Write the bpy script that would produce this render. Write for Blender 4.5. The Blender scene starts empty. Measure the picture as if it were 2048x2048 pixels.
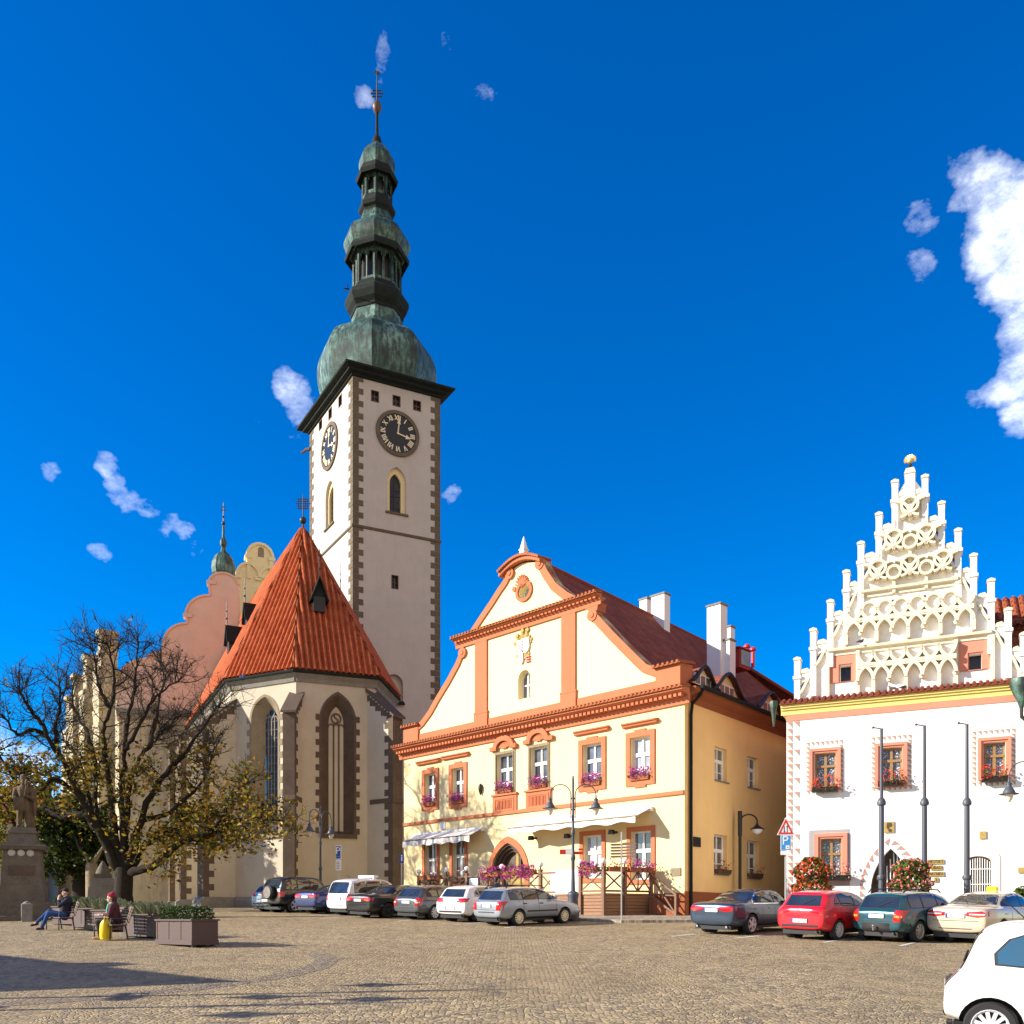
EXPOSURE = 1.08; SUN_E = 4.3; SKY_E = .105; SKY_SAT = 1.85; SKY_HUE = .515; SKY_OZ = 2.6; SKY_DUST = .12; CLOUD_COL = (9.2, 9.5, 10)
FILL_CLOUD_COL = (4.1, 3.4, 3.0)  # colour of the unseen cloud added as warm fill light
import bpy, bmesh, math, random
from mathutils import Vector, Matrix
from mathutils.geometry import tessellate_polygon
from mathutils.bvhtree import BVHTree
PI = math.pi
R = math.radians
random.seed(7)
S = bpy.context.scene
C = S.collection
# ---------------------------------------------------------------- camera frame (photo measured on a 2048 px square)
F, CX, HY, EYE = 1850.0, 1024.0, 1838.0, 2.04

def g(y):                                   # height of the sloping square at distance y
    if y <= 46: return .051 * y
    if y <= 72: return 2.346 + .025 * (y - 46)
    return 2.996 + .006 * (y - 72)

def at(px, Y, dz=0.0):                      # point of the ground seen in column px at distance Y
    return Vector(((px - CX) / F * Y, Y, g(Y) + dz))

def hz(py, Y):                              # height seen in row py at distance Y
    return EYE + (HY - py) / F * Y

class Fac:
    """a facade: local x to the right, y into the wall, z up"""
    def __init__(s, x, y, dx, dy, z=None):
        l = math.hypot(dx, dy); s.x, s.y, s.dx, s.dy = x, y, dx / l, dy / l
        s.z = g(y) if z is None else z
        s.rot = math.atan2(s.dy, s.dx)
    def u(s, px):
        k = (px - CX) / F
        return (k * s.y - s.x) / (s.dx - k * s.dy)
    def uz(s, px, py, out=0.0):
        q = Fac(s.x + s.dy * out, s.y - s.dx * out, s.dx, s.dy, s.z) if out else s
        u = q.u(px); return u, hz(py, q.y + u * q.dy) - s.z
    def rect(s, px0, px1, pt, pb, out=0.0):  # left column, right column, top and bottom row at the left column
        u0, z1 = s.uz(px0, pt, out); _, z0 = s.uz(px0, pb, out); u1, _ = s.uz(px1, pt, out)
        return u0, u1, z0, z1
    def w(s, u, y, z):                       # local to world
        return Vector((s.x + s.dx * u - s.dy * y, s.y + s.dy * u + s.dx * y, s.z + z))

def uv_end(px, x, y, dx, dy):                # distance along a ray on the plan to column px
    k = (px - CX) / F
    return (k * y - x) / (dx - k * dy)
# ---------------------------------------------------------------- object helpers
def tag(o, label=None, cat=None, group=None, kind=None):
    if label: o['label'] = label
    if cat: o['category'] = cat
    if group: o['group'] = group
    if kind: o['kind'] = kind
    return o

def thing(name, label, cat, loc=(0, 0, 0), rot=0.0, group=None):
    o = bpy.data.objects.new(name, None); C.objects.link(o)
    o.location = loc
    o.rotation_euler = (0, 0, rot) if not hasattr(rot, '__len__') else rot
    o.empty_display_size = .3
    return tag(o, label, cat, group)

def copy_tree(o, parent=None):
    c = o.copy(); C.objects.link(c)
    if parent: c.parent = parent
    for ch in list(o.children): copy_tree(ch, c)
    return c

class MB:
    def __init__(s): s.v, s.f, s.m, s.sm, s.uv = [], [], [], [], {}
    def add(s, vs, fs, m=0, smooth=False):
        b = len(s.v); s.v += [tuple(p) for p in vs]
        for f in fs: s.f.append([b + i for i in f]); s.m.append(m); s.sm.append(smooth)
        return s
    def box(s, x0, x1, y0, y1, z0, z1, m=0):
        if x0 > x1: x0, x1 = x1, x0
        if y0 > y1: y0, y1 = y1, y0
        if z0 > z1: z0, z1 = z1, z0
        return s.add([(x0,y0,z0),(x1,y0,z0),(x1,y1,z0),(x0,y1,z0),(x0,y0,z1),(x1,y0,z1),(x1,y1,z1),(x0,y1,z1)],
                     [(0,3,2,1),(4,5,6,7),(0,1,5,4),(1,2,6,5),(2,3,7,6),(3,0,4,7)], m)
    def cbox(s, x0, x1, y0, y1, z0, z1, c, m=0):      # box with chamfered vertical and top edges
        p = [(x0+c,y0),(x1-c,y0),(x1,y0+c),(x1,y1-c),(x1-c,y1),(x0+c,y1),(x0,y1-c),(x0,y0+c)]
        cx, cy = (x0+x1)/2, (y0+y1)/2
        q = [(cx+(a-cx)*(1-2*c/(x1-x0)), cy+(b-cy)*(1-2*c/(y1-y0))) for a, b in p]
        vs = [(a,b,z0) for a,b in p]+[(a,b,z1-c) for a,b in p]+[(a,b,z1) for a,b in q]
        fs = [tuple(range(7,-1,-1)), tuple(range(16,24))]
        for k in (0, 8):
            for i in range(8): fs.append((k+i, k+(i+1)%8, k+8+(i+1)%8, k+8+i))
        return s.add(vs, fs, m)
    def prism(s, pts, y0, y1, m=0, ax='y', cap=True):  # 2-D outline pushed along an axis
        n = len(pts)
        a = sum(pts[i][0]*pts[(i+1)%n][1]-pts[(i+1)%n][0]*pts[i][1] for i in range(n))
        if a < 0: pts = pts[::-1]
        if ax == 'y': V = lambda p, t: (p[0], t, p[1])
        elif ax == 'x': V = lambda p, t: (t, p[0], p[1])
        else: V = lambda p, t: (p[0], p[1], t)
        if y0 > y1: y0, y1 = y1, y0
        vs = [V(p, y0) for p in pts] + [V(p, y1) for p in pts]
        fl = ax == 'y'
        fs = []
        if cap:
            for t in tessellate_polygon([[Vector((p[0], p[1], 0)) for p in pts]]):
                (i, j, k) = t
                ar = (pts[j][0]-pts[i][0])*(pts[k][1]-pts[i][1])-(pts[k][0]-pts[i][0])*(pts[j][1]-pts[i][1])
                if ar < 0: j, k = k, j
                fs.append((i, j, k) if fl else (k, j, i)); fs.append((n+k, n+j, n+i) if fl else (n+i, n+j, n+k))
        for i in range(n):
            j = (i+1) % n
            q = (i, n+i, n+j, j)
            fs.append(q if fl else q[::-1])
        return s.add(vs, fs, m)
    def wall(s, outline, holes=(), y=0.0, depth=.25, m=0, mh=None):   # front face at y with real openings and reveals
        loops = [outline] + list(holes)
        P = [Vector((p[0], p[1], 0)) for l in loops for p in l]
        tri = tessellate_polygon([[Vector((p[0], p[1], 0)) for p in l] for l in loops])
        fs = []
        for i, j, k in tri:
            ar = (P[j]-P[i]).cross(P[k]-P[i]).z
            if abs(ar) < 1e-9: continue
            fs.append((i, j, k) if ar > 0 else (i, k, j))
        s.add([(p.x, y, p.y) for p in P], fs, m)
        for h in holes:
            n = len(h); a = sum(h[i][0]*h[(i+1)%n][1]-h[(i+1)%n][0]*h[i][1] for i in range(n))
            if a < 0: h = h[::-1]
            s.add([(p[0], y, p[1]) for p in h]+[(p[0], y+depth, p[1]) for p in h],
                  [(i, (i+1)%n, n+(i+1)%n, n+i) for i in range(n)], m if mh is None else mh)
        return s
    def ring(s, outer, inner, y0, y1, m=0):            # flat moulding between two outlines with equal point counts
        n = len(outer)
        vs = [(p[0], y0, p[1]) for p in outer]+[(p[0], y0, p[1]) for p in inner]+[(p[0], y1, p[1]) for p in outer]+[(p[0], y1, p[1]) for p in inner]
        fs = []
        for i in range(n):
            j = (i+1) % n
            fs += [(i, j, n+j, n+i), (j, i, 2*n+i, 2*n+j), (n+i, n+j, 3*n+j, 3*n+i), (2*n+i, 3*n+i, 3*n+j, 2*n+j)]
        return s.add(vs, fs, m)
    def strip(s, pts, wd, y0, y1, m=0):                # raised rib following a polyline in the x-z plane
        for i in range(len(pts)-1):
            a, b = Vector(pts[i]), Vector(pts[i+1])
            t = (b-a); L = t.length
            if L < 1e-6: continue
            t /= L; nn = Vector((-t.y, t.x))*wd/2; e = t*wd*.12
            s.prism([tuple(a-e-nn), tuple(b+e-nn), tuple(b+e+nn), tuple(a-e+nn)], y0 + .002*(i % 2), y1, m)
        return s
    def tube(s, pts, r, seg=8, m=0, cap=True, smooth=True):
        pts = [Vector(p) for p in pts]; n = len(pts)
        rr = r if hasattr(r, '__len__') else [r]*n
        t0 = (pts[1]-pts[0]).normalized()
        up = Vector((0,0,1)) if abs(t0.z) < .9 else Vector((1,0,0))
        nx = t0.cross(up).normalized()
        vs = []
        for i in range(n):
            t = (pts[min(i+1,n-1)]-pts[max(i-1,0)])
            t = t.normalized() if t.length > 1e-9 else t0
            nx = (nx - t*nx.dot(t)); nx = nx.normalized() if nx.length > 1e-6 else t.orthogonal().normalized()
            ny = t.cross(nx)
            for k in range(seg):
                a = 2*PI*k/seg
                vs.append(pts[i]+(nx*math.cos(a)+ny*math.sin(a))*rr[i])
        fs = [(i*seg+k, i*seg+(k+1)%seg, (i+1)*seg+(k+1)%seg, (i+1)*seg+k) for i in range(n-1) for k in range(seg)]
        s.add(vs, fs, m, smooth)
        if cap: s.add(vs[:seg][::-1], [tuple(range(seg))], m); s.add(vs[-seg:], [tuple(range(seg))], m)
        return s
    def bar(s, a, b, w, h=None, m=0, up=(0,0,1)):      # rectangular bar between two points
        a, b = Vector(a), Vector(b); h = h or w
        t = (b-a).normalized(); u = Vector(up)
        if abs(t.dot(u)) > .98: u = Vector((0,1,0))
        x = t.cross(u).normalized()*w/2; z = x.cross(t).normalized()*h/2
        vs = [a-x-z,a+x-z,a+x+z,a-x+z,b-x-z,b+x-z,b+x+z,b-x+z]
        return s.add(vs, [(0,1,2,3),(7,6,5,4),(0,4,5,1),(1,5,6,2),(2,6,7,3),(3,7,4,0)], m)
    def lathe(s, prof, cx=0, cy=0, seg=16, ph=0.0, m=0, smooth=True, sx=1, sy=1, cap=True):   # prof: (r, z) from bottom up
        vs, n = [], len(prof)
        for r, z in prof:
            for k in range(seg):
                a = ph+2*PI*k/seg; vs.append((cx+r*sx*math.cos(a), cy+r*sy*math.sin(a), z))
        fs = [(i*seg+k, i*seg+(k+1)%seg, (i+1)*seg+(k+1)%seg, (i+1)*seg+k) for i in range(n-1) for k in range(seg)]
        s.add(vs, fs, m, smooth)
        if not cap: return s
        if prof[0][0] > 1e-4: s.add(vs[:seg][::-1], [tuple(range(seg))], m)
        if prof[-1][0] > 1e-4: s.add(vs[-seg:], [tuple(range(seg))], m)
        return s
    def ball(s, c, r, m=0, seg=12, rz=None):
        rz = rz or r; n = seg//2
        return s.lathe([(max(1e-5, r*math.sin(PI*i/n)), c[2]-rz*math.cos(PI*i/n)) for i in range(n+1)], c[0], c[1], seg, 0, m)
    def quad(s, a, b, c, d, m=0): return s.add([a,b,c,d], [(0,1,2,3)], m)
    def roof(s, pts, a, b, m=0):              # plane face with UV metres: u along a->b, v up the slope
        pts = [Vector(p) for p in pts]; a, b = Vector(a), Vector(b)
        U = (b-a).normalized(); N = (pts[1]-pts[0]).cross(pts[2]-pts[0]).normalized(); V = N.cross(U)
        if V.z < 0: V = -V
        s.uv[len(s.f)] = [((p-a).dot(U), (p-a).dot(V)) for p in pts]
        return s.add(pts, [tuple(range(len(pts)))], m)
    def ribroof(s, pts, a, b, p=.28, h=.07, m=0, per=6):   # roof plane with rounded tile columns running up the slope
        pts = [Vector(q) for q in pts]; a, b = Vector(a), Vector(b)
        U = (b-a).normalized(); N = (pts[1]-pts[0]).cross(pts[2]-pts[0]).normalized()
        V = N.cross(U)
        if V.z < 0: V = -V
        if N.z < 0: N = -N
        q = [((c-a).dot(U), (c-a).dot(V)) for c in pts]; n = len(q)
        u0, u1 = min(c[0] for c in q), max(c[0] for c in q)
        k = max(1, int((u1-u0)/p*per)); prev = None
        for i in range(k+1):
            u = min(u1-1e-4, max(u0+1e-4, u0+(u1-u0)*i/k)); vs = []
            for j in range(n):
                (x0, y0), (x1, y1) = q[j], q[(j+1) % n]
                if (x0-u)*(x1-u) <= 0 and abs(x1-x0) > 1e-9: vs.append(y0+(y1-y0)*(u-x0)/(x1-x0))
            if len(vs) < 2: continue
            lo, hi = min(vs), max(vs); t = ((u-u0)/p) % 1.0
            off = h*abs(math.sin(PI*t))**.75
            cur = (a+U*u+V*lo+N*off, a+U*u+V*hi+N*off, (u, lo), (u, hi))
            if prev:
                s.uv[len(s.f)] = [prev[2], cur[2], cur[3], prev[3]]
                s.add([prev[0], cur[0], cur[1], prev[1]], [(0,1,2,3)], m, False)
            prev = cur
        return s
    def build(s, name, mat, parent=None, angle=40, loc=None, tri=False):
        me = bpy.data.meshes.new(name)
        me.from_pydata(s.v, [], s.f)
        for mm in (mat if isinstance(mat, (list, tuple)) else [mat]): me.materials.append(mm)
        me.polygons.foreach_set('material_index', s.m)
        me.polygons.foreach_set('use_smooth', s.sm)
        if s.uv:
            ul = me.uv_layers.new(name='UVMap')
            li = 0
            for fi, f in enumerate(s.f):
                q = s.uv.get(fi)
                for k in range(len(f)):
                    if q: ul.data[li].uv = q[k]
                    li += 1
        me.update()
        if any(s.sm): me.set_sharp_from_angle(angle=R(angle))
        o = bpy.data.objects.new(name, me); C.objects.link(o)
        if parent: o.parent = parent
        if loc is not None: o.location = loc
        return o

def from_mesh(name, me, mat, parent=None):
    me.materials.clear()
    for mm in (mat if isinstance(mat, (list, tuple)) else [mat]): me.materials.append(mm)
    o = bpy.data.objects.new(name, me); C.objects.link(o)
    if parent: o.parent = parent
    return o

def applied(o, name=None):                    # bake an object's modifiers into a fresh mesh, drop the source
    dg = bpy.context.evaluated_depsgraph_get()
    me = bpy.data.meshes.new_from_object(o.evaluated_get(dg))
    old = o.data; bpy.data.objects.remove(o); bpy.data.meshes.remove(old)
    return me

def text_mesh(body, size, depth=.004):
    cu = bpy.data.curves.new('lettering', 'FONT'); cu.body = body; cu.size = size; cu.extrude = depth
    cu.align_x = 'CENTER'; cu.align_y = 'CENTER'; cu.resolution_u = 3
    o = bpy.data.objects.new('lettering', cu); C.objects.link(o)
    dg = bpy.context.evaluated_depsgraph_get(); dg.update()
    me = bpy.data.meshes.new_from_object(o.evaluated_get(dg))
    bpy.data.objects.remove(o); bpy.data.curves.remove(cu)
    return me

def lettering(body, size, mat, parent, x, y, z, sx=1.0):      # upright writing facing local -y
    me = text_mesh(body, size)
    me.transform(Matrix.Translation((x, y, z)) @ Matrix.Rotation(R(90), 4, 'X') @ Matrix.Diagonal((sx, 1, 1, 1)))
    return from_mesh('lettering', me, mat, parent)
# ---------------------------------------------------------------- outlines
def rect(x0, x1, z0, z1): return [(x0,z0),(x1,z0),(x1,z1),(x0,z1)]
def parch(x0, x1, z0, zs, zt, n=8):           # pointed arch opening
    cx, w, h = (x0+x1)/2, (x1-x0)/2, zt-zs
    r = (w*w+h*h)/(2*w)
    a1 = math.asin(min(1, h/r))
    right = [(x1-r+r*math.cos(a1*i/n), zs+r*math.sin(a1*i/n)) for i in range(n+1)]
    left = [(2*cx-p[0], p[1]) for p in right[-2::-1]]
    return [(x0,z0),(x1,z0)]+right+left
def rarch(x0, x1, z0, zs, zt, n=10):          # round or segmental arch opening
    cx, w, h = (x0+x1)/2, (x1-x0)/2, zt-zs
    return [(x0,z0),(x1,z0)]+[(cx+w*math.cos(PI*i/n), zs+h*math.sin(PI*i/n)) for i in range(n+1)]
def oval(cx, cz, rx, rz, n=24): return [(cx+rx*math.cos(2*PI*i/n), cz+rz*math.sin(2*PI*i/n)) for i in range(n)]
def _mat(s): return Matrix.Translation((s.x, s.y, s.z)) @ Matrix.Rotation(s.rot, 4, 'Z')
Fac.mat = _mat
def _xf(s, m):
    s.v = [tuple(m @ Vector(p)) for p in s.v]; return s
MB.xf = _xf
def sub(src, px_list, out=0.0): return [src.uz(a, b, out) for a, b in px_list]
# ---------------------------------------------------------------- materials
def nmat(name):
    m = bpy.data.materials.new(name); m.use_nodes = True
    nt = m.node_tree; b = nt.nodes['Principled BSDF']
    return m, nt, b, nt.nodes.new, nt.links.new
def coords(nt, scale=(1,1,1), kind='Object'):
    tc = nt.nodes.new('ShaderNodeTexCoord'); mp = nt.nodes.new('ShaderNodeMapping')
    mp.inputs['Scale'].default_value = scale
    nt.links.new(tc.outputs[kind], mp.inputs['Vector']); return mp.outputs['Vector']
def noise(nt, vec, scale, detail=4, rough=.6):
    n = nt.nodes.new('ShaderNodeTexNoise'); n.inputs['Scale'].default_value = scale
    n.inputs['Detail'].default_value = detail; n.inputs['Roughness'].default_value = rough
    nt.links.new(vec, n.inputs['Vector']); return n.outputs['Fac']
def ramp(nt, fac, stops):
    r = nt.nodes.new('ShaderNodeValToRGB'); e = r.color_ramp.elements
    while len(e) < len(stops): e.new(.5)
    for i, (p, c) in enumerate(stops): e[i].position = p; e[i].color = (*c, 1) if len(c) == 3 else c
    nt.links.new(fac, r.inputs['Fac']); return r.outputs['Color']
def mixc(nt, fac, a, b, mode='MIX'):
    n = nt.nodes.new('ShaderNodeMix'); n.data_type = 'RGBA'; n.blend_type = mode
    for s, v in ((0, fac), (6, a), (7, b)):
        if isinstance(v, (int, float)): n.inputs[s].default_value = v
        elif isinstance(v, (tuple, list)): n.inputs[s].default_value = (*v, 1) if len(v) == 3 else v
        else: nt.links.new(v, n.inputs[s])
    return n.outputs[2]
def math_(nt, op, a, b=None, c=None):
    n = nt.nodes.new('ShaderNodeMath'); n.operation = op
    for i, v in enumerate((a, b, c)):
        if v is None: continue
        if isinstance(v, (int, float)): n.inputs[i].default_value = v
        else: nt.links.new(v, n.inputs[i])
    return n.outputs[0]
def bump(nt, b, h, strength=.3, dist=.02):
    n = nt.nodes.new('ShaderNodeBump'); n.inputs['Strength'].default_value = strength; n.inputs['Distance'].default_value = dist
    nt.links.new(h, n.inputs['Height']); nt.links.new(n.outputs['Normal'], b.inputs['Normal'])
def sc(c, k): return tuple(min(1, max(0, v*k)) for v in c)

def plain(name, col, rough=.6, metal=0.0, coat=0.0, spec=.5):
    m, nt, b, N, L = nmat(name)
    b.inputs['Base Color'].default_value = (*col, 1); b.inputs['Roughness'].default_value = rough
    b.inputs['Metallic'].default_value = metal; b.inputs['Coat Weight'].default_value = coat
    b.inputs['Coat Roughness'].default_value = .04; b.inputs['Specular IOR Level'].default_value = spec
    return m
def plaster(name, col, var=.10, streak=.08, bs=.25, stain=None, rough=.9):
    m, nt, b, N, L = nmat(name)
    v = coords(nt); vs = coords(nt, (1.3, 1.3, .22))
    n1 = noise(nt, v, .7, 6, .65); n2 = noise(nt, vs, 1.6, 5, .6)
    c = ramp(nt, n1, [(.3, sc(col, 1-var)), (.7, sc(col, 1+var*.5))])
    d = stain or sc(col, .72)
    f = math_(nt, 'MULTIPLY', ramp(nt, n2, [(.52, (0,0,0)), (.75, (1,1,1))]), streak*4)
    c = mixc(nt, f, c, d)
    L(c, b.inputs['Base Color']); b.inputs['Roughness'].default_value = rough
    b.inputs['Specular IOR Level'].default_value = .2
    bump(nt, b, noise(nt, v, 26, 5, .7), bs, .02)
    return m
def stone(name, col, col2, scale=1.2, bs=.5):
    m, nt, b, N, L = nmat(name)
    v = coords(nt)
    n1 = noise(nt, v, scale, 6, .7); n2 = noise(nt, v, scale*9, 4, .7)
    c = ramp(nt, n1, [(.32, col), (.68, col2)])
    c = mixc(nt, .35, c, ramp(nt, n2, [(.3, sc(col, .6)), (.7, sc(col2, 1.15))]))
    L(c, b.inputs['Base Color']); b.inputs['Roughness'].default_value = .9; b.inputs['Specular IOR Level'].default_value = .25
    bump(nt, b, n2, bs, .04)
    return m
def tiles(name, c1, c2, c3, bw=.3, bh=.28, kind='Object', ax=None, mortar=.03, bs=.8, rough=.75):
    """clay roof tiles laid out on the mesh's UV metres"""
    m, nt, b, N, L = nmat(name)
    tc = N('ShaderNodeTexCoord')
    br = N('ShaderNodeTexBrick'); L(tc.outputs['UV'], br.inputs['Vector'])
    br.inputs['Scale'].default_value = 1; br.inputs['Brick Width'].default_value = bw; br.inputs['Row Height'].default_value = bh
    br.inputs['Mortar Size'].default_value = mortar; br.inputs['Mortar Smooth'].default_value = .3
    br.inputs['Color1'].default_value = (*c1,1); br.inputs['Color2'].default_value = (*c2,1); br.inputs['Mortar'].default_value = (*sc(c1,.35),1)
    n1 = noise(nt, coords(nt), 1.1, 5, .7)
    c = mixc(nt, ramp(nt, n1, [(.45,(0,0,0)),(.72,(.8,.8,.8))]), br.outputs['Color'], c3)
    L(c, b.inputs['Base Color']); b.inputs['Roughness'].default_value = rough; b.inputs['Specular IOR Level'].default_value = .12
    sep = N('ShaderNodeSeparateXYZ'); L(tc.outputs['UV'], sep.inputs[0])
    saw = math_(nt, 'FRACT', math_(nt, 'DIVIDE', sep.outputs['Y'], bh))
    hgt = math_(nt, 'SUBTRACT', math_(nt, 'MULTIPLY', br.outputs['Fac'], -1.0), saw)
    bump(nt, b, hgt, bs, .03)
    return m
def woody(name, col, col2, scale=(1,12,12), rough=.6):
    m, nt, b, N, L = nmat(name)
    n1 = noise(nt, coords(nt, scale), 3, 5, .7)
    L(ramp(nt, n1, [(.3, col), (.7, col2)]), b.inputs['Base Color']); b.inputs['Roughness'].default_value = rough
    bump(nt, b, n1, .3, .01); return m
def glassy(name, col=(.015,.02,.03), rough=.03, tint=None):
    m, nt, b, N, L = nmat(name)
    n1 = noise(nt, coords(nt), .9, 2, .5)
    L(ramp(nt, n1, [(.35, col), (.65, tint or sc(col, 2.2))]), b.inputs['Base Color'])
    b.inputs['Roughness'].default_value = rough; b.inputs['Specular IOR Level'].default_value = .8 if rough < .1 else .25; b.inputs['IOR'].default_value = 1.6
    bump(nt, b, noise(nt, coords(nt), 1.7, 2, .5), .06, .05)
    return m
def leafy(name, cols, trans=.35, scale=1.5):
    m, nt, b, N, L = nmat(name)
    g_ = N('ShaderNodeNewGeometry'); n1 = noise(nt, coords(nt), scale, 3, .6)
    f = math_(nt, 'ADD', math_(nt, 'MULTIPLY', g_.outputs['Random Per Island'], .6), math_(nt, 'MULTIPLY', n1, .4))
    k = len(cols)
    c = ramp(nt, f, [(.15+.7*i/(k-1), cc) for i, cc in enumerate(cols)])
    L(c, b.inputs['Base Color']); b.inputs['Roughness'].default_value = .6; b.inputs['Specular IOR Level'].default_value = .25
    t = N('ShaderNodeBsdfTranslucent'); L(c, t.inputs['Color'])
    mx = N('ShaderNodeMixShader'); mx.inputs[0].default_value = trans
    out = nt.nodes['Material Output']
    L(b.outputs[0], mx.inputs[1]); L(t.outputs[0], mx.inputs[2]); L(mx.outputs[0], out.inputs['Surface'])
    return m
def paint(name, col, metal=.35, rough=.32):
    m, nt, b, N, L = nmat(name)
    n1 = noise(nt, coords(nt), 2.5, 3, .6)
    L(ramp(nt, n1, [(.35, sc(col, .93)), (.65, sc(col, 1.04))]), b.inputs['Base Color'])
    b.inputs['Metallic'].default_value = metal; b.inputs['Roughness'].default_value = rough
    b.inputs['Coat Weight'].default_value = .8; b.inputs['Coat Roughness'].default_value = .03
    return m
def copper(name):
    m, nt, b, N, L = nmat(name)
    v = coords(nt); vs = coords(nt, (1.4, 1.4, .35))
    n1 = noise(nt, v, .45, 6, .7); n2 = noise(nt, vs, 2.2, 5, .7); n3 = noise(nt, coords(nt, (.6,.6,5)), 1.6, 3, .7)
    c = ramp(nt, n1, [(.32, (.022,.045,.035)), (.5, (.065,.145,.11)), (.68, (.24,.41,.33))])
    c = mixc(nt, math_(nt, 'MULTIPLY', ramp(nt, n2, [(.42,(0,0,0)),(.58,(1,1,1))]), .85), c, (.014,.018,.015))
    c = mixc(nt, math_(nt, 'MULTIPLY', ramp(nt, n3, [(.5,(0,0,0)),(.68,(1,1,1))]), .35), c, (.02,.03,.028))
    L(c, b.inputs['Base Color']); b.inputs['Roughness'].default_value = .55; b.inputs['Metallic'].default_value = .15
    bump(nt, b, n3, .15, .05)
    return m
def cobbles(name, base, scale=7.5, tint=(.42,.315,.155)):
    m, nt, b, N, L = nmat(name)
    v = coords(nt)
    nz = N('ShaderNodeTexNoise'); nz.inputs['Scale'].default_value = .25; nz.inputs['Detail'].default_value = 3; L(v, nz.inputs['Vector'])
    # setts laid in arcs: shift the rows along a slow fan so that joints run in curves
    sep = N('ShaderNodeSeparateXYZ'); L(v, sep.inputs[0])
    fx = math_(nt, 'MULTIPLY', math_(nt, 'PINGPONG', math_(nt, 'ADD', sep.outputs['X'], math_(nt, 'MULTIPLY', nz.outputs['Fac'], 3.0)), 1.6), 1.0)
    arc = math_(nt, 'SQRT', math_(nt, 'SUBTRACT', 3.4, math_(nt, 'MULTIPLY', fx, fx)))
    yy = math_(nt, 'ADD', sep.outputs['Y'], math_(nt, 'MULTIPLY', arc, .7))
    cb = N('ShaderNodeCombineXYZ'); L(sep.outputs['X'], cb.inputs[0]); L(yy, cb.inputs[1])
    vo = N('ShaderNodeTexVoronoi'); vo.voronoi_dimensions = '2D'; vo.inputs['Scale'].default_value = scale; vo.inputs['Randomness'].default_value = .8
    L(cb.outputs[0], vo.inputs['Vector'])
    ed = N('ShaderNodeTexVoronoi'); ed.voronoi_dimensions = '2D'; ed.feature = 'DISTANCE_TO_EDGE'; ed.inputs['Scale'].default_value = scale; ed.inputs['Randomness'].default_value = .8
    L(cb.outputs[0], ed.inputs['Vector'])
    sc_ = N('ShaderNodeSeparateColor'); L(vo.outputs['Color'], sc_.inputs[0])
    c = ramp(nt, sc_.outputs[0], [(0, sc(base,.42)), (.3, sc(base,.85)), (.65, tint), (1, sc(tint,1.5))])
    c = mixc(nt, math_(nt, 'MULTIPLY', sc_.outputs[1], .30), c, (.24,.235,.255))
    big = noise(nt, v, .16, 5, .65)
    c = mixc(nt, ramp(nt, big, [(.4,(0,0,0)),(.62,(.5,.5,.5))]), c, sc(base,.75))
    bands = noise(nt, cb.outputs[0], .8, 3, .6)
    c = mixc(nt, ramp(nt, bands, [(.45,(0,0,0)),(.7,(.45,.45,.45))]), c, sc(tint,1.2))
    moss = noise(nt, v, .5, 4, .7)
    c = mixc(nt, ramp(nt, moss, [(.62,(0,0,0)),(.8,(.35,.35,.35))]), c, (.20,.19,.085))
    j = ramp(nt, ed.outputs['Distance'], [(.02,(1,1,1)),(.10,(0,0,0))])
    c = mixc(nt, math_(nt, 'MULTIPLY', j, .6), c, (.09,.07,.05))
    L(c, b.inputs['Base Color']); b.inputs['Roughness'].default_value = .75; b.inputs['Specular IOR Level'].default_value = .3
    h = math_(nt, 'ADD', ramp(nt, ed.outputs['Distance'], [(0,(0,0,0)),(.22,(1,1,1))]), math_(nt, 'MULTIPLY', sc_.outputs[2], .5))
    bump(nt, b, h, .7, .015)
    return m
M = {}
M['cobble'] = cobbles('cobblestone', (.34,.25,.125), 10.5)
M['pave'] = cobbles('pavement_setts', (.38,.32,.23), 9, (.46,.38,.27))
M['kerb'] = stone('kerb_stone', (.20,.19,.17), (.30,.28,.25), 2)
M['linepaint'] = plaster('road_paint', (.72,.70,.64), .25, .2, .3, (.3,.27,.22))
M['church'] = plaster('church_plaster', (.54,.475,.37), .10, .07)
M['tower'] = plaster('tower_plaster', (.54,.49,.435), .08, .06)
M['pinkwall'] = plaster('gable_plaster', (.68,.52,.40), .10, .07, .25, (.6,.45,.36))
M['cream'] = plaster('cream_plaster', (.82,.71,.40), .05, .03)
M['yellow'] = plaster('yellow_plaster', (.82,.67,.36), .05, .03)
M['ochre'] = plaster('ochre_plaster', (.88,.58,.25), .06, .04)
M['orange'] = plaster('orange_plaster', (.52,.175,.085), .08, .05)
M['darkorange'] = plaster('brown_plaster', (.30,.095,.04), .1, .06)
M['white'] = plaster('white_plaster', (.84,.82,.78), .04, .02)
M['cream2'] = plaster('tracery_plaster', (.77,.69,.53), .06, .05)
M['pink'] = plaster('pink_plaster', (.70,.27,.18), .06, .05)
M['yellowtrim'] = plaster('yellow_trim_plaster', (.80,.66,.22), .05, .05)
M['grey'] = plaster('grey_plaster', (.36,.34,.34), .06, .05)
M['sgrafred'] = plaster('sgraffito_red', (.60,.25,.18), .12, .1)
M['sgrafgrey'] = plaster('sgraffito_grey', (.33,.31,.29), .12, .1)
M['sandstone'] = stone('sandstone', (.22,.17,.11), (.33,.27,.18), 1.5)
M['brownstone'] = stone('brown_stone', (.085,.06,.045), (.15,.11,.08), 1.5)
M['greystone'] = stone('grey_stone', (.17,.16,.14), (.30,.28,.25), 1.3)
M['palestone'] = stone('pale_stone', (.42,.40,.37), (.6,.58,.54), 1.3)
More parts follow.
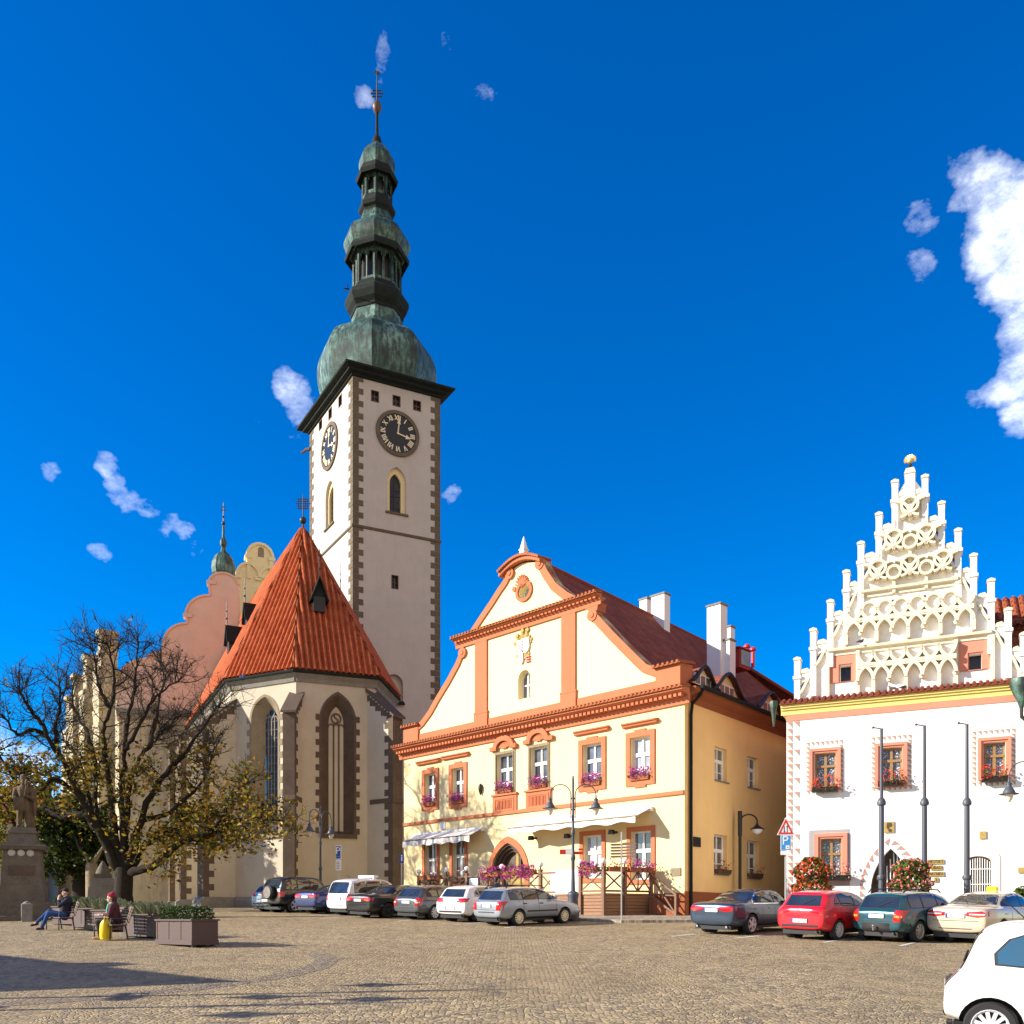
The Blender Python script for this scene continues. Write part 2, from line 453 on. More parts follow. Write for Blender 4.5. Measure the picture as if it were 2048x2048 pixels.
M['pedestal'] = stone('pedestal_stone', (.10,.085,.065), (.20,.17,.13), 1.5)
M['pier'] = plaster('weathered_shaded_plaster', (.50,.43,.29), .2, .2, .4, (.2,.16,.1))  # weathered plaster, darkened to carry the shade of the trees
M['statue'] = stone('statue_stone', (.07,.052,.034), (.19,.14,.085), 2.5)
M['quoin'] = stone('quoin_stone', (.105,.08,.056), (.19,.15,.105), 1.2)
M['churchtile'] = tiles('church_roof_tile', (.46,.105,.035), (.36,.075,.025), (.52,.16,.06), .28, .42, mortar=.012, bs=.5)
M['darktile'] = tiles('dark_roof_tile', (.30,.085,.05), (.22,.06,.038), (.36,.11,.065), .19, .28, mortar=.02, rough=.95)
M['redtile'] = tiles('red_roof_tile', (.34,.085,.035), (.27,.065,.03), (.40,.13,.06), .22, .34)
M['claytile'] = plaster('clay_cap_tile', (.40,.135,.06), .25, .2, .4)
M['claytiledark'] = plaster('clay_cap_tile_dark', (.27,.07,.04), .25, .2, .4)
M['copper'] = copper('patina_copper')
M['darkcopper'] = stone('dark_copper', (.007,.009,.009), (.022,.03,.026), 2, .2)
M['iron'] = plain('dark_iron', (.035,.037,.042), .5, .3)
M['bluegrey'] = plain('bluegrey_iron', (.075,.083,.105), .5, .2)
M['black'] = plain('black_paint', (.012,.012,.013), .45)
M['steel'] = plain('galvanised_steel', (.55,.54,.5), .4, .6)
M['gold'] = plain('gilt', (.85,.62,.28), .35, .5)
M['goldpale'] = plain('pale_gilt', (.80,.70,.45), .5)
M['dial'] = plain('black_dial', (.008,.009,.014), .35)
M['whiteframe'] = plain('white_window_paint', (.82,.81,.78), .5)
M['woodframe'] = woody('oak_window_paint', (.24,.13,.045), (.36,.21,.08))
M['glass'] = glassy('window_glass', (.05,.06,.07), .04, (.16,.17,.18))
M['darkglass'] = glassy('leaded_glass', (.010,.013,.02), .12, (.03,.035,.05))
def lace(name):
    m, nt, b, N, L = nmat(name)
    vo = N('ShaderNodeTexVoronoi'); vo.inputs['Scale'].default_value = 14; L(coords(nt), vo.inputs['Vector'])
    L(ramp(nt, vo.outputs['Distance'], [(.28,(.62,.62,.66)),(.42,(.09,.10,.13))]), b.inputs['Base Color'])
    b.inputs['Roughness'].default_value = .15; b.inputs['Coat Weight'].default_value = .4; return m
M['lace'] = lace('lace_curtain_behind_glass')
M['curtain'] = glassy('curtained_glass', (.30,.31,.33), .05, (.62,.62,.63))
M['awning'] = plaster('awning_canvas', (.80,.76,.70), .05, .05, .1)
M['deckwood'] = woody('deck_boards', (.20,.085,.035), (.36,.18,.085), (1.2,9,22))
M['railwood'] = woody('rail_timber', (.13,.06,.03), (.24,.12,.06), (6,6,6))
M['lightwood'] = woody('pale_timber', (.40,.22,.12), (.52,.31,.18), (6,6,6))
M['globe'] = plain('opal_globe', (.82,.82,.84), .15, 0, .4)
M['signblue'] = plain('sign_blue', (.01,.05,.36), .35)
M['signlight'] = plain('sign_light_blue', (.03,.30,.70), .35)
M['signwhite'] = plain('sign_white', (.85,.85,.85), .4)
M['signred'] = plain('sign_red', (.62,.03,.02), .4)
M['signblack'] = plain('sign_black', (.02,.02,.02), .4)
M['signbrown'] = plain('sign_brown', (.10,.055,.03), .5)
M['brass'] = stone('brass_plaque', (.36,.25,.07), (.52,.38,.13), 6, .2)
M['rubber'] = plain('tyre_rubber', (.018,.018,.019), .8)
M['blackplastic'] = plain('black_plastic', (.022,.022,.024), .55)
M['alloy'] = plain('alloy_rim', (.62,.62,.64), .35, .15)
M['bluecarglass'] = glassy('blue_car_glass', (.02,.075,.13), .03, (.035,.11,.18))
M['carglass'] = glassy('car_glass', (.012,.018,.026), .02, (.03,.04,.055))
M['tail'] = plain('tail_light_red', (.55,.012,.012), .12, 0, 1)
M['tailclear'] = plain('tail_light_clear', (.75,.62,.58), .12, 0, 1)
M['amber'] = plain('indicator_amber', (.85,.30,.04), .15, 0, 1)
M['plate'] = plain('number_plate', (.82,.78,.76), .4)
M['chrome'] = plain('chrome', (.8,.8,.8), .12, 1)
M['planter'] = woody('planter_boards', (.066,.036,.030), (.095,.054,.045), (1,6,30))
M['bark'] = stone('bark', (.014,.010,.007), (.042,.032,.022), 3, 1.0)
M['twig'] = plain('twig_bark', (.024,.018,.013), .9)
M['gold_leaf'] = leafy('autumn_leaves', [(.025,.04,.008),(.07,.085,.014),(.17,.16,.02),(.40,.29,.025),(.40,.20,.02),(.15,.07,.015)], .45)
M['green_leaf'] = leafy('dark_green_leaves', [(.012,.025,.006),(.03,.055,.012),(.06,.095,.018),(.12,.14,.02)], .3)
M['olive_leaf'] = leafy('olive_leaves', [(.03,.05,.01),(.08,.10,.018),(.20,.17,.022),(.36,.25,.03)], .45)
M['hedge'] = leafy('box_hedge_leaves', [(.012,.03,.006),(.035,.07,.014),(.07,.12,.02)], .2)
M['lavender'] = leafy('lavender_leaves', [(.12,.15,.08),(.25,.28,.15),(.40,.40,.24)], .3)
M['petunia'] = leafy('magenta_petals', [(.35,.015,.20),(.58,.03,.36),(.72,.10,.55)], .3)
M['redpetal'] = leafy('red_petals', [(.62,.02,.01),(.80,.05,.015),(.80,.14,.03)], .3)
M['pinkpetal'] = leafy('pink_petals', [(.66,.10,.09),(.80,.30,.26),(.82,.48,.42)], .3)
M['vine'] = leafy('geranium_leaves', [(.02,.05,.01),(.05,.11,.015),(.16,.20,.02)], .3)
M['terracotta'] = plaster('terracotta_trough', (.36,.13,.06), .1, .1)
M['skin'] = plain('skin', (.60,.36,.27), .55)
M['navy'] = plain('navy_cloth', (.018,.02,.04), .9)
M['denim'] = plaster('denim', (.035,.09,.27), .2, .1, .3)
M['plum'] = plaster('plum_cloth', (.10,.035,.045), .2, .1, .3)
M['teal'] = plain('teal_cloth', (.10,.42,.36), .85)
M['blackcloth'] = plain('black_cloth', (.015,.014,.016), .9)
M['redknit'] = plain('red_knit', (.30,.02,.045), .9)
M['hairbrown'] = plain('brown_hair', (.035,.02,.012), .7)
M['bluecloth'] = plain('blue_cloth', (.02,.14,.55), .85)
M['yellowplastic'] = plain('yellow_plastic', (.82,.60,.01), .35)
M['benchwood'] = woody('bench_slats', (.075,.045,.03), (.16,.09,.055), (1,10,10))
M['shoe'] = plain('dark_leather', (.02,.014,.012), .5)
M['feather'] = plain('grey_feathers', (.10,.10,.115), .8)
# ---------------------------------------------------------------- render, camera, sky, sun
S.view_settings.view_transform = 'Standard'; S.view_settings.look = 'None'; S.view_settings.gamma = 1
S.view_settings.exposure = EXPOSURE
S.render.resolution_x = S.render.resolution_y = 1024
S.cycles.max_bounces = 6; S.cycles.diffuse_bounces = 4; S.cycles.glossy_bounces = 3; S.cycles.transparent_max_bounces = 8
S.cycles.use_denoising = True
cam = bpy.data.objects.new('camera', bpy.data.cameras.new('camera')); C.objects.link(cam)
cam.location = (0, 0, EYE); cam.rotation_euler = (R(90), 0, 0)
cam.data.sensor_width = 36; cam.data.lens = F/2048*36; cam.data.shift_y = (HY-1024)/2048
cam.data.clip_end = 3000; cam.data.clip_start = .1
S.camera = cam
SUN_AZ, SUN_EL = R(8), R(24)                       # towards the sun: left of the view, a little towards the viewer
ts = Vector((-math.cos(SUN_AZ)*math.cos(SUN_EL), -math.sin(SUN_AZ)*math.cos(SUN_EL), math.sin(SUN_EL)))
sun = bpy.data.objects.new('sun', bpy.data.lights.new('sun', 'SUN')); C.objects.link(sun)
sun.data.energy = SUN_E; sun.data.angle = R(.5); sun.data.color = (1, .915, .78)
sun.rotation_euler = ts.to_track_quat('Z', 'Y').to_euler(); sun.location = (-60, -10, 60)
W = bpy.data.worlds.new('World'); S.world = W; W.use_nodes = True
nt = W.node_tree; bg = nt.nodes['Background']; N = nt.nodes.new; L = nt.links.new
sky = N('ShaderNodeTexSky'); sky.sky_type = 'NISHITA'; sky.sun_disc = False
sky.sun_elevation = SUN_EL; sky.sun_rotation = math.atan2(ts.x, ts.y)
sky.altitude = 400; sky.air_density = 1.0; sky.dust_density = SKY_DUST; sky.ozone_density = SKY_OZ
hs = N('ShaderNodeHueSaturation'); hs.inputs['Saturation'].default_value = SKY_SAT; hs.inputs['Hue'].default_value = SKY_HUE
L(sky.outputs[0], hs.inputs['Color'])
tc = N('ShaderNodeTexCoord'); D = tc.outputs['Generated']
def vdot(v):
    n = N('ShaderNodeVectorMath'); n.operation = 'DOT_PRODUCT'; L(wv, n.inputs[0]); n.inputs[1].default_value = v; return n.outputs['Value']
# wind-torn clouds: soft blobs on the sphere of directions, broken up by noise
wn = N('ShaderNodeTexNoise'); wn.inputs['Scale'].default_value = 9; wn.inputs['Detail'].default_value = 5; wn.inputs['Roughness'].default_value = .62; L(D, wn.inputs['Vector'])
w1 = N('ShaderNodeVectorMath'); w1.operation = 'SUBTRACT'; L(wn.outputs['Color'], w1.inputs[0]); w1.inputs[1].default_value = (.5,.5,.5)
w2 = N('ShaderNodeVectorMath'); w2.operation = 'SCALE'; L(w1.outputs[0], w2.inputs[0]); w2.inputs['Scale'].default_value = .06
w3 = N('ShaderNodeVectorMath'); w3.operation = 'ADD'; L(D, w3.inputs[0]); L(w2.outputs[0], w3.inputs[1])
w4 = N('ShaderNodeVectorMath'); w4.operation = 'NORMALIZE'; L(w3.outputs[0], w4.inputs[0]); wv = w4.outputs[0]
acc = None
for px, py, rad, amt in [(1965,370,62,.85),(2010,430,80,1.0),(1990,500,75,1.0),(2030,570,75,1.0),(2060,480,90,1.0),(2040,660,55,.85),(2005,775,55,.85),(2050,740,70,.9),(2050,830,55,.75),(1960,800,40,.55),
                         (1935,330,36,.5),(1850,450,40,.52),(1845,540,36,.50),(218,935,30,.6),(240,975,36,.62),(275,1000,34,.55),(310,1015,32,.55),(345,1045,30,.5),(375,1062,24,.5),(205,1100,26,.48),(95,945,26,.46),(575,785,42,.7),(605,815,46,.75),(600,860,34,.55),(560,770,26,.45),
                         (722,165,24,.52),(765,112,32,.44),(985,185,36,.46),(935,235,36,.2),(900,130,50,.14),(1060,215,36,.17),(895,995,24,.5),(40,1560,110,.8),(120,1610,80,.75),(-60,1480,110,.6),(400,1110,26,.3),(510,850,22,.28)]:
    v = Vector(((px-CX)/F, 1, (HY-py)/F)).normalized()
    r = rad/F*(1/math.sqrt(1+((px-CX)/F)**2+((HY-py)/F)**2))
    mr = N('ShaderNodeMapRange'); mr.interpolation_type = 'SMOOTHSTEP'
    L(vdot(v), mr.inputs['Value']); mr.inputs['From Min'].default_value = math.cos(r*1.25); mr.inputs['From Max'].default_value = 1.0
    mr.inputs['To Max'].default_value = amt
    acc = mr.outputs[0] if acc is None else math_(nt, 'MAXIMUM', acc, mr.outputs[0])
# unseen warm cloud added behind the viewer and right to fill shaded walls
fill_cloud = None
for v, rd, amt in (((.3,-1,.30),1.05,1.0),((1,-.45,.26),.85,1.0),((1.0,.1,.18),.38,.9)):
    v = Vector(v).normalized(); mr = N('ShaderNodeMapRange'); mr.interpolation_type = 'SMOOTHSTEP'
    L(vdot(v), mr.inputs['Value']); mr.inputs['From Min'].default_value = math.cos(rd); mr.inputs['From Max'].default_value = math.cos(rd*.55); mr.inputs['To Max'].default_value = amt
    fill_cloud = mr.outputs[0] if fill_cloud is None else math_(nt, 'MAXIMUM', fill_cloud, mr.outputs[0])
mpc = N('ShaderNodeMapping'); mpc.inputs['Rotation'].default_value = (0, .5, 0); mpc.inputs['Scale'].default_value = (1, 1, 1.7); L(D, mpc.inputs['Vector'])
cn = N('ShaderNodeTexNoise'); cn.inputs['Scale'].default_value = 26; cn.inputs['Detail'].default_value = 12; cn.inputs['Roughness'].default_value = .66; L(mpc.outputs[0], cn.inputs['Vector'])
cl = math_(nt, 'MULTIPLY', math_(nt, 'ADD', math_(nt, 'ADD', math_(nt, 'MULTIPLY', cn.outputs['Fac'], 1.25), math_(nt, 'MULTIPLY', acc, .80)), -.93), 1.45)
cl = ramp(nt, cl, [(.0, (0,0,0)), (.4, (.25,.25,.25)), (1.0, (.95,.95,.95))])
mx = mixc(nt, math_(nt, 'MULTIPLY', cl, .9), hs.outputs[0], CLOUD_COL)
mx = mixc(nt, math_(nt, 'MULTIPLY', fill_cloud, math_(nt, 'ADD', math_(nt, 'MULTIPLY', cn.outputs['Fac'], .5), .6)), mx, FILL_CLOUD_COL)
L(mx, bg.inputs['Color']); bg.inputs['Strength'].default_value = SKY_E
# ---------------------------------------------------------------- the square
def sheet(name, poly, dz, mat, thick=0.0, parent=None):       # flat sheet following the slope, finely cut across it
    bm = bmesh.new(); bm.faces.new([bm.verts.new((x, y, 0)) for x, y in poly])
    for yy in (46, 72):
        bmesh.ops.bisect_plane(bm, geom=bm.verts[:]+bm.edges[:]+bm.faces[:], plane_co=(0, yy, 0), plane_no=(0, 1, 0))
    if thick:
        r = bmesh.ops.extrude_face_region(bm, geom=bm.faces[:])
        low = [e for e in r['geom'] if isinstance(e, bmesh.types.BMVert)]
        up = [v for v in bm.verts if v not in set(low)]
        for v in up: v.co.z = g(v.co.y)+dz
        for v in low: v.co.z = g(v.co.y)+dz-thick
    else:
        for v in bm.verts: v.co.z = g(v.co.y)+dz
    bmesh.ops.recalc_face_normals(bm, faces=bm.faces[:])
    if not thick and bm.faces and sum(f.normal.z for f in bm.faces) < 0: bmesh.ops.reverse_faces(bm, faces=bm.faces[:])
    me = bpy.data.meshes.new(name); bm.to_mesh(me); bm.free()
    return from_mesh(name, me, mat, parent)
tag(sheet('ground', [(-400,-60),(400,-60),(400,600),(-400,600)], 0, M['cobble']), kind='structure')
# drain strip that curves between the two fields of setts
arc = [(-9.5,13.3),(-7.2,14.6),(-5.6,16.1),(-4.6,17.8),(-4.15,19.6),(-4.3,21.6),(-4.9,23.2)]
def ribbon(pts, wd):
    l, r = [], []
    for i, p in enumerate(pts):
        a, b = Vector(pts[max(0,i-1)]), Vector(pts[min(len(pts)-1,i+1)]); t = (b-a).normalized(); n_ = Vector((-t.y,t.x))*wd/2
        l.append(tuple(Vector(p)+n_)); r.append(tuple(Vector(p)-n_))
    return l, r
def ribbon_sheet(name, pts, wd, dz, mat):
    l, r = ribbon(pts, wd); mb = MB()
    for i in range(len(pts)-1):
        mb.add([(*p, g(p[1])+dz) for p in (r[i], r[i+1], l[i+1], l[i])], [(0,1,2,3)])
    return mb.build(name, mat)
M['drain'] = cobbles('drain_setts', (.24,.18,.115), 9, (.30,.235,.14))
tag(ribbon_sheet('drain_strip', arc, .55, .004, M['drain']), kind='structure')
# parking bay lines
def gp(px, py):                                               # point of the sloping square in pixel column and row
    k = (py-HY)/F; Y = EYE/(k+.051); return ((px-CX)/F*Y, Y)
for a, b in (((1648,1885),(1712,1875)),((1800,1892),(1852,1880)),((1474,1876.5),(1530,1870)),((1343,1873),(1392,1868)),((930,1848),(1010,1841)),((1010,1856),(1032,1853)),((795,1843),(822,1840)),((645,1837),(680,1834.5))):
    tag(ribbon_sheet('parking_line', [gp(*a), gp(*b)], .12, .005, M['linepaint']), kind='structure')
# ---------------------------------------------------------------- shared building pieces
def scatter(mb, fn, n, size, m=0, rnd=random):
    for _ in range(n):
        c = Vector(fn()); s = size*rnd.uniform(.55, 1.25)
        a = Vector((rnd.gauss(0,1), rnd.gauss(0,1), rnd.gauss(0,1))).normalized(); b = a.orthogonal().normalized()
        b = (b*math.cos(1.0)+a.cross(b)*math.sin(1.0)).normalized(); q = a.cross(b)
        mb.add([c-a*s-b*s*.2, c-b*s*.62, c+a*s+b*s*.1, c+b*s*.62+q*s*.3], [(0,1,2,3)], m)
    return mb

def window(parent, x0, x1, z0, z1, y, frame='whiteframe', glass='glass', kind='cross', fw=.07, top=None, name='window'):
    """casement frame with bars, set at depth y in a wall; its glass is a sub-part"""
    mb = MB(); w, h = x1-x0, z1-z0
    d0, d1 = y-.05, y+.04
    outline = top or rect(x0, x1, z0, z1)
    cx, cz = (x0+x1)/2, (z0+z1)/2
    inner = [(cx+(p[0]-cx)*(1-2*fw/w), cz+(p[1]-cz)*(1-2*fw/h)) for p in outline]
    mb.ring(outline, inner, d0, d1)
    if kind == 'cross':
        zt = z0+h*.60
        mb.box(x0+fw, x1-fw, d0-.015, d1, zt-.085, zt+.085); mb.box(cx-.045, cx+.045, d0-.01, d1, z0+fw, zt-.085); mb.box(cx-.04, cx+.04, d0-.01, d1, zt+.085, z1-fw)
        zl = z0+h*.27; mb.box(x0+fw, cx-.045, d0+.02, d1-.01, zl-.018, zl+.018); mb.box(cx+.045, x1-fw, d0+.02, d1-.01, zl-.018, zl+.018)
        for q in (x0+fw, cx+.045): mb.box(q, q+.045, d0+.012, d1-.005, z0+fw, zt-.085); mb.box(q+(cx-.045-x0-fw)-.045, q+(cx-.045-x0-fw), d0+.012, d1-.005, z0+fw, zt-.085)
    elif kind == 'four':
        zt = z0+h*.62
        mb.box(x0+fw*.5, x1-fw*.5, d0-.03, d1, zt-.05, zt+.05); mb.box(cx-.055, cx+.055, d0-.02, d1, z0+fw*.5, zt-.05); mb.box(cx-.05, cx+.05, d0-.02, d1, zt+.05, z1-fw*.5)
    elif kind == 'lattice':
        for i in range(1, 5): mb.box(x0+w*i/5-.012, x0+w*i/5+.012, d0, d1-.02, z0+.02, z1-.02)
        k = int(h/.45)
        for i in range(1, k): mb.box(x0+.02, x1-.02, d0-.005, d1-.02, z0+h*i/k-.012, z0+h*i/k+.012)
    elif kind == 'two':
        mb.box(cx-.04, cx+.04, d0-.01, d1, z0+fw*.5, z1-fw*.5); mb.box(x0+fw*.5, cx-.04, d0, d1, cz-.03, cz+.03); mb.box(cx+.04, x1-fw*.5, d0, d1, cz-.03, cz+.03)
    o = mb.build(name, M[frame], parent)
    gl = MB().prism(inner if top else rect(x0+fw*.6, x1-fw*.6, z0+fw*.6, z1-fw*.6), y+.005, y+.025)
    gl.build('pane', M[glass], o)
    return o

def trough(label, loc, rot, length, petal, leaf='vine', n=170, h=.26, sp=.14, group='flower boxes', box='terracotta', up=.12, droop=.18):
    t = thing('flower_box', label, 'flower box', loc, rot, group)
    b = MB(); l = length/2
    b.prism([(-.10,0),(.10,0),(.125,.2),(-.125,.2)], -l, l, 0, 'x'); b.box(-l-.012, l+.012, -.14, .14, .185, .21)
    b.build('trough', M[box], t)
    f = MB(); scatter(f, lambda: (random.uniform(-l, l), random.gauss(-.06, .10), .2+random.uniform(-droop, h)*random.random()**.5), int(n*.9), .055); f.build('foliage', M[leaf], t)
    p = MB(); scatter(p, lambda: (random.uniform(-l, l), random.gauss(-.10, sp), .2+up+random.uniform(-droop-.05, h)), n, .06)
    p.build('blossoms', M[petal], t)
    return t

def dentils(mb, x0, x1, y0, y1, z0, z1, step, m=0):
    n = max(1, int((x1-x0)/step))
    for i in range(n):
        a = x0+(x1-x0)*(i+.15)/n; mb.box(a, a+(x1-x0)/n*.6, y0, y1, z0, z1, m)

def tilecap(mb, x0, x1, y0, y1, z, rise, step=.24, r=.075, m=0):        # row of half-round clay tiles over a cornice, sloping outwards
    n = max(1, round((x1-x0)/step))
    mb.prism([(y0,z-.03),(y1,z+rise-.03),(y1,z+rise-.09),(y0,z-.08)], x0, x1, m, 'x')
    for i in range(n):
        a = x0+(x1-x0)*(i+.5)/n
        mb.tube([(a, y0-.03, z), (a, y1, z+rise)], [r, r*.92], 7, m)
# ---------------------------------------------------------------- yellow gabled house
cxp = (1369-CX)/F*41
dl = Vector((-.703, .711)).normalized()
Wd = uv_end(808, cxp, 41, dl.x, dl.y)
YF = Fac(cxp+dl.x*Wd, 41+dl.y*Wd, -dl.x, -dl.y, 2.12)
YS = Fac(cxp, 41, .638, .770, 2.12)
SX = YF.mat().inverted() @ YS.mat()
house = thing('gabled_house', 'pale yellow house with orange trim, a curved baroque gable and a coat of arms', 'house', (YF.x, YF.y, YF.z), YF.rot)
U = YF.uz
ze0, ze1 = U(1369,1399)[1], U(1369,1374)[1]          # cornice bottom, top
HL = 32.0; RL = 22.0                                            # length of the house
def rr(a, b, c, d, out=0.0): return YF.rect(a, b, c, d, out)
# front openings
upw = {'a': rr(850.5,872,1549,1613), 'b': rr(905,928.5,1538,1608), 'c': rr(994,1027,1511,1587), 'd': rr(1061,1096,1497,1578),
       'e': rr(1166,1204,1491,1573), 'f': rr(1261.5,1301.5,1477,1562)}
gw = {'a': rr(850,874,1688,1768), 'b': rr(905,930,1678,1765), 'c': rr(1167,1204,1672,1757), 'd': rr(1262,1303,1664,1760)}
dz0 = -.05; dx0, dzt = U(984,1690); dx1 = U(1050,1690)[0]; dza = U(1017,1686)[1]
door_h = parch(dx0, dx1, dz0, dza-1.6, dza, 8)
holes = [rect(a, b, c, d) for a, b, c, d in list(upw.values())+list(gw.values())]+[door_h]
m = MB(); m.wall([(0,-.2),(Wd,-.2),(Wd,ze0+.1),(0,ze0+.1)], holes, 0, .28)
m.quad((0,0,-.2),(0,0,ze0+.1),(0,14,ze0+.1),(0,14,-.2))
m.build('front_wall', M['yellow'], house)
# side wall with its own openings
sw = {'a': YS.rect(1429.5,1454,1492,1559), 'b': YS.rect(1495,1517,1511,1573), 'c': YS.rect(1428,1454,1668,1747), 'd': YS.rect(1494,1518,1680,1755)}
zs = YS.uz(1369,1399)[1]
sl = HL
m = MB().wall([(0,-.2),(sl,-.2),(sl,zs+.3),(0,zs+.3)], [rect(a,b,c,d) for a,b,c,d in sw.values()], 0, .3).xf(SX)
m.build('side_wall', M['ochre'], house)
zpl = YS.uz(1383,1783)[1]
m = MB().box(0,sl,-.035,.02,-.2,zpl).xf(SX); m.box(U(1310,1783)[0], Wd+.03, -.036, .02, -.2, U(1369,1786)[1]); m.box(0, U(976,1783)[0], -.036, .02, -.2, .95)
m.build('plinth', M['darkorange'], house)
# gable in two storeys, curved flanks
loL = sub(YF, [(831,1454),(844,1442),(859,1421),(875,1392),(894,1361),(913,1326),(922,1304)])
loR = sub(YF, [(1193,1225),(1206,1239),(1231,1266),(1255,1290),(1279,1314),(1295,1329),(1311,1334),(1328,1336)])
upL = sub(YF, [(925,1285),(944,1259),(963,1230),(982,1202),(997,1178),(1009,1161),(1016,1146)])
upR = sub(YF, [(1087,1122),(1097,1142),(1113,1166),(1137,1185),(1161,1197),(1185,1204),(1199,1204)])
zc2 = U(1049,1252)[1]; zc2t = zc2+.42                # second cornice
zl = ze1
lo = [(.55,zl-.1)]+[(loL[0][0]-.25, zl-.1)]+[(a,min(b,zc2+.1)) for a,b in loL]+[(loL[-1][0]+.12,zc2+.1),(loR[0][0]-.12,zc2+.1)]+[(a,min(b,zc2+.1)) for a,b in loR]+[(loR[-1][0]+.25,zl-.1)]
lo = [(a,b) for i,(a,b) in enumerate(lo) if i != 0]
ztop = U(1049,1128)[1]
cap = [(x, ztop-.55+.62*math.cos((x-9.95)/1.75*PI/2)) for x in (8.75,9.1,9.5,9.95,10.4,10.8,11.15)]
upo = [(upL[0][0], zc2t-.1)]+upL[1:]+cap+upR[:-1]+[(upR[-1][0], zc2t-.1)]
aw = rr(1036,1061,1344,1400); awo = rarch(aw[0], aw[1], aw[2], aw[3]-.45, aw[3]+.02)
ocx, ocz = U(1049,1183)
m = MB(); m.wall(lo, [awo], 0, .42)
m.prism(lo, .43, .5)
m.wall(upo, [oval(ocx, ocz, .42, .37)], 0, .45); m.prism(upo, .46, .52)
for pl in (lo, upo):
    n_ = len(pl); a_ = sum(pl[i][0]*pl[(i+1)%n_][1]-pl[(i+1)%n_][0]*pl[i][1] for i in range(n_)); q = pl if a_ > 0 else pl[::-1]
    m.add([(p[0],0,p[1]) for p in q]+[(p[0],.5,p[1]) for p in q], [(i, n_+i, n_+(i+1)%n_, (i+1)%n_) for i in range(n_)])
m.build('gable_wall', M['cream'], house)
# orange trim: bands along the curved flanks, pilasters, base band, ledge, hoods
t = MB()
def edgeband(pts, wd, side):
    q = []
    for i, p in enumerate(pts):
        a, b = Vector(pts[max(0,i-1)]), Vector(pts[min(len(pts)-1,i+1)]); d = (b-a).normalized(); nn = Vector((-d.y, d.x))*side
        q.append(tuple(Vector(p)+nn*wd))
    for i in range(len(pts)-1): t.prism([pts[i], pts[i+1], q[i+1], q[i]], -.085, .54)
edgeband(loL, .36, -1); edgeband(loR, .42, -1); edgeband(upL, .36, -1); edgeband(upR, .42, -1)
for (x, z) in (loL[-1], loR[0], upL[-1], upR[0]):
    sg = 1 if x < 10 else -1
    t.prism(oval(x+sg*.2, z-.1, .3, .3, 16), -.13, .1); t.prism(oval(x+sg*.2, z-.1, .13, .13, 12), -.17, -.12)
pil = ((952,975.5),(1124.5,1152.5))
for a, b in pil:
    x0, x1 = U(a,1400)[0], U(b,1400)[0]
    t.box(x0, x1, -.09, .0, zl, zc2); t.box(x0-.07, x1+.07, -.13, 0, zl+.9, zl+1.0); t.box(x0-.05, x1+.05, -.115, 0, zl, zl+.9)
t.box(.75, Wd-.75, -.045, 0, zl, zl+.55)
# piers at both gable feet
for x0 in (.1, Wd-1.5): t.box(x0, x0+1.35, -.12, .85, zl-.05, zl+1.15)
t.box(0, Wd, -.10, 0, *[U(1369,1588)[1], U(1369,1582)[1]+.04])
b0, b1 = U(1369,1588)[1], U(1369,1582)[1]+.04
# window surrounds with small ears
def surround(r, w, dp=.07, ear=True):
    x0,x1,z0,z1 = r; t = MB()
    o = rect(x0-w, x1+w, z0-w, z1+w)
    t.ring(o, rect(x0,x1,z0,z1), -dp, 0)
    if ear:
        cx = (x0+x1)/2; q = (x1-x0)*.28
        t.box(cx-q, cx+q, -dp, 0, z1+w, z1+w+.09); t.box(cx-q, cx+q, -dp, 0, z0-w-.1, z0-w)
    t.build('window_surround', M['orange'], house)
for k in 'abef': surround(upw[k], .26)
for k in gw: surround(gw[k], .22, .06, False)
def hood(a, b, pt, pb):
    x0, x1, z0, z1 = rr(a, b, pt, pb)
    t = MB(); t.prism([(-.02,z0-.02),(-.16,z0+.02),(-.19,z1-.09),(-.26,z1-.06),(-.26,z1),(0,z1+.05),(0,z0-.02)], x0, x1, 0, 'x'); t.build('window_hood', M['orange'], house)
hood(837,881,1525,1532); hood(888,939,1514,1521); hood(1152,1219,1465,1473); hood(1248,1317,1450,1458)
for k, (a, b) in (('c',(985,1033)),('d',(1052,1106))):
    x0,x1,z0,z1 = upw[k]; X0, X1 = U(a,1500)[0], U(b,1500)[0]; cx = (x0+x1)/2; r = (x1-x0)/2+.02
    zb = z1+.28
    o = [(cx+(r+.16)*math.cos(PI*i/14), zb+(r*.82+.16)*math.sin(PI*i/14)) for i in range(15)]
    i_ = [(cx+(r-.12)*math.cos(PI*i/14), zb+(r*.82-.12)*math.sin(PI*i/14)) for i in range(15)]
    for j in range(14): t.prism([o[j], o[j+1], i_[j+1], i_[j]], -.2, 0)
    t.box(X0-.05, cx-r+.12, -.19, 0, zb-.06, zb+.16); t.box(cx+r-.12, X1+.1, -.19, 0, zb-.06, zb+.16)
    for j in range(1, 10): t.strip([(cx+.12*math.cos(PI*j/10), zb+.04+.1*math.sin(PI*j/10)), (cx+(r-.2)*math.cos(PI*j/10), zb+.04+(r*.82-.2)*math.sin(PI*j/10))], .075, -.09, 0)
    t.prism(rarch(cx-.16, cx+.16, zb, zb+.05, zb+.2), -.1, 0)
    t.box(x0-.28, x1+.28, -.07, 0, z0-1.15, z0-.16); t.box(x0-.34, x1+.34, -.15, 0, z0-.17, z0-.07)
    t.ring(rect(x0-.1,x1+.1,z0-1.0,z0-.3), rect(x0-.03,x1+.03,z0-.93,z0-.37), -.1, 0)
    for j in range(14): t.box(x0+.05+(x1-x0-.1)*j/14, x0+.05+(x1-x0-.1)*(j+.45)/14, -.085-.012*(j%3), 0, z0-.88, z0-.42)
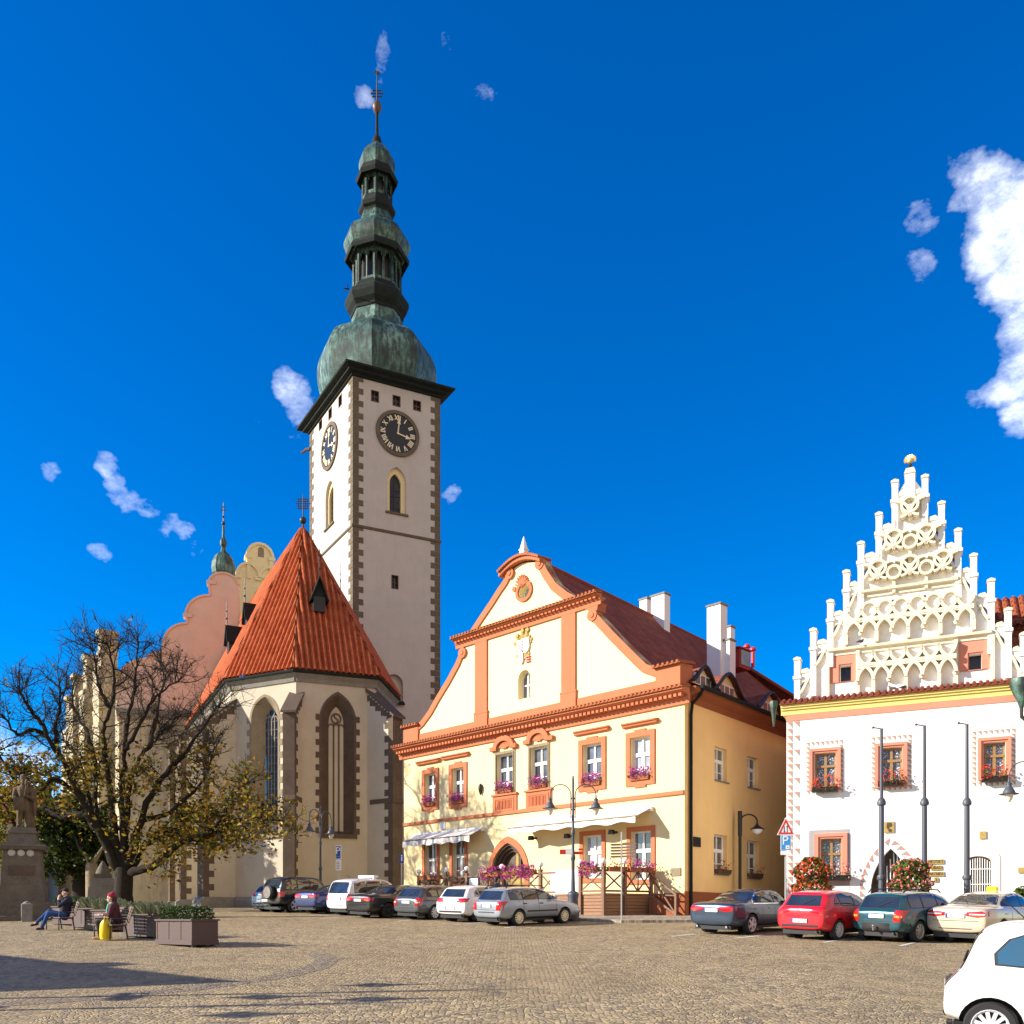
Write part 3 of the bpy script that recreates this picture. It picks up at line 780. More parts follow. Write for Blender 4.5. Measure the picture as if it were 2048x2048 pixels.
t.ring(parch(dx0-.3, dx1+.3, dz0, dza-1.6, dza+.36, 8), parch(dx0, dx1, dz0, dza-1.6, dza, 8), -.06, .0)
t.ring(oval(ocx, ocz, .60, .54), oval(ocx, ocz, .43, .38), -.09, 0); t.box(ocx-.13, ocx+.13, -.12, 0, ocz+.53, ocz+.64)
# shell ornament under the cap
for j in range(1, 10): t.strip([(9.95, ztop-1.15), (9.95+.5*math.cos(PI*j/10), ztop-1.1+.55*math.sin(PI*j/10))], .07, -.11, 0)
for sg in (-1, 1): t.prism(oval(9.95+sg*.55, ztop-1.15, .13, .13, 10), -.1, 0)
t.build('trim', M['orange'], house)
# cornices with dentils
c = MB()
def cornice(x0, x1, z0, z1, pr):
    h = z1-z0
    c.prism([(0,z0-.25),(-.10,z0-.25),(-.10,z0-.08),(-.16,z0),(-.16,z0+h*.25),(-pr*.75,z0+h*.45),(-pr,z0+h*.6),(-pr,z1-.08),(0,z1-.02)], x0, x1, 0, 'x')
    dentils(c, x0+.1, x1-.1, -pr*.72, -.1, z0+h*.1, z0+h*.38, .26)
cornice(-.35, Wd+.3, ze0+.04, ze1-.03, .62)
cx0, cx1 = U(915,1295)[0], U(1200,1210)[0]
cornice(cx0-.05, cx1+.12, zc2+.12, zc2t, .42)
ccp = [(x, ztop-.50+.64*math.cos((x-9.95)/1.85*PI/2)) for x in [8.45+.125*i for i in range(25)]]
for i in range(24): c.prism([ccp[i], ccp[i+1], (ccp[i+1][0], ccp[i+1][1]+.2), (ccp[i][0], ccp[i][1]+.2)], -.3, .6)
c.build('cornice', M['orange'], house)
ct = MB()
tilecap(ct, -.4, Wd+.35, -.72, 0, ze1-.06, .12); tilecap(ct, cx0-.1, cx1+.15, -.5, 0, zc2t, .1)
for x0 in (.1, Wd-1.5): tilecap(ct, x0-.1, x0+1.45, -.3, .95, zl+1.14, .16)
for i in range(24):
    (xa, za), (xb, zb) = ccp[i], ccp[i+1]
    ct.tube([((xa+xb)/2, -.42, (za+zb)/2+.24), ((xa+xb)/2, .62, (za+zb)/2+.3)], .075, 7)
ct.build('cap_tiles', M['claytile'], house)
# white stone pinnacle
p = MB(); zt_ = ztop+.22
for z0, z1, a, b in ((0,.12,.30,.28),(.12,.18,.24,.24),(.18,.55,.22,.17),(.55,.60,.21,.21),(.60,1.28,.17,.015)):
    p.lathe([(a*1.3, zt_+z0), (b*1.3, zt_+z1)], 9.95, .1, 4, PI/4, 0, False)
p.build('pinnacle', M['white'], house)
# coat of arms
k = MB(); ax, az = U(1047,1298); k2 = MB()
sh = lambda cx, cz, w, h: [(cx-w/2,cz+h/2),(cx-w/2,cz-h*.1),(cx-w*.3,cz-h*.4),(cx,cz-h/2),(cx+w*.3,cz-h*.4),(cx+w/2,cz-h*.1),(cx+w/2,cz+h/2)]
for i in range(15):
    a = PI*(.08+.84*i/14); k.strip([(ax+.3*math.cos(a), az+.1+.2*math.sin(a)), (ax+(.62+.1*(i%2))*math.cos(a), az+.15+(.55+.12*(i%3))*math.sin(a))], .12, -.06, 0)
for i in range(10):
    a = -PI*(.15+.7*i/9); k.strip([(ax+.3*math.cos(a), az+.1*math.sin(a)), (ax+.5*math.cos(a), az-.2+.35*math.sin(a))], .13, -.06, 0)
for dx, dz in ((-.38,.75),(0,.95),(.36,.92)): k.prism(oval(ax+dx, az+dz, .1, .11, 12), -.1, 0); k.strip([(ax+dx*.6, az+.3),(ax+dx, az+dz)], .05, -.08, 0)
crest = k.build('coat_of_arms', M['brass'], house)
for cx, cz, w, h in ((-.2,.1,.5,.72),(.24,.12,.5,.78),(-.12,-.5,.34,.55)): k2.prism(sh(ax+cx, az+cz, w, h), -.11, 0)
k2.build('shield', M['signwhite'], crest)
k3 = MB(); k3.box(ax-.44, ax-.415, -.122, -.1, az-.12, az+.42)
for j in range(4): k3.box(ax-.42, ax+.02, -.125, -.1, az-.12+.15*j, az-.05+.15*j)
k3.build('red_stripes', M['signred'], crest); k3 = MB(); k3.box(ax+.25, ax+.27, -.06, -.02, az-.78, az-.44)
for j in range(3): k3.box(ax+.26, ax+.52, -.1, -.02, az-.5-.13*j, az-.44-.13*j)
k3.build('gold_bars', M['signred'], crest)
k4 = MB()
for j in range(4): k4.box(ax+.05+.11*j, ax+.09+.11*j, -.125, -.1, az-.1, az+.45); k4.box(ax-.25+.075*j, ax-.225+.075*j, -.125, -.1, az-.6, az-.26)
k4.build('grey_stripes', M['grey'], crest)
# windows
for k_ in 'abcdef':
    x0,x1,z0,z1 = upw[k_]; window(house, x0, x1, z0, z1, .24, glass='curtain' if k_ == 'f' else 'glass')
for k_ in 'abcd':
    x0,x1,z0,z1 = gw[k_]; window(house, x0, x1, z0, z1, .24, glass='curtain' if k_ == 'c' else 'glass')
for k_ in 'cd':
    x0,x1,z0,z1 = upw[k_]; f_ = MB(); f_.ring(rect(x0-.14,x1+.14,z0-.05,z1+.16), rect(x0,x1,z0,z1), -.05, .0); f_.ring(rect(x0-.05,x1+.05,z0,z1+.06), rect(x0,x1,z0,z1), -.08, .0)
    f_.build('window_surround', M['sandstone'], house)
window(house, aw[0], aw[1], aw[2], aw[3]+.02, .36, top=awo, kind='two')
window(house, ocx-.42, ocx+.42, ocz-.37, ocz+.37, .38, top=oval(ocx, ocz, .42, .37), kind='none', glass='curtain')
for k_ in 'abcd':
    x0,x1,z0,z1 = sw[k_]; w_ = window(house, x0, x1, z0, z1, .26)
    for o in (w_, *w_.children): o.data.transform(SX)
for k_ in 'abcd':
    x0,x1,z0,z1 = sw[k_]; MB().box(x0-.03, x1+.12, -.09, .2, z0-.06, z0).xf(SX).build('window_sill', M['greystone'], house)
# door: dark recess with a leaf and a round beer-copper sign standing inside the arch
m = MB(); m.prism(parch(dx0-.05, dx1+.05, dz0-.1, dza-1.6, dza+.1, 8), .55, .62); dr = m.build('door', M['signbrown'], house)
m = MB(); cxd = (dx0+dx1)/2
for j in range(3): m.ring(parch(dx0+.12*j, dx1-.12*j, dz0, dza-1.6, dza-.15*j, 8), parch(dx0+.12*j+.1, dx1-.12*j-.1, dz0, dza-1.6, dza-.15*j-.13, 8), .05+.15*j, .22+.15*j)
m.build('door_moulding', M['brownstone'], house)
m = MB(); m.prism(oval(cxd+.35, dza-2.0, .62, .68, 24), .30, .42); m.box(cxd+.27, cxd+.45, .33, .39, dza-1.45, dza-.55); m.ring(oval(cxd+.35, dza-2.0, .62, .68, 24), oval(cxd+.35, dza-2.0, .52, .58, 24), .26, .30)
m.build('door_emblem', M['brass'], house)
# eaves box, gutter, downpipe on the side
e = MB(); e.prism([(0,zs-.05),(-.06,zs-.05),(-.16,zs+.18),(-.55,zs+.38),(-.55,zs+.54),(0,zs+.54)], .0, sl, 0, 'x'); e.xf(SX); e.build('eaves_board', M['darkorange'], house)
e = MB(); e.tube([(.35,-.66,zs+.56),(sl,-.66,zs+.56)], .10, 8); e.xf(SX); e.build('gutter', M['darkcopper'], house)
e = MB(); e.tube([(.55,-.62,zs+.50),(.55,-.5,zs+.25),(.5,-.12,zs-.1),(.42,-.1,zs-.6),(.42,-.1,.3),(.5,-.2,.05)], .075, 8); e.xf(SX); e.build('downpipe', M['darkcopper'], house)
# roof over the whole length, flared at the eaves
LD = SX.to_3x3() @ Vector((1,0,0))
zr = U(1049,1107)[1]
zeave = zs+.63
P1, P2 = (Wd-1.9, U(1300,1336)[1]), (Wd-4.3, U(1255,1296)[1]); P0 = (Wd+.62, zeave-.06); P3 = (9.95, zr)
Q = [P0, P1, P2, P3]
QL = [(2*9.95-a, b) for a, b in Q]
rf = MB(); y0 = .45
for prof in (Q, QL):
    for i in range(3):
        (xa, za), (xb, zb) = prof[i], prof[i+1]
        A, B = Vector((xa, y0, za)), Vector((xb, y0, zb)); f0, f1 = (za-P0[1])/(zr-P0[1]), (zb-P0[1])/(zr-P0[1])
        vs = [A, A+LD*(sl-y0-(sl-RL)*f0), B+LD*(sl-y0-(sl-RL)*f1), B]
        if prof is QL: vs = vs[::-1]
        rf.roof(vs, A, A+LD)
E1 = Vector((P0[0],0,P0[1]))+LD*sl; E2 = Vector((QL[0][0],0,QL[0][1]))+LD*sl; E3 = Vector((9.95,0,zr))+LD*RL
rf.roof([E1, E2, E3], E1, E2)
roof_o = rf.build('roof', M['darktile'], house)
rb = MB(); rb.tube([Vector((9.95,y0,zr+.02)), Vector((9.95,0,zr+.02))+LD*RL], .13, 8); rb.tube([E3, E1], .13, 8); rb.build('ridge_tiles', M['claytiledark'], roof_o)
# eyelid dormers
def roofz(s):                                          # height of the right-hand slope at distance s in from the eave
    x = P0[0]-s
    for (xa,za),(xb,zb) in ((P0,P1),(P1,P2),(P2,P3)):
        if xb <= x <= xa+1e-6: return za+(zb-za)*(xa-x)/(xa-xb)
    return zr
def roofs(z):
    for (xa,za),(xb,zb) in ((P0,P1),(P1,P2),(P2,P3)):
        if za <= z <= zb: return P0[0]-(xa+(xb-xa)*(z-za)/(zb-za))
    return P0[0]-P3[0]
def roof_u(px, s):
    o_ = YF.mat() @ Vector((P0[0]-s, 0, 0)); d_ = YF.mat().to_3x3() @ LD; return uv_end(px, o_.x, o_.y, d_.x, d_.y)
for cu, b_, h_ in ((1.85,1.3,.85),(roof_u(1452,.75),1.75,1.0),(roof_u(1537,.75),1.75,1.0)):
    s0 = .75; n_ = 20; z0_ = roofz(s0); hood_ = MB(); face = []; front = []; cu = max(cu, 1.85)
    def pos(uu, s, z): 
        p = Vector((P0[0]-s, 0, z))+LD*uu; return p
    for i in range(n_+1):
        tt = -1+2*i/n_; z = z0_+h_*(.5+.5*math.cos(PI*tt)); front.append((cu+b_*tt, z))
    rows = []
    for (uu, z) in front:
        s1 = max(s0+.02, roofs(z+.02)); st = [s0-.22+(s1+.1-s0+.22)*j/6 for j in range(7)]
        rows.append([pos(uu, s, z+.06) for s in st])
    for i in range(n_):
        for j in range(6):
            q = [rows[i][j], rows[i+1][j], rows[i+1][j+1], rows[i][j+1]]
            hood_.uv[len(hood_.f)] = [(front[i+(k_ in (1,2))][0], (j+(k_ > 1))*.5+ .3*front[i+(k_ in (1,2))][1]) for k_ in range(4)]
            hood_.add(q, [(0,1,2,3)], 0, True)
    dm = hood_.build('dormer', M['darktile'], house)
    e = MB(); e.tube([r_[0] for r_ in rows], .085, 6); e.build('dormer_edge', M['black'], dm)
    fm = MB()
    for i in range(n_):
        a_, b2 = pos(front[i][0], s0, front[i][1]), pos(front[i+1][0], s0, front[i+1][1])
        fm.add([pos(front[i][0], s0, z0_-.25), pos(front[i+1][0], s0, z0_-.25), b2, a_], [(0,1,2,3)])
    fm.build('dormer_face', M['yellow'], dm)
    wm = MB()
    for j in range(3):
        ua = cu-.72+.5*j
        wm.box(ua, ua+.44, -.05, 0, z0_-.02, z0_+.48)
    TM = Matrix.Translation(pos(0, s0, 0)) @ Matrix(((LD.x, -1, 0, 0), (LD.y, 0, 0, 0), (0, 0, 1, 0), (0, 0, 0, 1)))
    wm2 = MB()
    for j in range(3):
        ua = cu-.72+.5*j; a_, b2 = pos(ua, s0-.04, z0_), pos(ua+.44, s0-.04, z0_+.5)
        wm2.bar(pos(ua+.22, s0, z0_), pos(ua+.22, s0, z0_+.55), .46, .1, 0, (1,0,0))
    wm2.build('dormer_window_frame', M['whiteframe'], dm)
    wm3 = MB()
    for j in range(3):
        ua = cu-.72+.5*j
        wm3.bar(pos(ua+.22, s0-.05, z0_+.08), pos(ua+.22, s0-.05, z0_+.48), .32, .04, 0, (1,0,0))
    wm3.build('dormer_glass', M['glass'], dm)
# chimneys: placed by distance along the ridge and in from the eave
def chimney(uu, s, w, d, ztop_, mat_='white', capm='greystone'):
    c_ = MB(); o_ = Vector((P0[0]-s, 0, 0))+LD*uu
    c_.box(o_.x-w/2, o_.x+w/2, o_.y-d/2, o_.y+d/2, roofz(s)-1.2, ztop_)
    ch = c_.build('chimney', M[mat_], roof_o)
    MB().box(o_.x-w/2-.06, o_.x+w/2+.06, o_.y-d/2-.06, o_.y+d/2+.06, ztop_, ztop_+.1).build('chimney_cap', M[capm], ch)
    return o_
def roof_place(px, ridge_s):                            # length along the house where a slope line at distance s meets column px
    o_ = YF.mat() @ Vector((P0[0]-ridge_s, 0, 0)); d_ = YF.mat().to_3x3() @ LD
    return uv_end(px, o_.x, o_.y, d_.x, d_.y), o_, d_
def chim_px(pxc, py, s, w, d):
    uu, o_, d_ = roof_place(pxc, s); chimney(uu, s, w, d, hz(py, o_.y+d_.y*uu)-YF.z)
chim_px(1321, 1193, 10.2, 1.0, .6); chim_px(1291, 1201, 12.2, .6, .5)
chim_px(1434, 1214, 5.2, .9, .7); chim_px(1456, 1284, 4.6, .6, .6); chim_px(1458, 1257, 5.6, .5, .45)
M['hatchred'] = plaster('red_sheet_metal', (.36,.05,.035), .1, .1)
# small red roof-light house and vents near the far ridge
uu, o_, d_ = roof_place(1487, 6.6); zz = hz(1316, o_.y+d_.y*uu)-YF.z
p_ = Vector((P0[0]-6.6, 0, zz))+LD*uu
rd = MB(); rd.box(p_.x-1.8, p_.x+.1, p_.y-.62, p_.y+.62, zz-.7, zz+.52); rd.prism([(p_.x-2.0,zz+.75),(p_.x+.2,zz+.50),(p_.x+.2,zz+.58),(p_.x-2.0,zz+.85)], p_.y-.75, p_.y+.75)
rdo = rd.build('roof_hatch', M['hatchred'], roof_o)
MB().box(p_.x+.05, p_.x+.14, p_.y-.48, p_.y+.48, zz-.5, zz+.42).build('hatch_glass', M['glass'], rdo)
for px_, py_ in ((1494,1292),(1506,1298)):
    uu, o_, d_ = roof_place(px_, 6.9); zz = hz(py_, o_.y+d_.y*uu)-YF.z; q = Vector((P0[0]-6.9, 0, zz))+LD*uu
    MB().lathe([(.12,zz-1.2),(.12,zz-.1),(.22,zz-.1),(.22,zz),(.1,zz+.12)], q.x, q.y, 10).build('roof_vent', M['signred'], roof_o)
# street name plate and wall plaque
npz = YS.uz(1393,1684); n_ = MB().box(npz[0]-.32, npz[0]+.32, -.05, 0, npz[1]-.22, npz[1]+.22).xf(SX); n_.build('street_name_plate', M['dial'], house)
pq = U(1352,1744); MB().box(pq[0]-.27, pq[0]+.27, -.05, 0, pq[1]-.18, pq[1]+.18).build('wall_plaque', M['sandstone'], house)
# small wall niche, lamp and boxes under the awnings
q = U(963,1578); MB().lathe([(.02,q[1]-.35),(.11,q[1]-.1),(.13,q[1]+.15),(.02,q[1]+.3)], q[0], -.08, 8).build('wall_lantern', M['black'], house)
q = U(886,1650); MB().box(q[0]-.2, q[0]+.2, -.04, 0, q[1]-.22, q[1]+.22).build('wall_sign', M['signwhite'], house)
# pavement in front and beside
tag(sheet('pavement', [tuple(YF.w(-2,.1,0)[:2]), tuple(YF.w(-2,-5.2,0)[:2]), tuple(YF.w(Wd+.6,-5.2,0)[:2]), tuple(YF.w(Wd+3.6,-1.5,0)[:2]), tuple(YF.w(Wd+3.6,8,0)[:2]), tuple(YF.w(Wd-.3,8,0)[:2]), tuple(YF.w(Wd-.3,.1,0)[:2])], .11, M['pave'], .3), kind='structure')
# flower boxes of the upper storey
col = {'a':'far-left window of the upper floor','b':'second upper window from the left','c':'left of the two arch-hooded upper windows','d':'right of the two arch-hooded upper windows','e':'upper window left of the last one','f':'last upper window by the house corner'}
for k_ in 'abcdef':
    x0,x1,z0,z1 = upw[k_]
    trough('magenta petunias on the sill of the '+col[k_], YF.w((x0+x1)/2, -.06, z0-.03), YF.rot, (x1-x0)*.93, 'petunia', n=190, h=.30, group='petunia boxes on the yellow house')
for k_, nm in (('c','street-side window nearest the corner'),('d','street-side window further down the lane')):
    x0,x1,z0,z1 = sw[k_]
    trough('dark trough of withering flowers at the '+nm, YS.w((x0+x1)/2+.05, -.1, z0+.0), YS.rot, (x1-x0)*1.0, 'redpetal', n=26, h=.35, group='dark flower troughs on the side wall', box='signbrown')
for k_, nm in (('a','leftmost ground-floor window'),('b','ground-floor window left of the arched door')):
    x0,x1,z0,z1 = gw[k_]
    trough('rusty autumn plants in a trough at the '+nm, YF.w((x0+x1)/2, -.14, z0+.0), YF.rot, (x1-x0)*1.0, 'redpetal', n=45, h=.5, group='plant troughs at the ground-floor windows', box='signbrown', leaf='olive_leaf')
# ---------------------------------------------------------------- awnings
def awning(a_px, b_px, top_py, outp, drop, label, va):
    x0, _ = U(a_px, 1650); x1, _ = U(b_px, 1640); z1 = U(a_px, top_py)[1]
    t = thing('awning', label, 'awning', YF.w((x0+x1)/2, 0, z1), YF.rot); l = (x1-x0)/2
    MB().box(-l-.05, l+.05, -.2, 0, -.1, .12).build('cassette', M['whiteframe'], t)
    c = MB(); c.prism([(-.12,.08),(-outp,-drop+.03),(-outp,-drop),(-.12,.05)], -l, l, 0, 'x'); c.build('canopy', M['awning'], t)
    n = 40; v = MB()
    vs = []
    for i in range(n+1):
        x = -l+2*l*i/n; zz = -drop-va-.05*math.cos(i*PI*2/8); vs.append((x, -outp-.01-.012*math.sin(i*1.3), -drop+.02)); vs.append((x, -outp-.012-.03*math.sin(i*1.3), zz))
    v.add(vs, [(2*i, 2*i+2, 2*i+3, 2*i+1) for i in range(n)]); v.build('valance', M['awning'], t)
    MB().tube([(-l,-outp,-drop+.02),(l,-outp,-drop+.02)], .04, 8).build('front_bar', M['sandstone'], t)
    for q in (-l*.6, l*.6):
        MB().tube([(q,-.1,-.05),(q+.45,-outp*.55,-drop*.55-.1),(q,-outp,-drop)], .028, 6).build('arm', M['whiteframe'], t)
    return t
awning(834, 968, 1672, 1.05, .40, 'pale striped awning over the two ground-floor windows left of the arched door', .30)
awning(1050, 1305, 1645, 1.25, .42, 'long cream awning over the terrace right of the arched door', .24)
# lamps under the right awning
for px_, py_ in ((1066,1676),(1138,1672),(1227,1664)):
    u_, z_ = U(px_, py_, .25); o = MB(); o.box(-.05,.05,-.02,.25,-.05,.05); o.prism([(-.14,-.12),(.14,-.12),(.1,.1),(-.1,.1)], -.25, -.05)
    tag(o.build('floodlight', M['black'], None, loc=YF.w(u_, -.25, z_)), 'small black floodlight on a wall bracket under the '+('left end' if px_ < 1100 else 'middle' if px_ < 1200 else 'right end')+' of the long awning', 'wall light', 'floodlights under the long awning').rotation_euler.z = YF.rot
# ---------------------------------------------------------------- terrace with crossed railings
OUT = 2.7
tx = lambda px: YF.uz(px, 1780, OUT)[0]
xr_ = tx(1207); xl_ = tx(838)
zd = YF.uz(1207, 1786, OUT)[1]
ter = thing('terrace', 'raised timber restaurant terrace with crossed railings and globe lamps before the yellow house', 'terrace', (YF.x, YF.y, YF.z), YF.rot)
xe = U(1309,1785)[0]                                   # where the return railing meets the wall
MB().prism([(xl_,-OUT),(xr_,-OUT),(xe,-.12),(xl_,-.12)], zd-.07, zd, 0, 'z').build('deck', M['deckwood'], ter)
sk = MB(); nb = 7
for j in range(nb):
    za, zb = -.05+(zd-.02)*j/nb, -.05+(zd-.02)*(j+1)/nb-.02
    sk.bar((xl_,-OUT+.06,(za+zb)/2),(xr_,-OUT+.06,(za+zb)/2), .04, zb-za); sk.bar((xr_-.05,-OUT+.06,(za+zb)/2),(xe-.04,-.12,(za+zb)/2), .04, zb-za)
sk.build('skirt', M['deckwood'], ter)
def post(x, y, h, base=-.1, globe=True):
    o = MB().box(x-.075, x+.075, y-.075, y+.075, base, h); o.cbox(x-.10, x+.10, y-.10, y+.10, h, h+.07, .02)
    p = o.build('post', M['railwood'], ter)
    if globe:
        s = MB(); s.tube([(x,y,h+.05),(x,y,h+.2)], .035, 8); s.build('lamp_neck', M['black'], p)
        s = MB(); s.ball((x,y,h+.30), .135, 0, 14); s.build('globe', M['globe'], p)
def rail(a, b, n, z0, z1, solid=None):
    a, b = Vector(a), Vector(b); r = MB()
    r.bar((*a, z1), (*b, z1), .09, .09); r.bar((*a, z0), (*b, z0), .07, .09)
    for i in range(n):
        p, q = a+(b-a)*i/n, a+(b-a)*(i+1)/n
        if solid and i in solid: continue
        r.bar((*p, z0), (*q, z1), .045, .065); r.bar((*p, z1-.004), (*q, z0-.004), .041, .061)
        if i: r.bar((*p, z0), (*p, z1), .06, .06)
    return r.build('railing_panel', M['railwood'], ter)
zt1 = zd+1.0
pp = [838, 893, 934, 1004, 1081, 1161, 1207]
xs = [tx(p) for p in pp]
for i, x in enumerate(xs): post(x, -OUT, zt1+.12)
rail((xs[0],-OUT),(xs[1],-OUT), 2, zd+.1, zt1); rail((xs[1],-OUT),(xs[2],-OUT), 1, zd+.1, zt1); rail((xs[2],-OUT),(xs[3],-OUT), 3, zd+.1, zt1)
rail((xs[3],-OUT),(xs[4],-OUT), 2, zd+.1, zt1); rail((xs[4],-OUT),(xs[4]+1.0,-OUT), 1, zd+.1, zt1); rail((xs[5],-OUT),(xs[6],-OUT), 1, zd+.1, zt1)
wx0, wx1 = tx(1102), tx(1158)
MB().box(wx0, wx1, -OUT-.03, -OUT+.03, zd+.02, zt1+.12).build('white_panel', M['signwhite'], ter)
mid = Vector((xr_+(xe-xr_)*.42, -OUT+(OUT-.12)*.42)); en = Vector((xe, -.12))
post(mid.x, mid.y, zt1+.12); post(xe-.06, -.2, zt1, globe=False)
rail((xr_,-OUT), tuple(mid), 1, zd+.1, zt1); rail(tuple(mid), (xe-.06,-.2), 2, zd+.1, zt1)
# ramp rail beside the return
o = MB(); xr2 = U(1366,1815)[0]
o.bar((xe+.2,-.55,zd-.1),(xr2,-.55,.12), .07, .09); o.bar((xe+.2,-.55,zd+.85),(xr2,-.55,1.0), .07, .09); o.bar((xr2,-.55,0),(xr2,-.55,1.02), .09, .09)
o.bar((xe+.2,-.55,zd+.8),(xr2,-.55,.14), .05, .06); o.bar((xe+.2,-.55,zd-.05),(xr2,-.55,.95), .046, .056); o.bar((xe+.2,-.55,0),(xe+.2,-.55,zd+.9), .09, .09)
o.build('ramp_rail', M['railwood'], ter)
o = MB(); o.prism([(xe+.05,-.1),(xr2,-.1),(xr2,.03),(xe+.05,zd-.2)], -.5, -.1); o.build('ramp', M['darkorange'], ter)
# railing flower boxes
for a, b, pet, nm, nn in ((968,1002,'petunia','left of the globe post before the door',240),(1010,1048,'petunia','right of the globe post before the door',230),(1048,1074,'petunia','just left of the post beside the white panel',260),(1165,1200,'petunia','on the front corner of the terrace railing',240)):
    xa, xb = tx(a), tx(b); trough('magenta flowers in a railing trough '+nm, YF.w((xa+xb)/2, -OUT-.12, zt1-.05), YF.rot, xb-xa, pet, n=nn, h=.26, sp=.15, group='railing flower troughs', droop=.34, up=.02)
ry = math.atan2(OUT-.12, xe-xr_)
for f0, f1, pet, nm, nn in ((.06,.36,'redpetal','nearest the front corner, faded and brown',30),(.48,.70,'petunia','beyond the middle post, pink above faded leaves',60),(.74,.96,'petunia','closest to the house wall',50)):
    a = Vector((xr_,-OUT)).lerp(en, f0); b = Vector((xr_,-OUT)).lerp(en, f1); c_ = (a+b)/2; nrm = Vector((math.sin(ry), -math.cos(ry)))*.12
    trough('side railing trough '+nm, YF.w(c_.x+nrm.x, c_.y+nrm.y, zt1-.05), YF.rot+ry, (b-a).length, pet, n=nn, h=.4, group='railing flower troughs', leaf='olive_leaf', up=.05)
xa, xb = tx(842), tx(884); trough('railing trough with pale leaves at the far left of the terrace', YF.w((xa+xb)/2, -OUT-.1, zt1-.05), YF.rot, xb-xa, 'petunia', n=20, h=.25, group='railing flower troughs', leaf='olive_leaf')
mb_ = thing('menu_board', 'black framed menu board on the terrace railing behind the white hatchback', 'menu board', YF.w(tx(948), -OUT-.02, zd+.15), YF.rot)
MB().ring(rect(-.42,.42,0,.85), rect(-.34,.34,.08,.77), -.05, .05).build('frame', M['black'], mb_); MB().box(-.34,.34,-.02,.02,.08,.77).build('board', M['signwhite'], mb_)
# ---------------------------------------------------------------- white town hall with the stepped tracery gable
TH = Fac((1573-CX)/F*39.5, 39.5, .906, -.423, g(39.5)+.05)
hall = thing('town_hall', 'white town hall with a stepped gable of cream tracery and pink window frames', 'town hall', (TH.x, TH.y, TH.z), TH.rot)
T = TH.uz; WT = 13.2
zc0, zc1 = T(1573,1429)[1], T(1573,1411)[1]; zf0 = T(1573,1443)[1]
tu = {'a': TH.rect(1629.4,1671.5,1507.5,1576), 'b': TH.rect(1761,1804,1497,1564), 'c': TH.rect(1967,2010.7,1486.5,1555)}
tg = TH.rect(1641,1683,1678,1757)
tb = TH.rect(1928,1983,1724,1800)
px0, pz = T(1741,1720); px1 = T(1822,1720)[0]; pza = T(1778,1697)[1]
pds = pza-1.75
portal = parch(px0, px1, -.05, pds, pza, 8)
barred = rarch(tb[0], tb[1], tb[2]-.4, tb[3]-.02, tb[3]+.22)
m = MB(); m.wall([(0,-.4),(WT,-.4),(WT,zc0+.05),(0,zc0+.05)], [rect(*tu[k]) for k in 'abc']+[rect(*tg), portal, barred], 0, .34)
m.quad((0,0,-.4),(0,0,zc0+.05),(0,14,zc0+.05),(0,14,-.4))
m.build('front_wall', M['white'], hall)
m = MB(); m.box(-.01, WT, -.03, .0, zf0, zc0); m.build('frieze', M['pink'], hall)
m = MB(); h = zc1-zc0
m.prism([(0,zc0-.04),(-.04,zc0-.04),(-.05,zc0+h*.40),(-.11,zc0+h*.42),(-.115,zc0+h*.66),(-.18,zc0+h*.68),(-.185,zc1-.02),(0,zc1+.05)], -.22, WT, 0, 'x')
m.prism([(0,zc0-.02),(.0,zc0-.02),(.0,zc1-.02),(0,zc1+.05)][:0] or [(0,zc0),(3,zc0),(3,zc1),(0,zc1)], -.18, -.02, 0, 'x')
m.build('cornice', M['yellowtrim'], hall)
m = MB(); tilecap(m, -.26, WT, -.27, .34, zc1+.06, .22, .235, .085); m.build('cap_tiles', M['claytiledark'], hall)
# pink surrounds
def tsur(r, w, dp, w2=.085):
    x0,x1,z0,z1 = r; m = MB()
    m.ring(rect(x0-w,x1+w,z0-w*.6,z1+w), rect(x0-w2,x1+w2,z0-w2*.6,z1+w2), -dp, 0); m.ring(rect(x0-w2,x1+w2,z0-w2*.6,z1+w2), rect(x0-.01,x1+.01,z0,z1+.01), -dp*.45, .05)
    if w < .2: m.box(x0-.2, x1+.2, -.13, 0, z0-.26, z0-.14)
    m.build('window_surround', M['pink'], hall)
for k in 'abc': tsur(tu[k], .2 if k != 'b' else .199, .10)
tsur(tg, .23, .09)
m = MB(); x0,x1,z0,z1 = TH.rect(1618,1699.6,1661,1772); m.ring(rect(x0,x1,z0,z1), rect(tg[0]-.25,tg[1]+.25,tg[2]-.15,tg[3]+.25), -.006, 0); m.build('painted_frame', M['grey'], hall)
# sgraffito: squares cut by diagonals, red above, grey to the right
def xsq(mb, x0, x1, z0, z1):
    cx, cz, e = (x0+x1)/2, (z0+z1)/2, .012
    mb.prism([(x0+e,z1-e),(x1-e,z1-e),(cx,cz+e)], -.008, -.001, 0); mb.prism([(x1-e,z1-2*e),(x1-e,z0+e),(cx+e,cz)], -.008, -.001, 1)
    mb.prism([(x1-2*e,z0+e),(x0+e,z0+e),(cx,cz-e)], -.008, -.001, 2)
for (a,b,c,d) in ((1610.5,1686.7,1485,1590),(1740.6,1824,1474.7,1583.8),(1942,2031.7,1463,1575)):
    x0,x1,z0,z1 = TH.rect(a,b,c,d); s = .20; m = MB()
    nx = max(6, round((x1-x0)/s)); nz = max(7, round((z1-z0)/s)); sx, sz = (x1-x0)/nx, (z1-z0)/nz
    for i in range(nx):
        for j in range(nz):
            if i in (0, nx-1) or j in (0, nz-1): xsq(m, x0+sx*i, x0+sx*(i+1), z0+sz*j, z0+sz*(j+1))
    m.build('sgraffito_frame', [M['sgrafred'], M['sgrafgrey'], M['cream2']], hall)
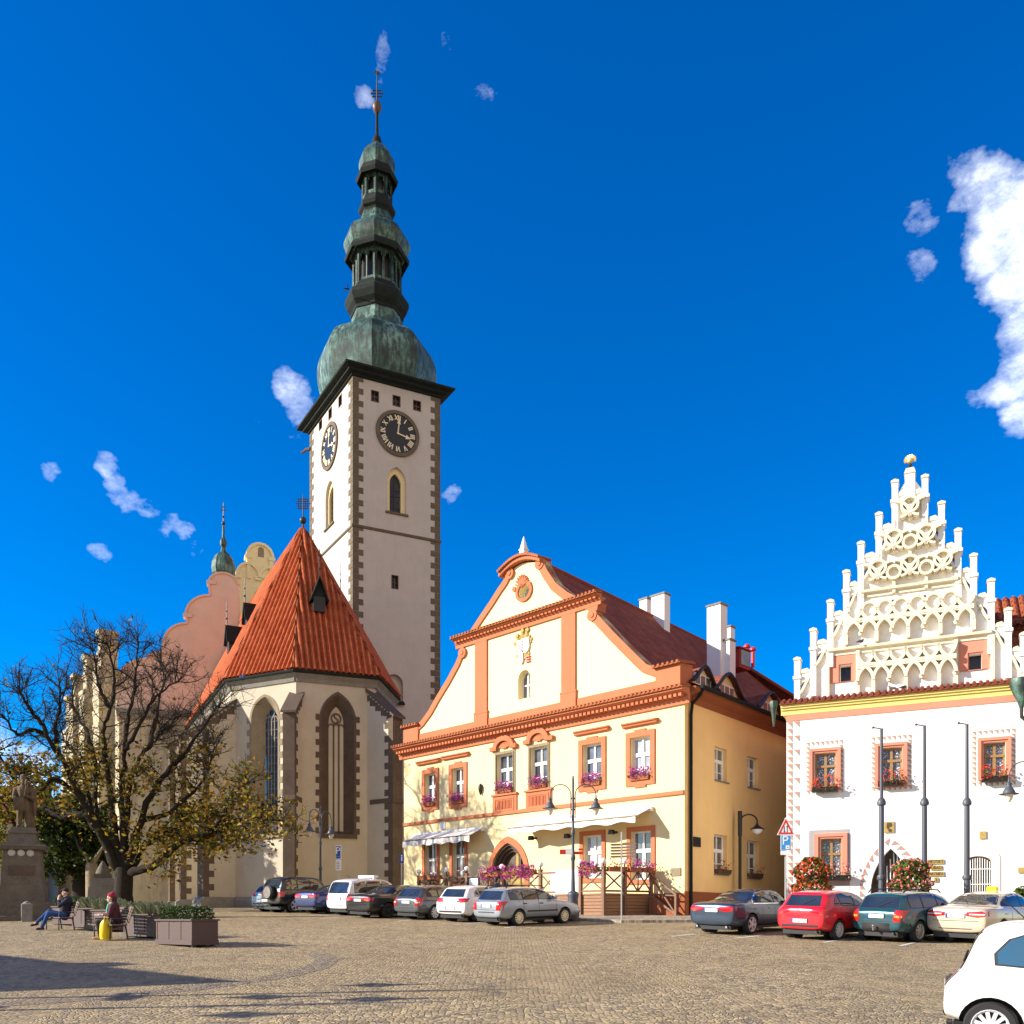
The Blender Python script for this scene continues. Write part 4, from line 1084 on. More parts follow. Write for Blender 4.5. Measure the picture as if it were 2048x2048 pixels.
m = MB(); q = .30; k = 0; z = zf0-.02
while z > .9:
    xsq(m, 0, .27, z-q, z)
    if k % 2 == 0: xsq(m, .28, .56, z-q, z)
    z -= q; k += 1
m.build('sgraffito_quoins', [M['sgrafred'], M['sgrafgrey'], M['cream2']], hall)
# portal
po = parch(px0-.42, px1+.42, -.05, pds, pza+.42, 8); pi_ = parch(px0-.16, px1+.16, -.05, pds, pza+.16, 8)
m = MB(); m.ring(parch(px0-.16,px1+.16,-.05,pds,pza+.16,8), portal, -.04, .1); m.build('portal_moulding', M['white'], hall)
m = MB()
def along(pts, step):
    out, acc = [], 0
    for a, b in zip(pts, pts[1:]):
        a, b = Vector(a), Vector(b); L_ = (b-a).length; t = -acc
        while t+step <= L_: t += step; out.append((a+(b-a)*t/L_, (b-a)/L_))
        acc = L_-t
    return out
arcp = [((a[0]+b[0])/2, (a[1]+b[1])/2) for a, b in zip(po[1:], pi_[1:])]+[((po[0][0]+pi_[0][0])/2, po[0][1])]
for p, d in along(arcp, .30):
    nn = Vector((-d.y, d.x)); a, b = p-d*.14-nn*.12, p-d*.14+nn*.12; c, e_ = p+d*.14+nn*.12, p+d*.14-nn*.12
    m.prism([tuple(a), tuple(p), tuple(e_)], -.010, -.001, 0); m.prism([tuple(e_), tuple(p), tuple(c)], -.010, -.001, 1)
m.build('painted_voussoirs', [M['sgrafred'], M['sgrafgrey']], hall)
m = MB(); m.prism(parch(px0-.02,px1+.02,-.1,pds,pza+.02,8), .62, .7); m.build('portal_back', M['brownstone'], hall)
dcx = (px0+px1)/2
m = MB(); m.prism([(dcx+.28,-.05),(px1-.06,-.05),(px1-.06,pds+.6),(dcx+.28,pza-.35)], .40, .5); dl_ = m.build('door', M['planter'], hall)
m = MB()
for j in range(4): m.box(dcx+.62+.14*j, dcx+.68+.14*j, .37, .4, pds+.1, pds+.75)
m.build('door_slots', M['black'], dl_)
m = MB()
for j in range(7):
    x = px0+.35+.13*j; m.tube([(x,.3,.2),(x+.02,.3,1.2),(x,.3,1.6+.28*j)], .022, 6)
m.build('portal_grille', M['whiteframe'], hall)
# barred window
bx0,bx1,bz0,bz1 = tb[0],tb[1],tb[2]-.4,tb[3]+.2
window(hall, bx0, bx1, bz0, bz1, .30, 'woodframe', 'darkglass', 'two', top=barred)
m = MB(); n = 11
for j in range(n):
    x = bx0+.06+(bx1-bx0-.12)*j/(n-1); m.tube([(x,.06,bz0+.02),(x,.06,bz1-.04-.16*abs(2*j/(n-1)-1)**2)], .018, 6)
for zz in (bz0+.4, bz0+1.0, bz0+1.6): m.box(bx0+.01, bx1-.01, .03, .05, zz, zz+.03)
m.build('window_bars', M['whiteframe'], hall)
m = MB(); m.ring(rarch(bx0-.3,bx1+.3,bz0-.1,tb[3]+.1,tb[3]+.62), rarch(bx0-.001,bx1+.001,bz0,tb[3]-.02,tb[3]+.22), -.03, .0); m.build('window_hood_mould', M['white'], hall)
for k in 'abc':
    a,b,c,d = tu[k]; window(hall, a, b, c, d, .2, 'woodframe', 'lace', 'four', .08)
a,b,c,d = tg; window(hall, a, b, c, d, .24, 'woodframe', 'lace', 'four', .08)
# plaques
def plaque(a,b,c,d, txt=None):
    x0,x1,z0,z1 = TH.rect(a,b,c,d); o = MB().box(x0,x1,-.05,0,z0,z1).build('plaque', M['brass'], hall)
    if txt:
        me = text_mesh(txt, (z1-z0)*.95, .006); xs_ = [v.co.x for v in me.vertices]; w_ = max(xs_)-min(xs_); k_ = min(1, (x1-x0)*.9/w_)
        me.transform(Matrix.Translation(((x0+x1)/2, -.055, (z0+z1)/2)) @ Matrix.Rotation(R(90),4,'X') @ Matrix.Diagonal((k_,1,1,1)))
        from_mesh('lettering', me, M['signbrown'], o)
    return o
plaque(1855,1887.5,1719.5,1728.5,'MĚSTSKÝ'); plaque(1861.5,1883.5,1731.5,1740.5,'ÚŘAD'); plaque(1856,1888,1744,1753,'MATRIKA'); plaque(1868,1876.5,1755.5,1764.5,'2')
o = plaque(1769,1788,1644,1666); x0,x1,z0,z1 = TH.rect(1769,1788,1644,1666)
k2 = MB(); k2.prism(oval(x0+.13,(z0+z1)/2+.06,.05,.14,10),-.065,-.05); k2.prism(oval(x1-.15,(z0+z1)/2+.1,.07,.09,10),-.066,-.05); k2.prism(oval(x1-.15,(z0+z1)/2-.13,.07,.07,10),-.066,-.05); k2.build('relief', M['signbrown'], o)
plaque(1959,1972,1663,1678)
plaque(2036,2060,1735,1746)
# ------------- the gable
GI = -.40                                                # gable face stands back from the wall face
def GT(px, py): return TH.uz(px, py, GI)
tips = [(1595,1315),(1627,1257),(1661,1200),(1693,1141),(1722,1084),(1758,1026),(1790,961),(1850,951),(1883,1004),(1916,1058),(1947,1108),(1982,1158),(2016,1216),(2047,1265)]
gp_ = [GT(*p) for p in tips]
cxg = GT(1820,940)[0]; zg0 = zc1+.05
left = gp_[:7]; right = gp_[7:]
st = (left[6][0]-left[0][0])/6
# solid outline: rising S-curve between neighbouring pinnacles
def scurve(xa, za, xb, zb):
    return [(xa+(xb-xa)*t, za+(zb-za)*(.5-.5*math.cos(PI*t))*.85+(zb-za)*.15*t) for t in [i/8 for i in range(9)]]
def lowz(i): return left[i][1]-1.62
out_l = []
for i in range(6): out_l += scurve(left[i][0]+.04, lowz(i), left[i+1][0]-.05, lowz(i)+.78)
rt = [(2*cxg-x, z) for x, z in left]                      # mirrored spacing for the right flank, tied to its own tips
out_r = []
rtip = right
for i in range(6): out_r += scurve(rtip[6-i][0]-.04, rtip[6-i][1]-1.62, rtip[5-i][0]+.05, rtip[6-i][1]-.84)
topc = [(cxg-.62+1.24*i/10, left[6][1]-1.0+.95*math.sin(PI*i/10)) for i in range(11)]
outline = [(left[0][0], zg0), ] + out_l + [(left[6][0]+.02, left[6][1]-1.5)] + topc + [(right[0][0]-.02, right[0][1]-1.5)] + out_r[::-1] + [(right[6][0], zg0)]
lw = [(GT(1680,1332)[0], GT(1702,1332)[0], GT(1680,1364)[1], GT(1680,1332)[1]), (GT(1938,1310)[0], GT(1963,1310)[0], GT(1938,1341)[1], GT(1938,1309)[1])]
sm = [(GT(1782,1199)[0], GT(1790,1199)[0], GT(1782,1213)[1], GT(1782,1199)[1]), (GT(1844.5,1190)[0], GT(1853,1190)[0], GT(1844.5,1205)[1], GT(1844.5,1190)[1])]
gy = -GI
m = MB(); m.wall(outline, [rect(*r) for r in lw+sm], gy, .4); m.prism(outline, gy+.42, gy+.5)
n_ = len(outline); a_ = sum(outline[i][0]*outline[(i+1)%n_][1]-outline[(i+1)%n_][0]*outline[i][1] for i in range(n_)); q_ = outline if a_ > 0 else outline[::-1]
m.add([(p[0],gy,p[1]) for p in q_]+[(p[0],gy+.5,p[1]) for p in q_], [(i, n_+i, n_+(i+1)%n_, (i+1)%n_) for i in range(n_)])
m.build('gable_wall', M['white'], hall)
for r in lw+sm:
    MB().box(r[0], r[1], gy+.34, gy+.38, r[2], r[3]).build('gable_window', M['darkglass'], hall)
for (a,b,c,d) in ((1660,1712,1315,1367),(1918.5,1977,1287,1343)):
    m = MB(); x0,z1 = GT(a,c); x1 = GT(b,c)[0]; z0 = GT(a,d)[1]; r = lw[0] if a < 1700 else lw[1]
    m.ring(rect(x0,x1,z0,z1), rect(r[0]-.05,r[1]+.05,r[2]-.02,r[3]+.05), gy-.06, gy); m.ring(rect(r[0]-.05,r[1]+.05,r[2]-.02,r[3]+.05), rect(r[0]-.001,r[1]+.001,r[2]-.001,r[3]+.001), gy-.02, gy+.2)
    m.build('gable_window_surround', M['pink'], hall)
# pinnacles, bridges and little arches between them
pn, cp = MB(), MB()
def pinn(x, zt, zb, w=.24):
    pn, cp = MB(), MB()
    pn.box(x-w/2, x+w/2, gy-.14, gy+.36, zb, zt-.14); pn.box(x-w/2-.05, x+w/2+.05, gy-.19, gy+.41, zt-.95, zt-.83)
    cp.prism([(x-w/2-.03,zt-.14),(x+w/2+.03,zt-.14),(x+w/2+.03,zt-.06),(x,zt),(x-w/2-.03,zt-.06)], gy-.18, gy+.40)
    q = pn.build('pinnacle', M['white'], hall); cp.build('cap', M['cream2'], q)
for i, (x, zt) in enumerate(left): pinn(x, zt, (zg0 if i == 0 else max(zg0, left[i-1][1]-1.75)))
for i, (x, zt) in enumerate(right): pinn(x, zt, (zg0 if i == 6 else max(zg0, right[i+1][1]-1.75)))
def bridge(xa, xb, zt):                                   # between an outer (lower) and inner pinnacle, below the outer tip
    pn, cp = MB(), MB()
    za = zt-.72
    n = 8
    arch = [(xa+(xb-xa)*i/n, za-.34-.16+.16*math.sin(PI*i/n)) for i in range(n+1)]
    for i in range(n):
        pn.prism([arch[i], arch[i+1], (arch[i+1][0], za), (arch[i][0], za)], gy-.08, gy+.32)
    cp.prism([(xa,za),(xb,za),(xb,za+.10),(xb-(xb-xa)*.3,za+.20),(xa+(xb-xa)*.2,za+.16),(xa,za+.05)], gy-.12, gy+.36)
    q = pn.build('flying_arch', M['white'], hall); cp.build('coping', M['cream2'], q)
for i in range(6): bridge(min(left[i][0],left[i+1][0])+.12, left[i+1][0]-.12, left[i][1])
for i in range(6): bridge(right[i][0]+.12, right[i+1][0]-.12, right[i+1][1])
tipc = GT(1820,939)
bridge(left[6][0]+.12, tipc[0]-.16, left[6][1]); bridge(tipc[0]+.16, right[0][0]-.12, right[0][1])
pn.box(tipc[0]-.19, tipc[0]+.19, gy-.14, gy+.36, left[6][1]-1.0, tipc[1]-.2); cp.prism([(tipc[0]-.22,tipc[1]-.2),(tipc[0]+.22,tipc[1]-.2),(tipc[0]+.15,tipc[1]),(tipc[0]-.15,tipc[1])], gy-.18, gy+.4)
q = pn.build('pinnacle', M['white'], hall); cp.build('cap', M['cream2'], q)
# edge mouldings following the S-curves, string courses
rb = MB()
for oo in (out_l, out_r):
    for i in range(6): rb.strip(oo[i*9:i*9+9], .10, gy-.14, gy+.35)
for (a,b),(c,d) in (((1656,1301),(1983,1267)),((1722,1184),(1916,1160))):
    x0, z0 = GT(a,b); x1, z1 = GT(c,d); rb.prism([(gy-.22,z0-.1),(gy-.24,z0),(gy,z0+.08),(gy,z0-.28),(gy-.08,z0-.28),(gy-.08,z0-.14)], x0, x1, 0, 'x')
# tracery of intersecting arcs
def arc_(cx, cz, r, a0, a1, n=10): return [(cx+r*math.cos(a0+(a1-a0)*i/n), cz+r*math.sin(a0+(a1-a0)*i/n)) for i in range(n+1)]
RW, RD = .12, .33
def earc(cx, cz, rx, rz, a0, a1, n=10): return [(cx+rx*math.cos(a0+(a1-a0)*i/n), cz+rz*math.sin(a0+(a1-a0)*i/n)) for i in range(n+1)]
def net(x0, x1, z0, z1, s, zsp, rows=1, phase=0, hh_=.6):
    """springers every s; even ones stand on mullions, odd ones end in a drop; quarter circles of radius s cross above"""
    n = int(round((x1-x0)/s)); s = (x1-x0)/n
    for k in range(n+1):
        x = x0+s*k
        if (k+phase) % 2 == 0: rb.box(x-RW*.6, x+RW*.6, gy-RD*.9, gy, z0, zsp)
        else:
            rb.ball((x, gy-.10, zsp-.02), .13, 0, 8)
        for sg in (-1, 1):
            if x0-.01 <= x+sg*s <= x1+.01:
                for p in range(rows):
                    rb.strip(earc(x+sg*s, zsp, s, hh_, (PI if sg > 0 else 0), PI/2, 8), RW, gy-RD+.006*(k%3)+(.003 if sg>0 else 0), gy)
                    if rows > 1: break
        if rows > 1:
            for sg in (-1, 1):
                if x0-.01 <= x+sg*s <= x1+.01:
                    rb.strip(earc(x, zsp+1.86*hh_, s, hh_, -PI/2, (-PI/2+sg*PI/2*.98), 8), RW, gy-RD+.02+.004*(k%2), gy)
    return s
lx0, lx1 = GT(1716,1360)[0], GT(1912,1340)[0]; zH1 = GT(1656,1301)[1]-.28
for x in (lx0, lx1, GT(1656,1330)[0], GT(1985,1300)[0]): rb.box(x-.07, x+.07, gy-.15, gy, zg0, zH1+.1)
s_ = (lx1-lx0)/6
net(lx0, lx1, zg0, zH1, s_, zg0+.72, 2, 1, (zH1-zg0-.72)/1.86)
mx0, mx1 = GT(1693,1262)[0], GT(1947,1240)[0]; zm0 = zH1+.36; zH2 = GT(1722,1184)[1]-.28
s2 = (mx1-mx0)/8
net(mx0, mx1, zm0, zH2, s2, zm0+.46, 2, 0, (zH2-zm0-.46-.50)/1.86)
ux0, ux1 = GT(1723,1200)[0], GT(1917,1180)[0]
s3 = (ux1-ux0)/6
for k in range(6):
    rb.strip(arc_(ux0+s3*(k+.5), zH2-.50, s3*.46, PI, 0, 8), .10, gy-.15, gy)
    if k: rb.ball((ux0+s3*k, gy-.08, zH2-.54), .12, 0, 8)
rb.box(ux0-.06, ux0+.06, gy-.15, gy, zm0+1.9, zH2); rb.box(ux1-.06, ux1+.06, gy-.15, gy, zm0+1.9, zH2)
zu = zH2+.36
def pair(cx, zc, r):                                      # ring crossed by two arcs that end in a drop
    rb.strip(arc_(cx, zc, r*.52, 0, 2*PI, 16), RW*.85, gy-RD, gy+.02)
    for sg in (-1, 1):
        rb.strip(earc(cx+sg*r, zc-r*.78, r*1.02, r*1.15, PI/2+sg*PI/2, PI/2+sg*.10, 8), RW*.9, gy-RD+.007, gy)
        rb.strip(earc(cx+sg*r*.55, zc+.02, r*.62, r*.80, -PI/2-sg*PI/2*.95, -PI/2, 7), RW*.8, gy-RD+.013, gy)
    rb.ball((cx, gy-.12, zc-r*.82), .12, 0, 8)
for row, (n, py_) in enumerate(((3, 1131), (2, 1075), (1, 1014))):
    for k in range(n): pair(cxg+(k-(n-1)/2)*s3*2, GT(1820, py_)[1], s3*.98)
    zc_r = GT(1820, py_)[1]
    for k in range(n+1):
        x = cxg+(k-n/2)*s3*2
        if 0 < k < n:
            rb.strip(arc_(x, zc_r-s3*.42, s3*.42, 0, 2*PI, 14), RW*.85, gy-RD+.019, gy+.01)
        rb.box(x-.06, x+.06, gy-.17, gy, zc_r-s3*1.75, zc_r-s3*.80)
rb.build('tracery', M['cream2'], hall)
# finial
f = MB(); fx, fz = tipc; f.lathe([(.09,fz),(.08,fz+.07),(.04,fz+.14),(.08,fz+.22),(.03,fz+.30)], fx, gy+.1, 10); fo = f.build('finial_stem', M['iron'], hall)
f = MB()
for j in range(11):
    a = PI*(-.1+1.2*j/10); f.tube([(fx+.03*math.cos(a), gy+.1, fz+.36), (fx+.23*math.cos(a), gy+.1, fz+.43+.21*math.sin(a))], [.02,.04], 6)
f.ball((fx, gy+.1, fz+.41), .12, 0, 10); f.build('finial', M['gold'], fo)
# dragon-like copper rainwater head and pipe at the right
rx, rz = T(2032,1388); m = MB(); m.lathe([(.05,rz-.75),(.12,rz-.5),(.30,rz-.1),(.42,rz+.2),(.36,rz+.45)], rx+.15, -.55, 10); m.build('rainwater_head', M['copper'], hall)
m = MB(); m.tube([(rx+.15,-.55,rz-.6),(rx+.15,-.55,rz-1.0),(rx+.9,-.2,rz-1.7),(rx+.9,-.15,-.2)], .07, 8); m.build('downpipe', M['iron'], hall)
lx, lz = T(1558,1405); m = MB(); m.lathe([(.03,lz-1.0),(.07,lz-.7),(.14,lz-.2),(.2,lz),(.16,lz+.1)], -.55, .1, 8); m.build('gutter_spout', M['copper'], hall)
# main roof behind the gable
yr = 1.1; zr2 = T(2012,1207)[1]+1.0
m = MB(); e0, e1 = -.35, 17.5
xl_r, xr_r, zrr = left[0][0]-.1, right[6][0]+.1, left[5][1]-.9
m.roof([(xl_r,yr,zc1+.15),(xl_r,yr+14,zc1+.15),(cxg,yr+14,zrr),(cxg,yr,zrr)], (xl_r,yr,zc1), (xl_r,yr+6,zc1))
m.roof([(cxg,yr,zrr),(cxg,yr+14,zrr),(xr_r,yr+14,zc1+.15),(xr_r,yr,zc1+.15)], (cxg,yr,zc1), (cxg,yr+14,zc1))
# right cross roof whose eave is seen past the gable
a_, b_ = T(1975,1222), T(2075,1200)
m.build('roof', M['darktile'], hall)
m = MB(); c0 = T(1984,1207, -9.0); c1 = T(2100,1190, -9.0)
zlow_ = T(1990,1262,-6.0)[1]
m.roof([(c0[0]-.3,5.9,zc1),(c1[0]+3,5.9,zc1),(c1[0]+3,6.0,zlow_+.5),(c0[0]-.3,6.0,zlow_+.5)], (c0[0],3,0), (c1[0],3,0)); m.build('cross_roof', M['darktile'], hall)
m = MB(); m.ribroof([(c0[0]-.3,5.7,zlow_-.1),(c1[0]+3,5.7,zlow_-.1),(c1[0]+3,9.0,c0[1]),(c0[0]-.3,9.0,c0[1])], (c0[0]-.3,5.7,zlow_), (c1[0]+3,5.7,zlow_), .34, .16)
m.build('cross_roof_tiles', M['redtile'], hall)
# flower boxes of the town hall
for k, nm in (('a','left upper window of the town hall'),('b','upper window right of the first flagpole'),('c','right upper window above the arched lamp')):
    a,b,c,d = tu[k]; trough('red geraniums in a dark trough at the '+nm, TH.w((a+b)/2, -.2, c-.22), TH.rot, (b-a)*1.2, 'redpetal', n=70, h=.34, group='geranium troughs on the town hall', box='black', leaf='olive_leaf')
a,b,c,d = tg; trough('pink geraniums in a trough at the ground-floor window behind the red flower tower', TH.w((a+b)/2+.2, -.2, c-.1), TH.rot, 1.2, 'pinkpetal', n=70, h=.4, group='geranium troughs on the town hall', box='black')
# two tall flower towers
def flower_tower(px, Y, top_py, wpx, mats, label, seed):
    rnd = random.Random(seed); p = at(px, Y); zt = hz(top_py, Y)-p.z; w = wpx/F*Y/2
    t = thing('flower_tower', label, 'flower tower', p, 0, 'tall flower towers before the town hall')
    m = MB(); m.lathe([(w*.72,0),(w*.78,.5),(w*.85,.55),(w*.85,.62)], 0, 0, 14); m.tube([(0,0,.5),(0,0,zt-.3)], .05, 8); m.build('planter', M['black'], t)
    def pt(out):
        z = .62+(zt-.62)*rnd.random(); f = (z-.62)/(zt-.62); r = w*(1.0-.18*f if f < .72 else .87*math.sqrt(max(0,1-((f-.72)/.30)**2)))
        r *= .9+.16*math.sin(9*z+px)+.08*rnd.gauss(0,1); a = rnd.uniform(0, 2*PI); k = out if rnd.random() < .75 else rnd.uniform(.5,out)
        return (r*k*math.cos(a), r*k*math.sin(a), z)
    f = MB(); scatter(f, lambda: pt(.97), 1500, .085, 0, rnd); f.build('foliage', M['vine'], t)
    for i, (mm, n) in enumerate(mats):
        f = MB(); scatter(f, lambda: pt(1.04), n, .066, 0, rnd); f.build('blossoms', M[mm], t)
flower_tower(1623, 36.4, 1716, 76, (('redpetal',900),('pinkpetal',300)), 'tall tower of red geraniums behind the red hatchback', 3)
flower_tower(1822, 34.2, 1719, 82, (('pinkpetal',800),('redpetal',230)), 'tall tower of pink geraniums before the pointed portal', 4)
# flagpoles
for px, top, lab in ((1763,1457,'grey flagpole in front of the left half of the pointed portal'),(1849,1451,'grey flagpole at the right edge of the pink flower tower'),(1934,1448,'grey flagpole before the barred window')):
    Y = 34.6; p = at(px, Y); h_ = hz(top, Y)-p.z; zb1 = hz(1605, Y)-p.z; zb2 = hz(1755, Y)-p.z
    t = thing('flagpole', lab, 'flagpole', p, 0, 'flagpoles before the town hall')
    MB().lathe([(.16,0),(.15,.3),(.115,.34),(.11,zb2-.1),(.15,zb2-.08),(.17,zb2),(.15,zb2+.08),(.10,zb2+.1),(.095,zb1-.12),(.15,zb1-.1),(.165,zb1),(.12,zb1+.12),(.065,zb1+.18),(.055,h_)], 0, 0, 12).build('pole', M['bluegrey'], t)
    o = MB(); o.tube([(.05,0,h_-.02),(-.32,-.02,h_+.03)], .022, 6); o.ball((-.32,-.02,h_+.03), .05, 0, 8); o.build('truck_arm', M['bluegrey'], t)
tag(sheet('pavement', [tuple(TH.w(-.3,.1,0)[:2]), tuple(TH.w(-.3,-4.6,0)[:2]), tuple(TH.w(22,-4.6,0)[:2]), tuple(TH.w(22,.1,0)[:2])], .11, M['pave'], .3), kind='structure')
# ---------------------------------------------------------------- church: apse, choir, nave gables
DC = 64.0
def P2(px, Y): return Vector(((px-CX)/F*Y, Y))
A1 = P2(592, DC)                                          # apse corner towards the viewer
dB, dC_ = Vector((-.891,.454)).normalized(), Vector((.930,.3665)).normalized()
A0 = A1 + dB*uv_end(462, A1.x, A1.y, dB.x, dB.y)
A2 = A1 + dC_*uv_end(750, A1.x, A1.y, dC_.x, dC_.y)
dA = Vector((-.46,.888)).normalized()
Lch = uv_end(383, A0.x, A0.y, dA.x, dA.y)
Am = A0 + dA*Lch                                          # where the choir meets the nave
dD = Vector((.10,.995)).normalized()
A3 = A2 + dD*6.0
zb = g(60)-.05
zev = hz(1345, DC)                                        # eaves
church = thing('church', 'gothic church with a red tiled apse roof, dark stone buttresses and stepped nave gables', 'church', (A1.x, A1.y, zb))
OR = Vector((A1.x, A1.y, zb))
def face(a, b):                                           # facade frame from plan point a (left) to b (right)
    d = b-a; return Fac(a.x, a.y, d.x, d.y, zb), d.length
def putl(mb, f): return mb.xf(Matrix.Translation(-OR) @ f.mat())
H = zev-zb
FB, LB = face(A0, A1); FC_, LC = face(A1, A2); FA, LA = face(Am, A0); FD, LD_ = face(A2, A3)
# windows
def gwin(f, x0p, x1p, apex, spring, bottom):
    xa, zt = f.uz((x0p+x1p)/2, apex); x0 = f.u(x0p); x1 = f.u(x1p); zs = f.uz((x0p+x1p)/2, spring)[1]; z0 = f.uz((x0p+x1p)/2, bottom)[1]
    return x0, x1, z0, zs, zt
wb = gwin(FB, 503, 556, 1394, 1437, 1668); wc = gwin(FC_, 643, 708, 1389, 1442, 1668)
sh_ = lambda w, d: (w[0]+d, w[1]-d, w[2]+d*.4, w[3], w[4]-d*1.15)
for f, Lf, w, nm in ((FB, LB, wb, 0), (FC_, LC, wc, 1)):
    m = MB(); m.wall([(0,-.4),(Lf,-.4),(Lf,H),(0,H)], [parch(*w, 10)], 0, .05); putl(m, f).build('apse_wall', M['church'], church)
    m = MB()                                              # splayed stone reveal, block quoins along its edge
    o = parch(*w, 10); i_ = parch(*sh_(w, .62 if nm else .66), 10); n = len(o)
    m.add([(p[0],.0,p[1]) for p in o]+[(p[0],.75,p[1]) for p in i_], [(j,(j+1)%n,n+(j+1)%n,n+j) for j in range(n)])
    m.ring(parch(w[0]-.16,w[1]+.16,w[2]-.18,w[3],w[4]+.2,10), o, -.03, .0)
    z = w[2]; k = 0
    while z < w[3]+.2:
        e = .26 if k % 2 == 0 else 0.0
        if e:
            m.box(w[0]-.15-e, w[0]-.15, -.028, .01, z, z+.42); m.box(w[1]+.15, w[1]+.15+e, -.028, .01, z, z+.42)
        z += .44; k += 1
    m.box(w[0]-.15, w[1]+.2, -.16, .3, w[2]-.3, w[2]-.02)
    putl(m, f).build('window_surround', M['sandstone' if nm == 0 else 'brownstone'], church)
    a = sh_(w, .62 if nm else .66)
    if nm == 0:
        m = MB(); m.prism(parch(*a, 10), .78, .84); pn_ = putl(m, f).build('window', M['darkglass'], church)
        m = MB(); cx = (a[0]+a[1])/2; wd = (a[1]-a[0])
        for q in (-.25, 0, .25): m.box(cx+q*wd-.04, cx+q*wd+.04, .70, .80, a[2], a[3]+.2)
        for q in range(18): m.box(a[0], a[1], .73, .785, a[2]+.6*q, a[2]+.6*q+.035) if a[2]+.6*q < a[3] else None
        m.strip(arc_(cx-.25*wd, a[3], .25*wd, 0, PI, 10), .09, .70, .80); m.strip(arc_(cx+.25*wd, a[3], .25*wd, 0, PI, 10), .09, .70, .80)
        m.strip(arc_(cx, a[3]+.3*wd+.2, .24*wd, 0, 2*PI, 14), .08, .70, .80)
        putl(m, f).build('window_tracery', M['greystone'], pn_)
        m = MB(); m.box(a[0], a[1], .60, .78, a[2], a[2]+1.1); putl(m, f).build('window_sill', M['church'], pn_)
    else:
        m = MB(); m.prism(parch(*a, 10), .70, .80); pn_ = putl(m, f).build('blind_window', M['church'], church)
        m = MB(); cx = (a[0]+a[1])/2; wd = a[1]-a[0]
        for q in (-.165, .185): m.box(cx+q*wd-.045, cx+q*wd+.045, .62, .70, a[2], a[3]-.1)
        m.strip(arc_(cx, a[3]+.3, .32*wd, 0, 2*PI, 20), .085, .60, .70)
        m.strip([(cx-.10*wd+.24*wd*math.sin(t*2*PI)*-.55+.1*wd, a[3]+.3+.30*wd*(1-2*t)) for t in [i/10 for i in range(11)]], .075, .61, .70)
        for q in (-.33, .01, .345): m.strip(arc_(cx+q*wd, a[3]-.28, .165*wd, 0, PI, 8), .075, .62, .70)
        putl(m, f).build('window_tracery', M['brownstone'], pn_)
m = MB(); m.box(0, LA, 0, .3, -.4, H); putl(m, FA).build('choir_wall', M['church'], church)
m = MB(); m.box(0, LD_, 0, .3, -.4, H); putl(m, FD).build('apse_wall', M['church'], church)
# stone plinth
for f, Lf in ((FA,LA),(FB,LB),(FC_,LC)):
    m = MB(); m.prism([(0,-.4),(-.35,-.4),(-.35,.75),(-.12,.95),(0,.98)], -.1, Lf+.1, 0, 'x'); putl(m, f).build('plinth', M['greystone'], church)
# moulded stone cornice
for f, Lf in ((FA,LA),(FB,LB),(FC_,LC),(FD,LD_)):
    m = MB(); m.prism([(0,H-.62),(-.08,H-.62),(-.14,H-.35),(-.38,H-.12),(-.42,H+.05),(0,H+.1)], -.17, Lf+.17, 0, 'x'); putl(m, f).build('cornice', M['greystone'], church)
# buttresses: plaster cheeks, stone nose with teeth, sloping cap
def buttress(p, d, w, proj, ztop_, zlow, teeth=True, mat='brownstone', stages=True):
    d = Vector(d).normalized(); f = Fac(p.x-d.y*0, p.y, -d.y, d.x, zb)          # local x across, -y outwards... d is outward
    f = Fac(p.x, p.y, -d.y, d.x, zb)                                           # local -y = (dy,-dx) -> d
    hw = w/2
    m = MB(); m.prism([(.5,-.4),(-proj,-.4),(-proj,zlow),(.5,ztop_)], -hw, hw, 0, 'x'); putl(m, f); b_ = m.build('buttress', M['church'], church)
    m = MB(); m.box(-hw-.012, hw+.012, -proj-.05, -proj+.40, -.4, zlow-.1)
    z = .0; k = 0
    while teeth and z < zlow-.5:
        if k % 2: m.box(-hw-.010, hw+.010, -proj+.39, -proj+.78, z, z+.45)
        z += .47; k += 1
    nst = 9
    for j in range(nst):                                  # stepped teeth under the slope
        y0_, y1_ = -proj+(proj+.3)*j/nst, -proj+(proj+.3)*(j+1)/nst; zz = zlow+(ztop_-zlow)*(j)/nst*(proj)/(proj+.2)
        m.box(-hw-.011, hw+.011, y0_, y1_+.02, zz-.42-(.16 if j % 2 else 0), zz+.02)
    putl(m, f); m.build('buttress_stones', M[mat], b_)
    m = MB(); m.prism([(.5,ztop_+.02),(-proj-.22,zlow-.18),(-proj-.22,zlow-.02),(.5,ztop_+.26)], -hw-.14, hw+.14, 0, 'x'); putl(m, f); m.build('buttress_cap', M[mat], b_)
    if stages:
        m = MB(); zm = zlow*.56; m.prism([(.0,zm-.1),(-proj-.16,zm-.1),(-proj-.05,zm+.22),(.0,zm+.22)], -hw-.05, hw+.05, 0, 'x'); putl(m, f); m.build('drip_course', M[mat], b_)
    m = MB(); m.prism([(.3,-.4),(-proj-.35,-.4),(-proj-.35,.75),(-proj-.1,.95),(.3,.95)], -hw-.22, hw+.22, 0, 'x'); putl(m, f); m.build('buttress_foot', M['greystone'], b_)
cen = (A0+A1+A2)/3+Vector((.2,7.0))
zz = lambda py, Y: hz(py, Y)-zb
bis = lambda a, b: ((Vector((a.y,-a.x)).normalized()+Vector((b.y,-b.x)).normalized()))
nB, nC, nA_, nD_ = Vector((FB.dy,-FB.dx)), Vector((FC_.dy,-FC_.dx)), Vector((FA.dy,-FA.dx)), Vector((FD.dy,-FD.dx))
buttress(A1, nB+nC, .78, 1.7, zz(1376,63), zz(1420,62.2))
buttress(A0, nA_+nB, .85, 2.3, zz(1394,66), zz(1446,65))
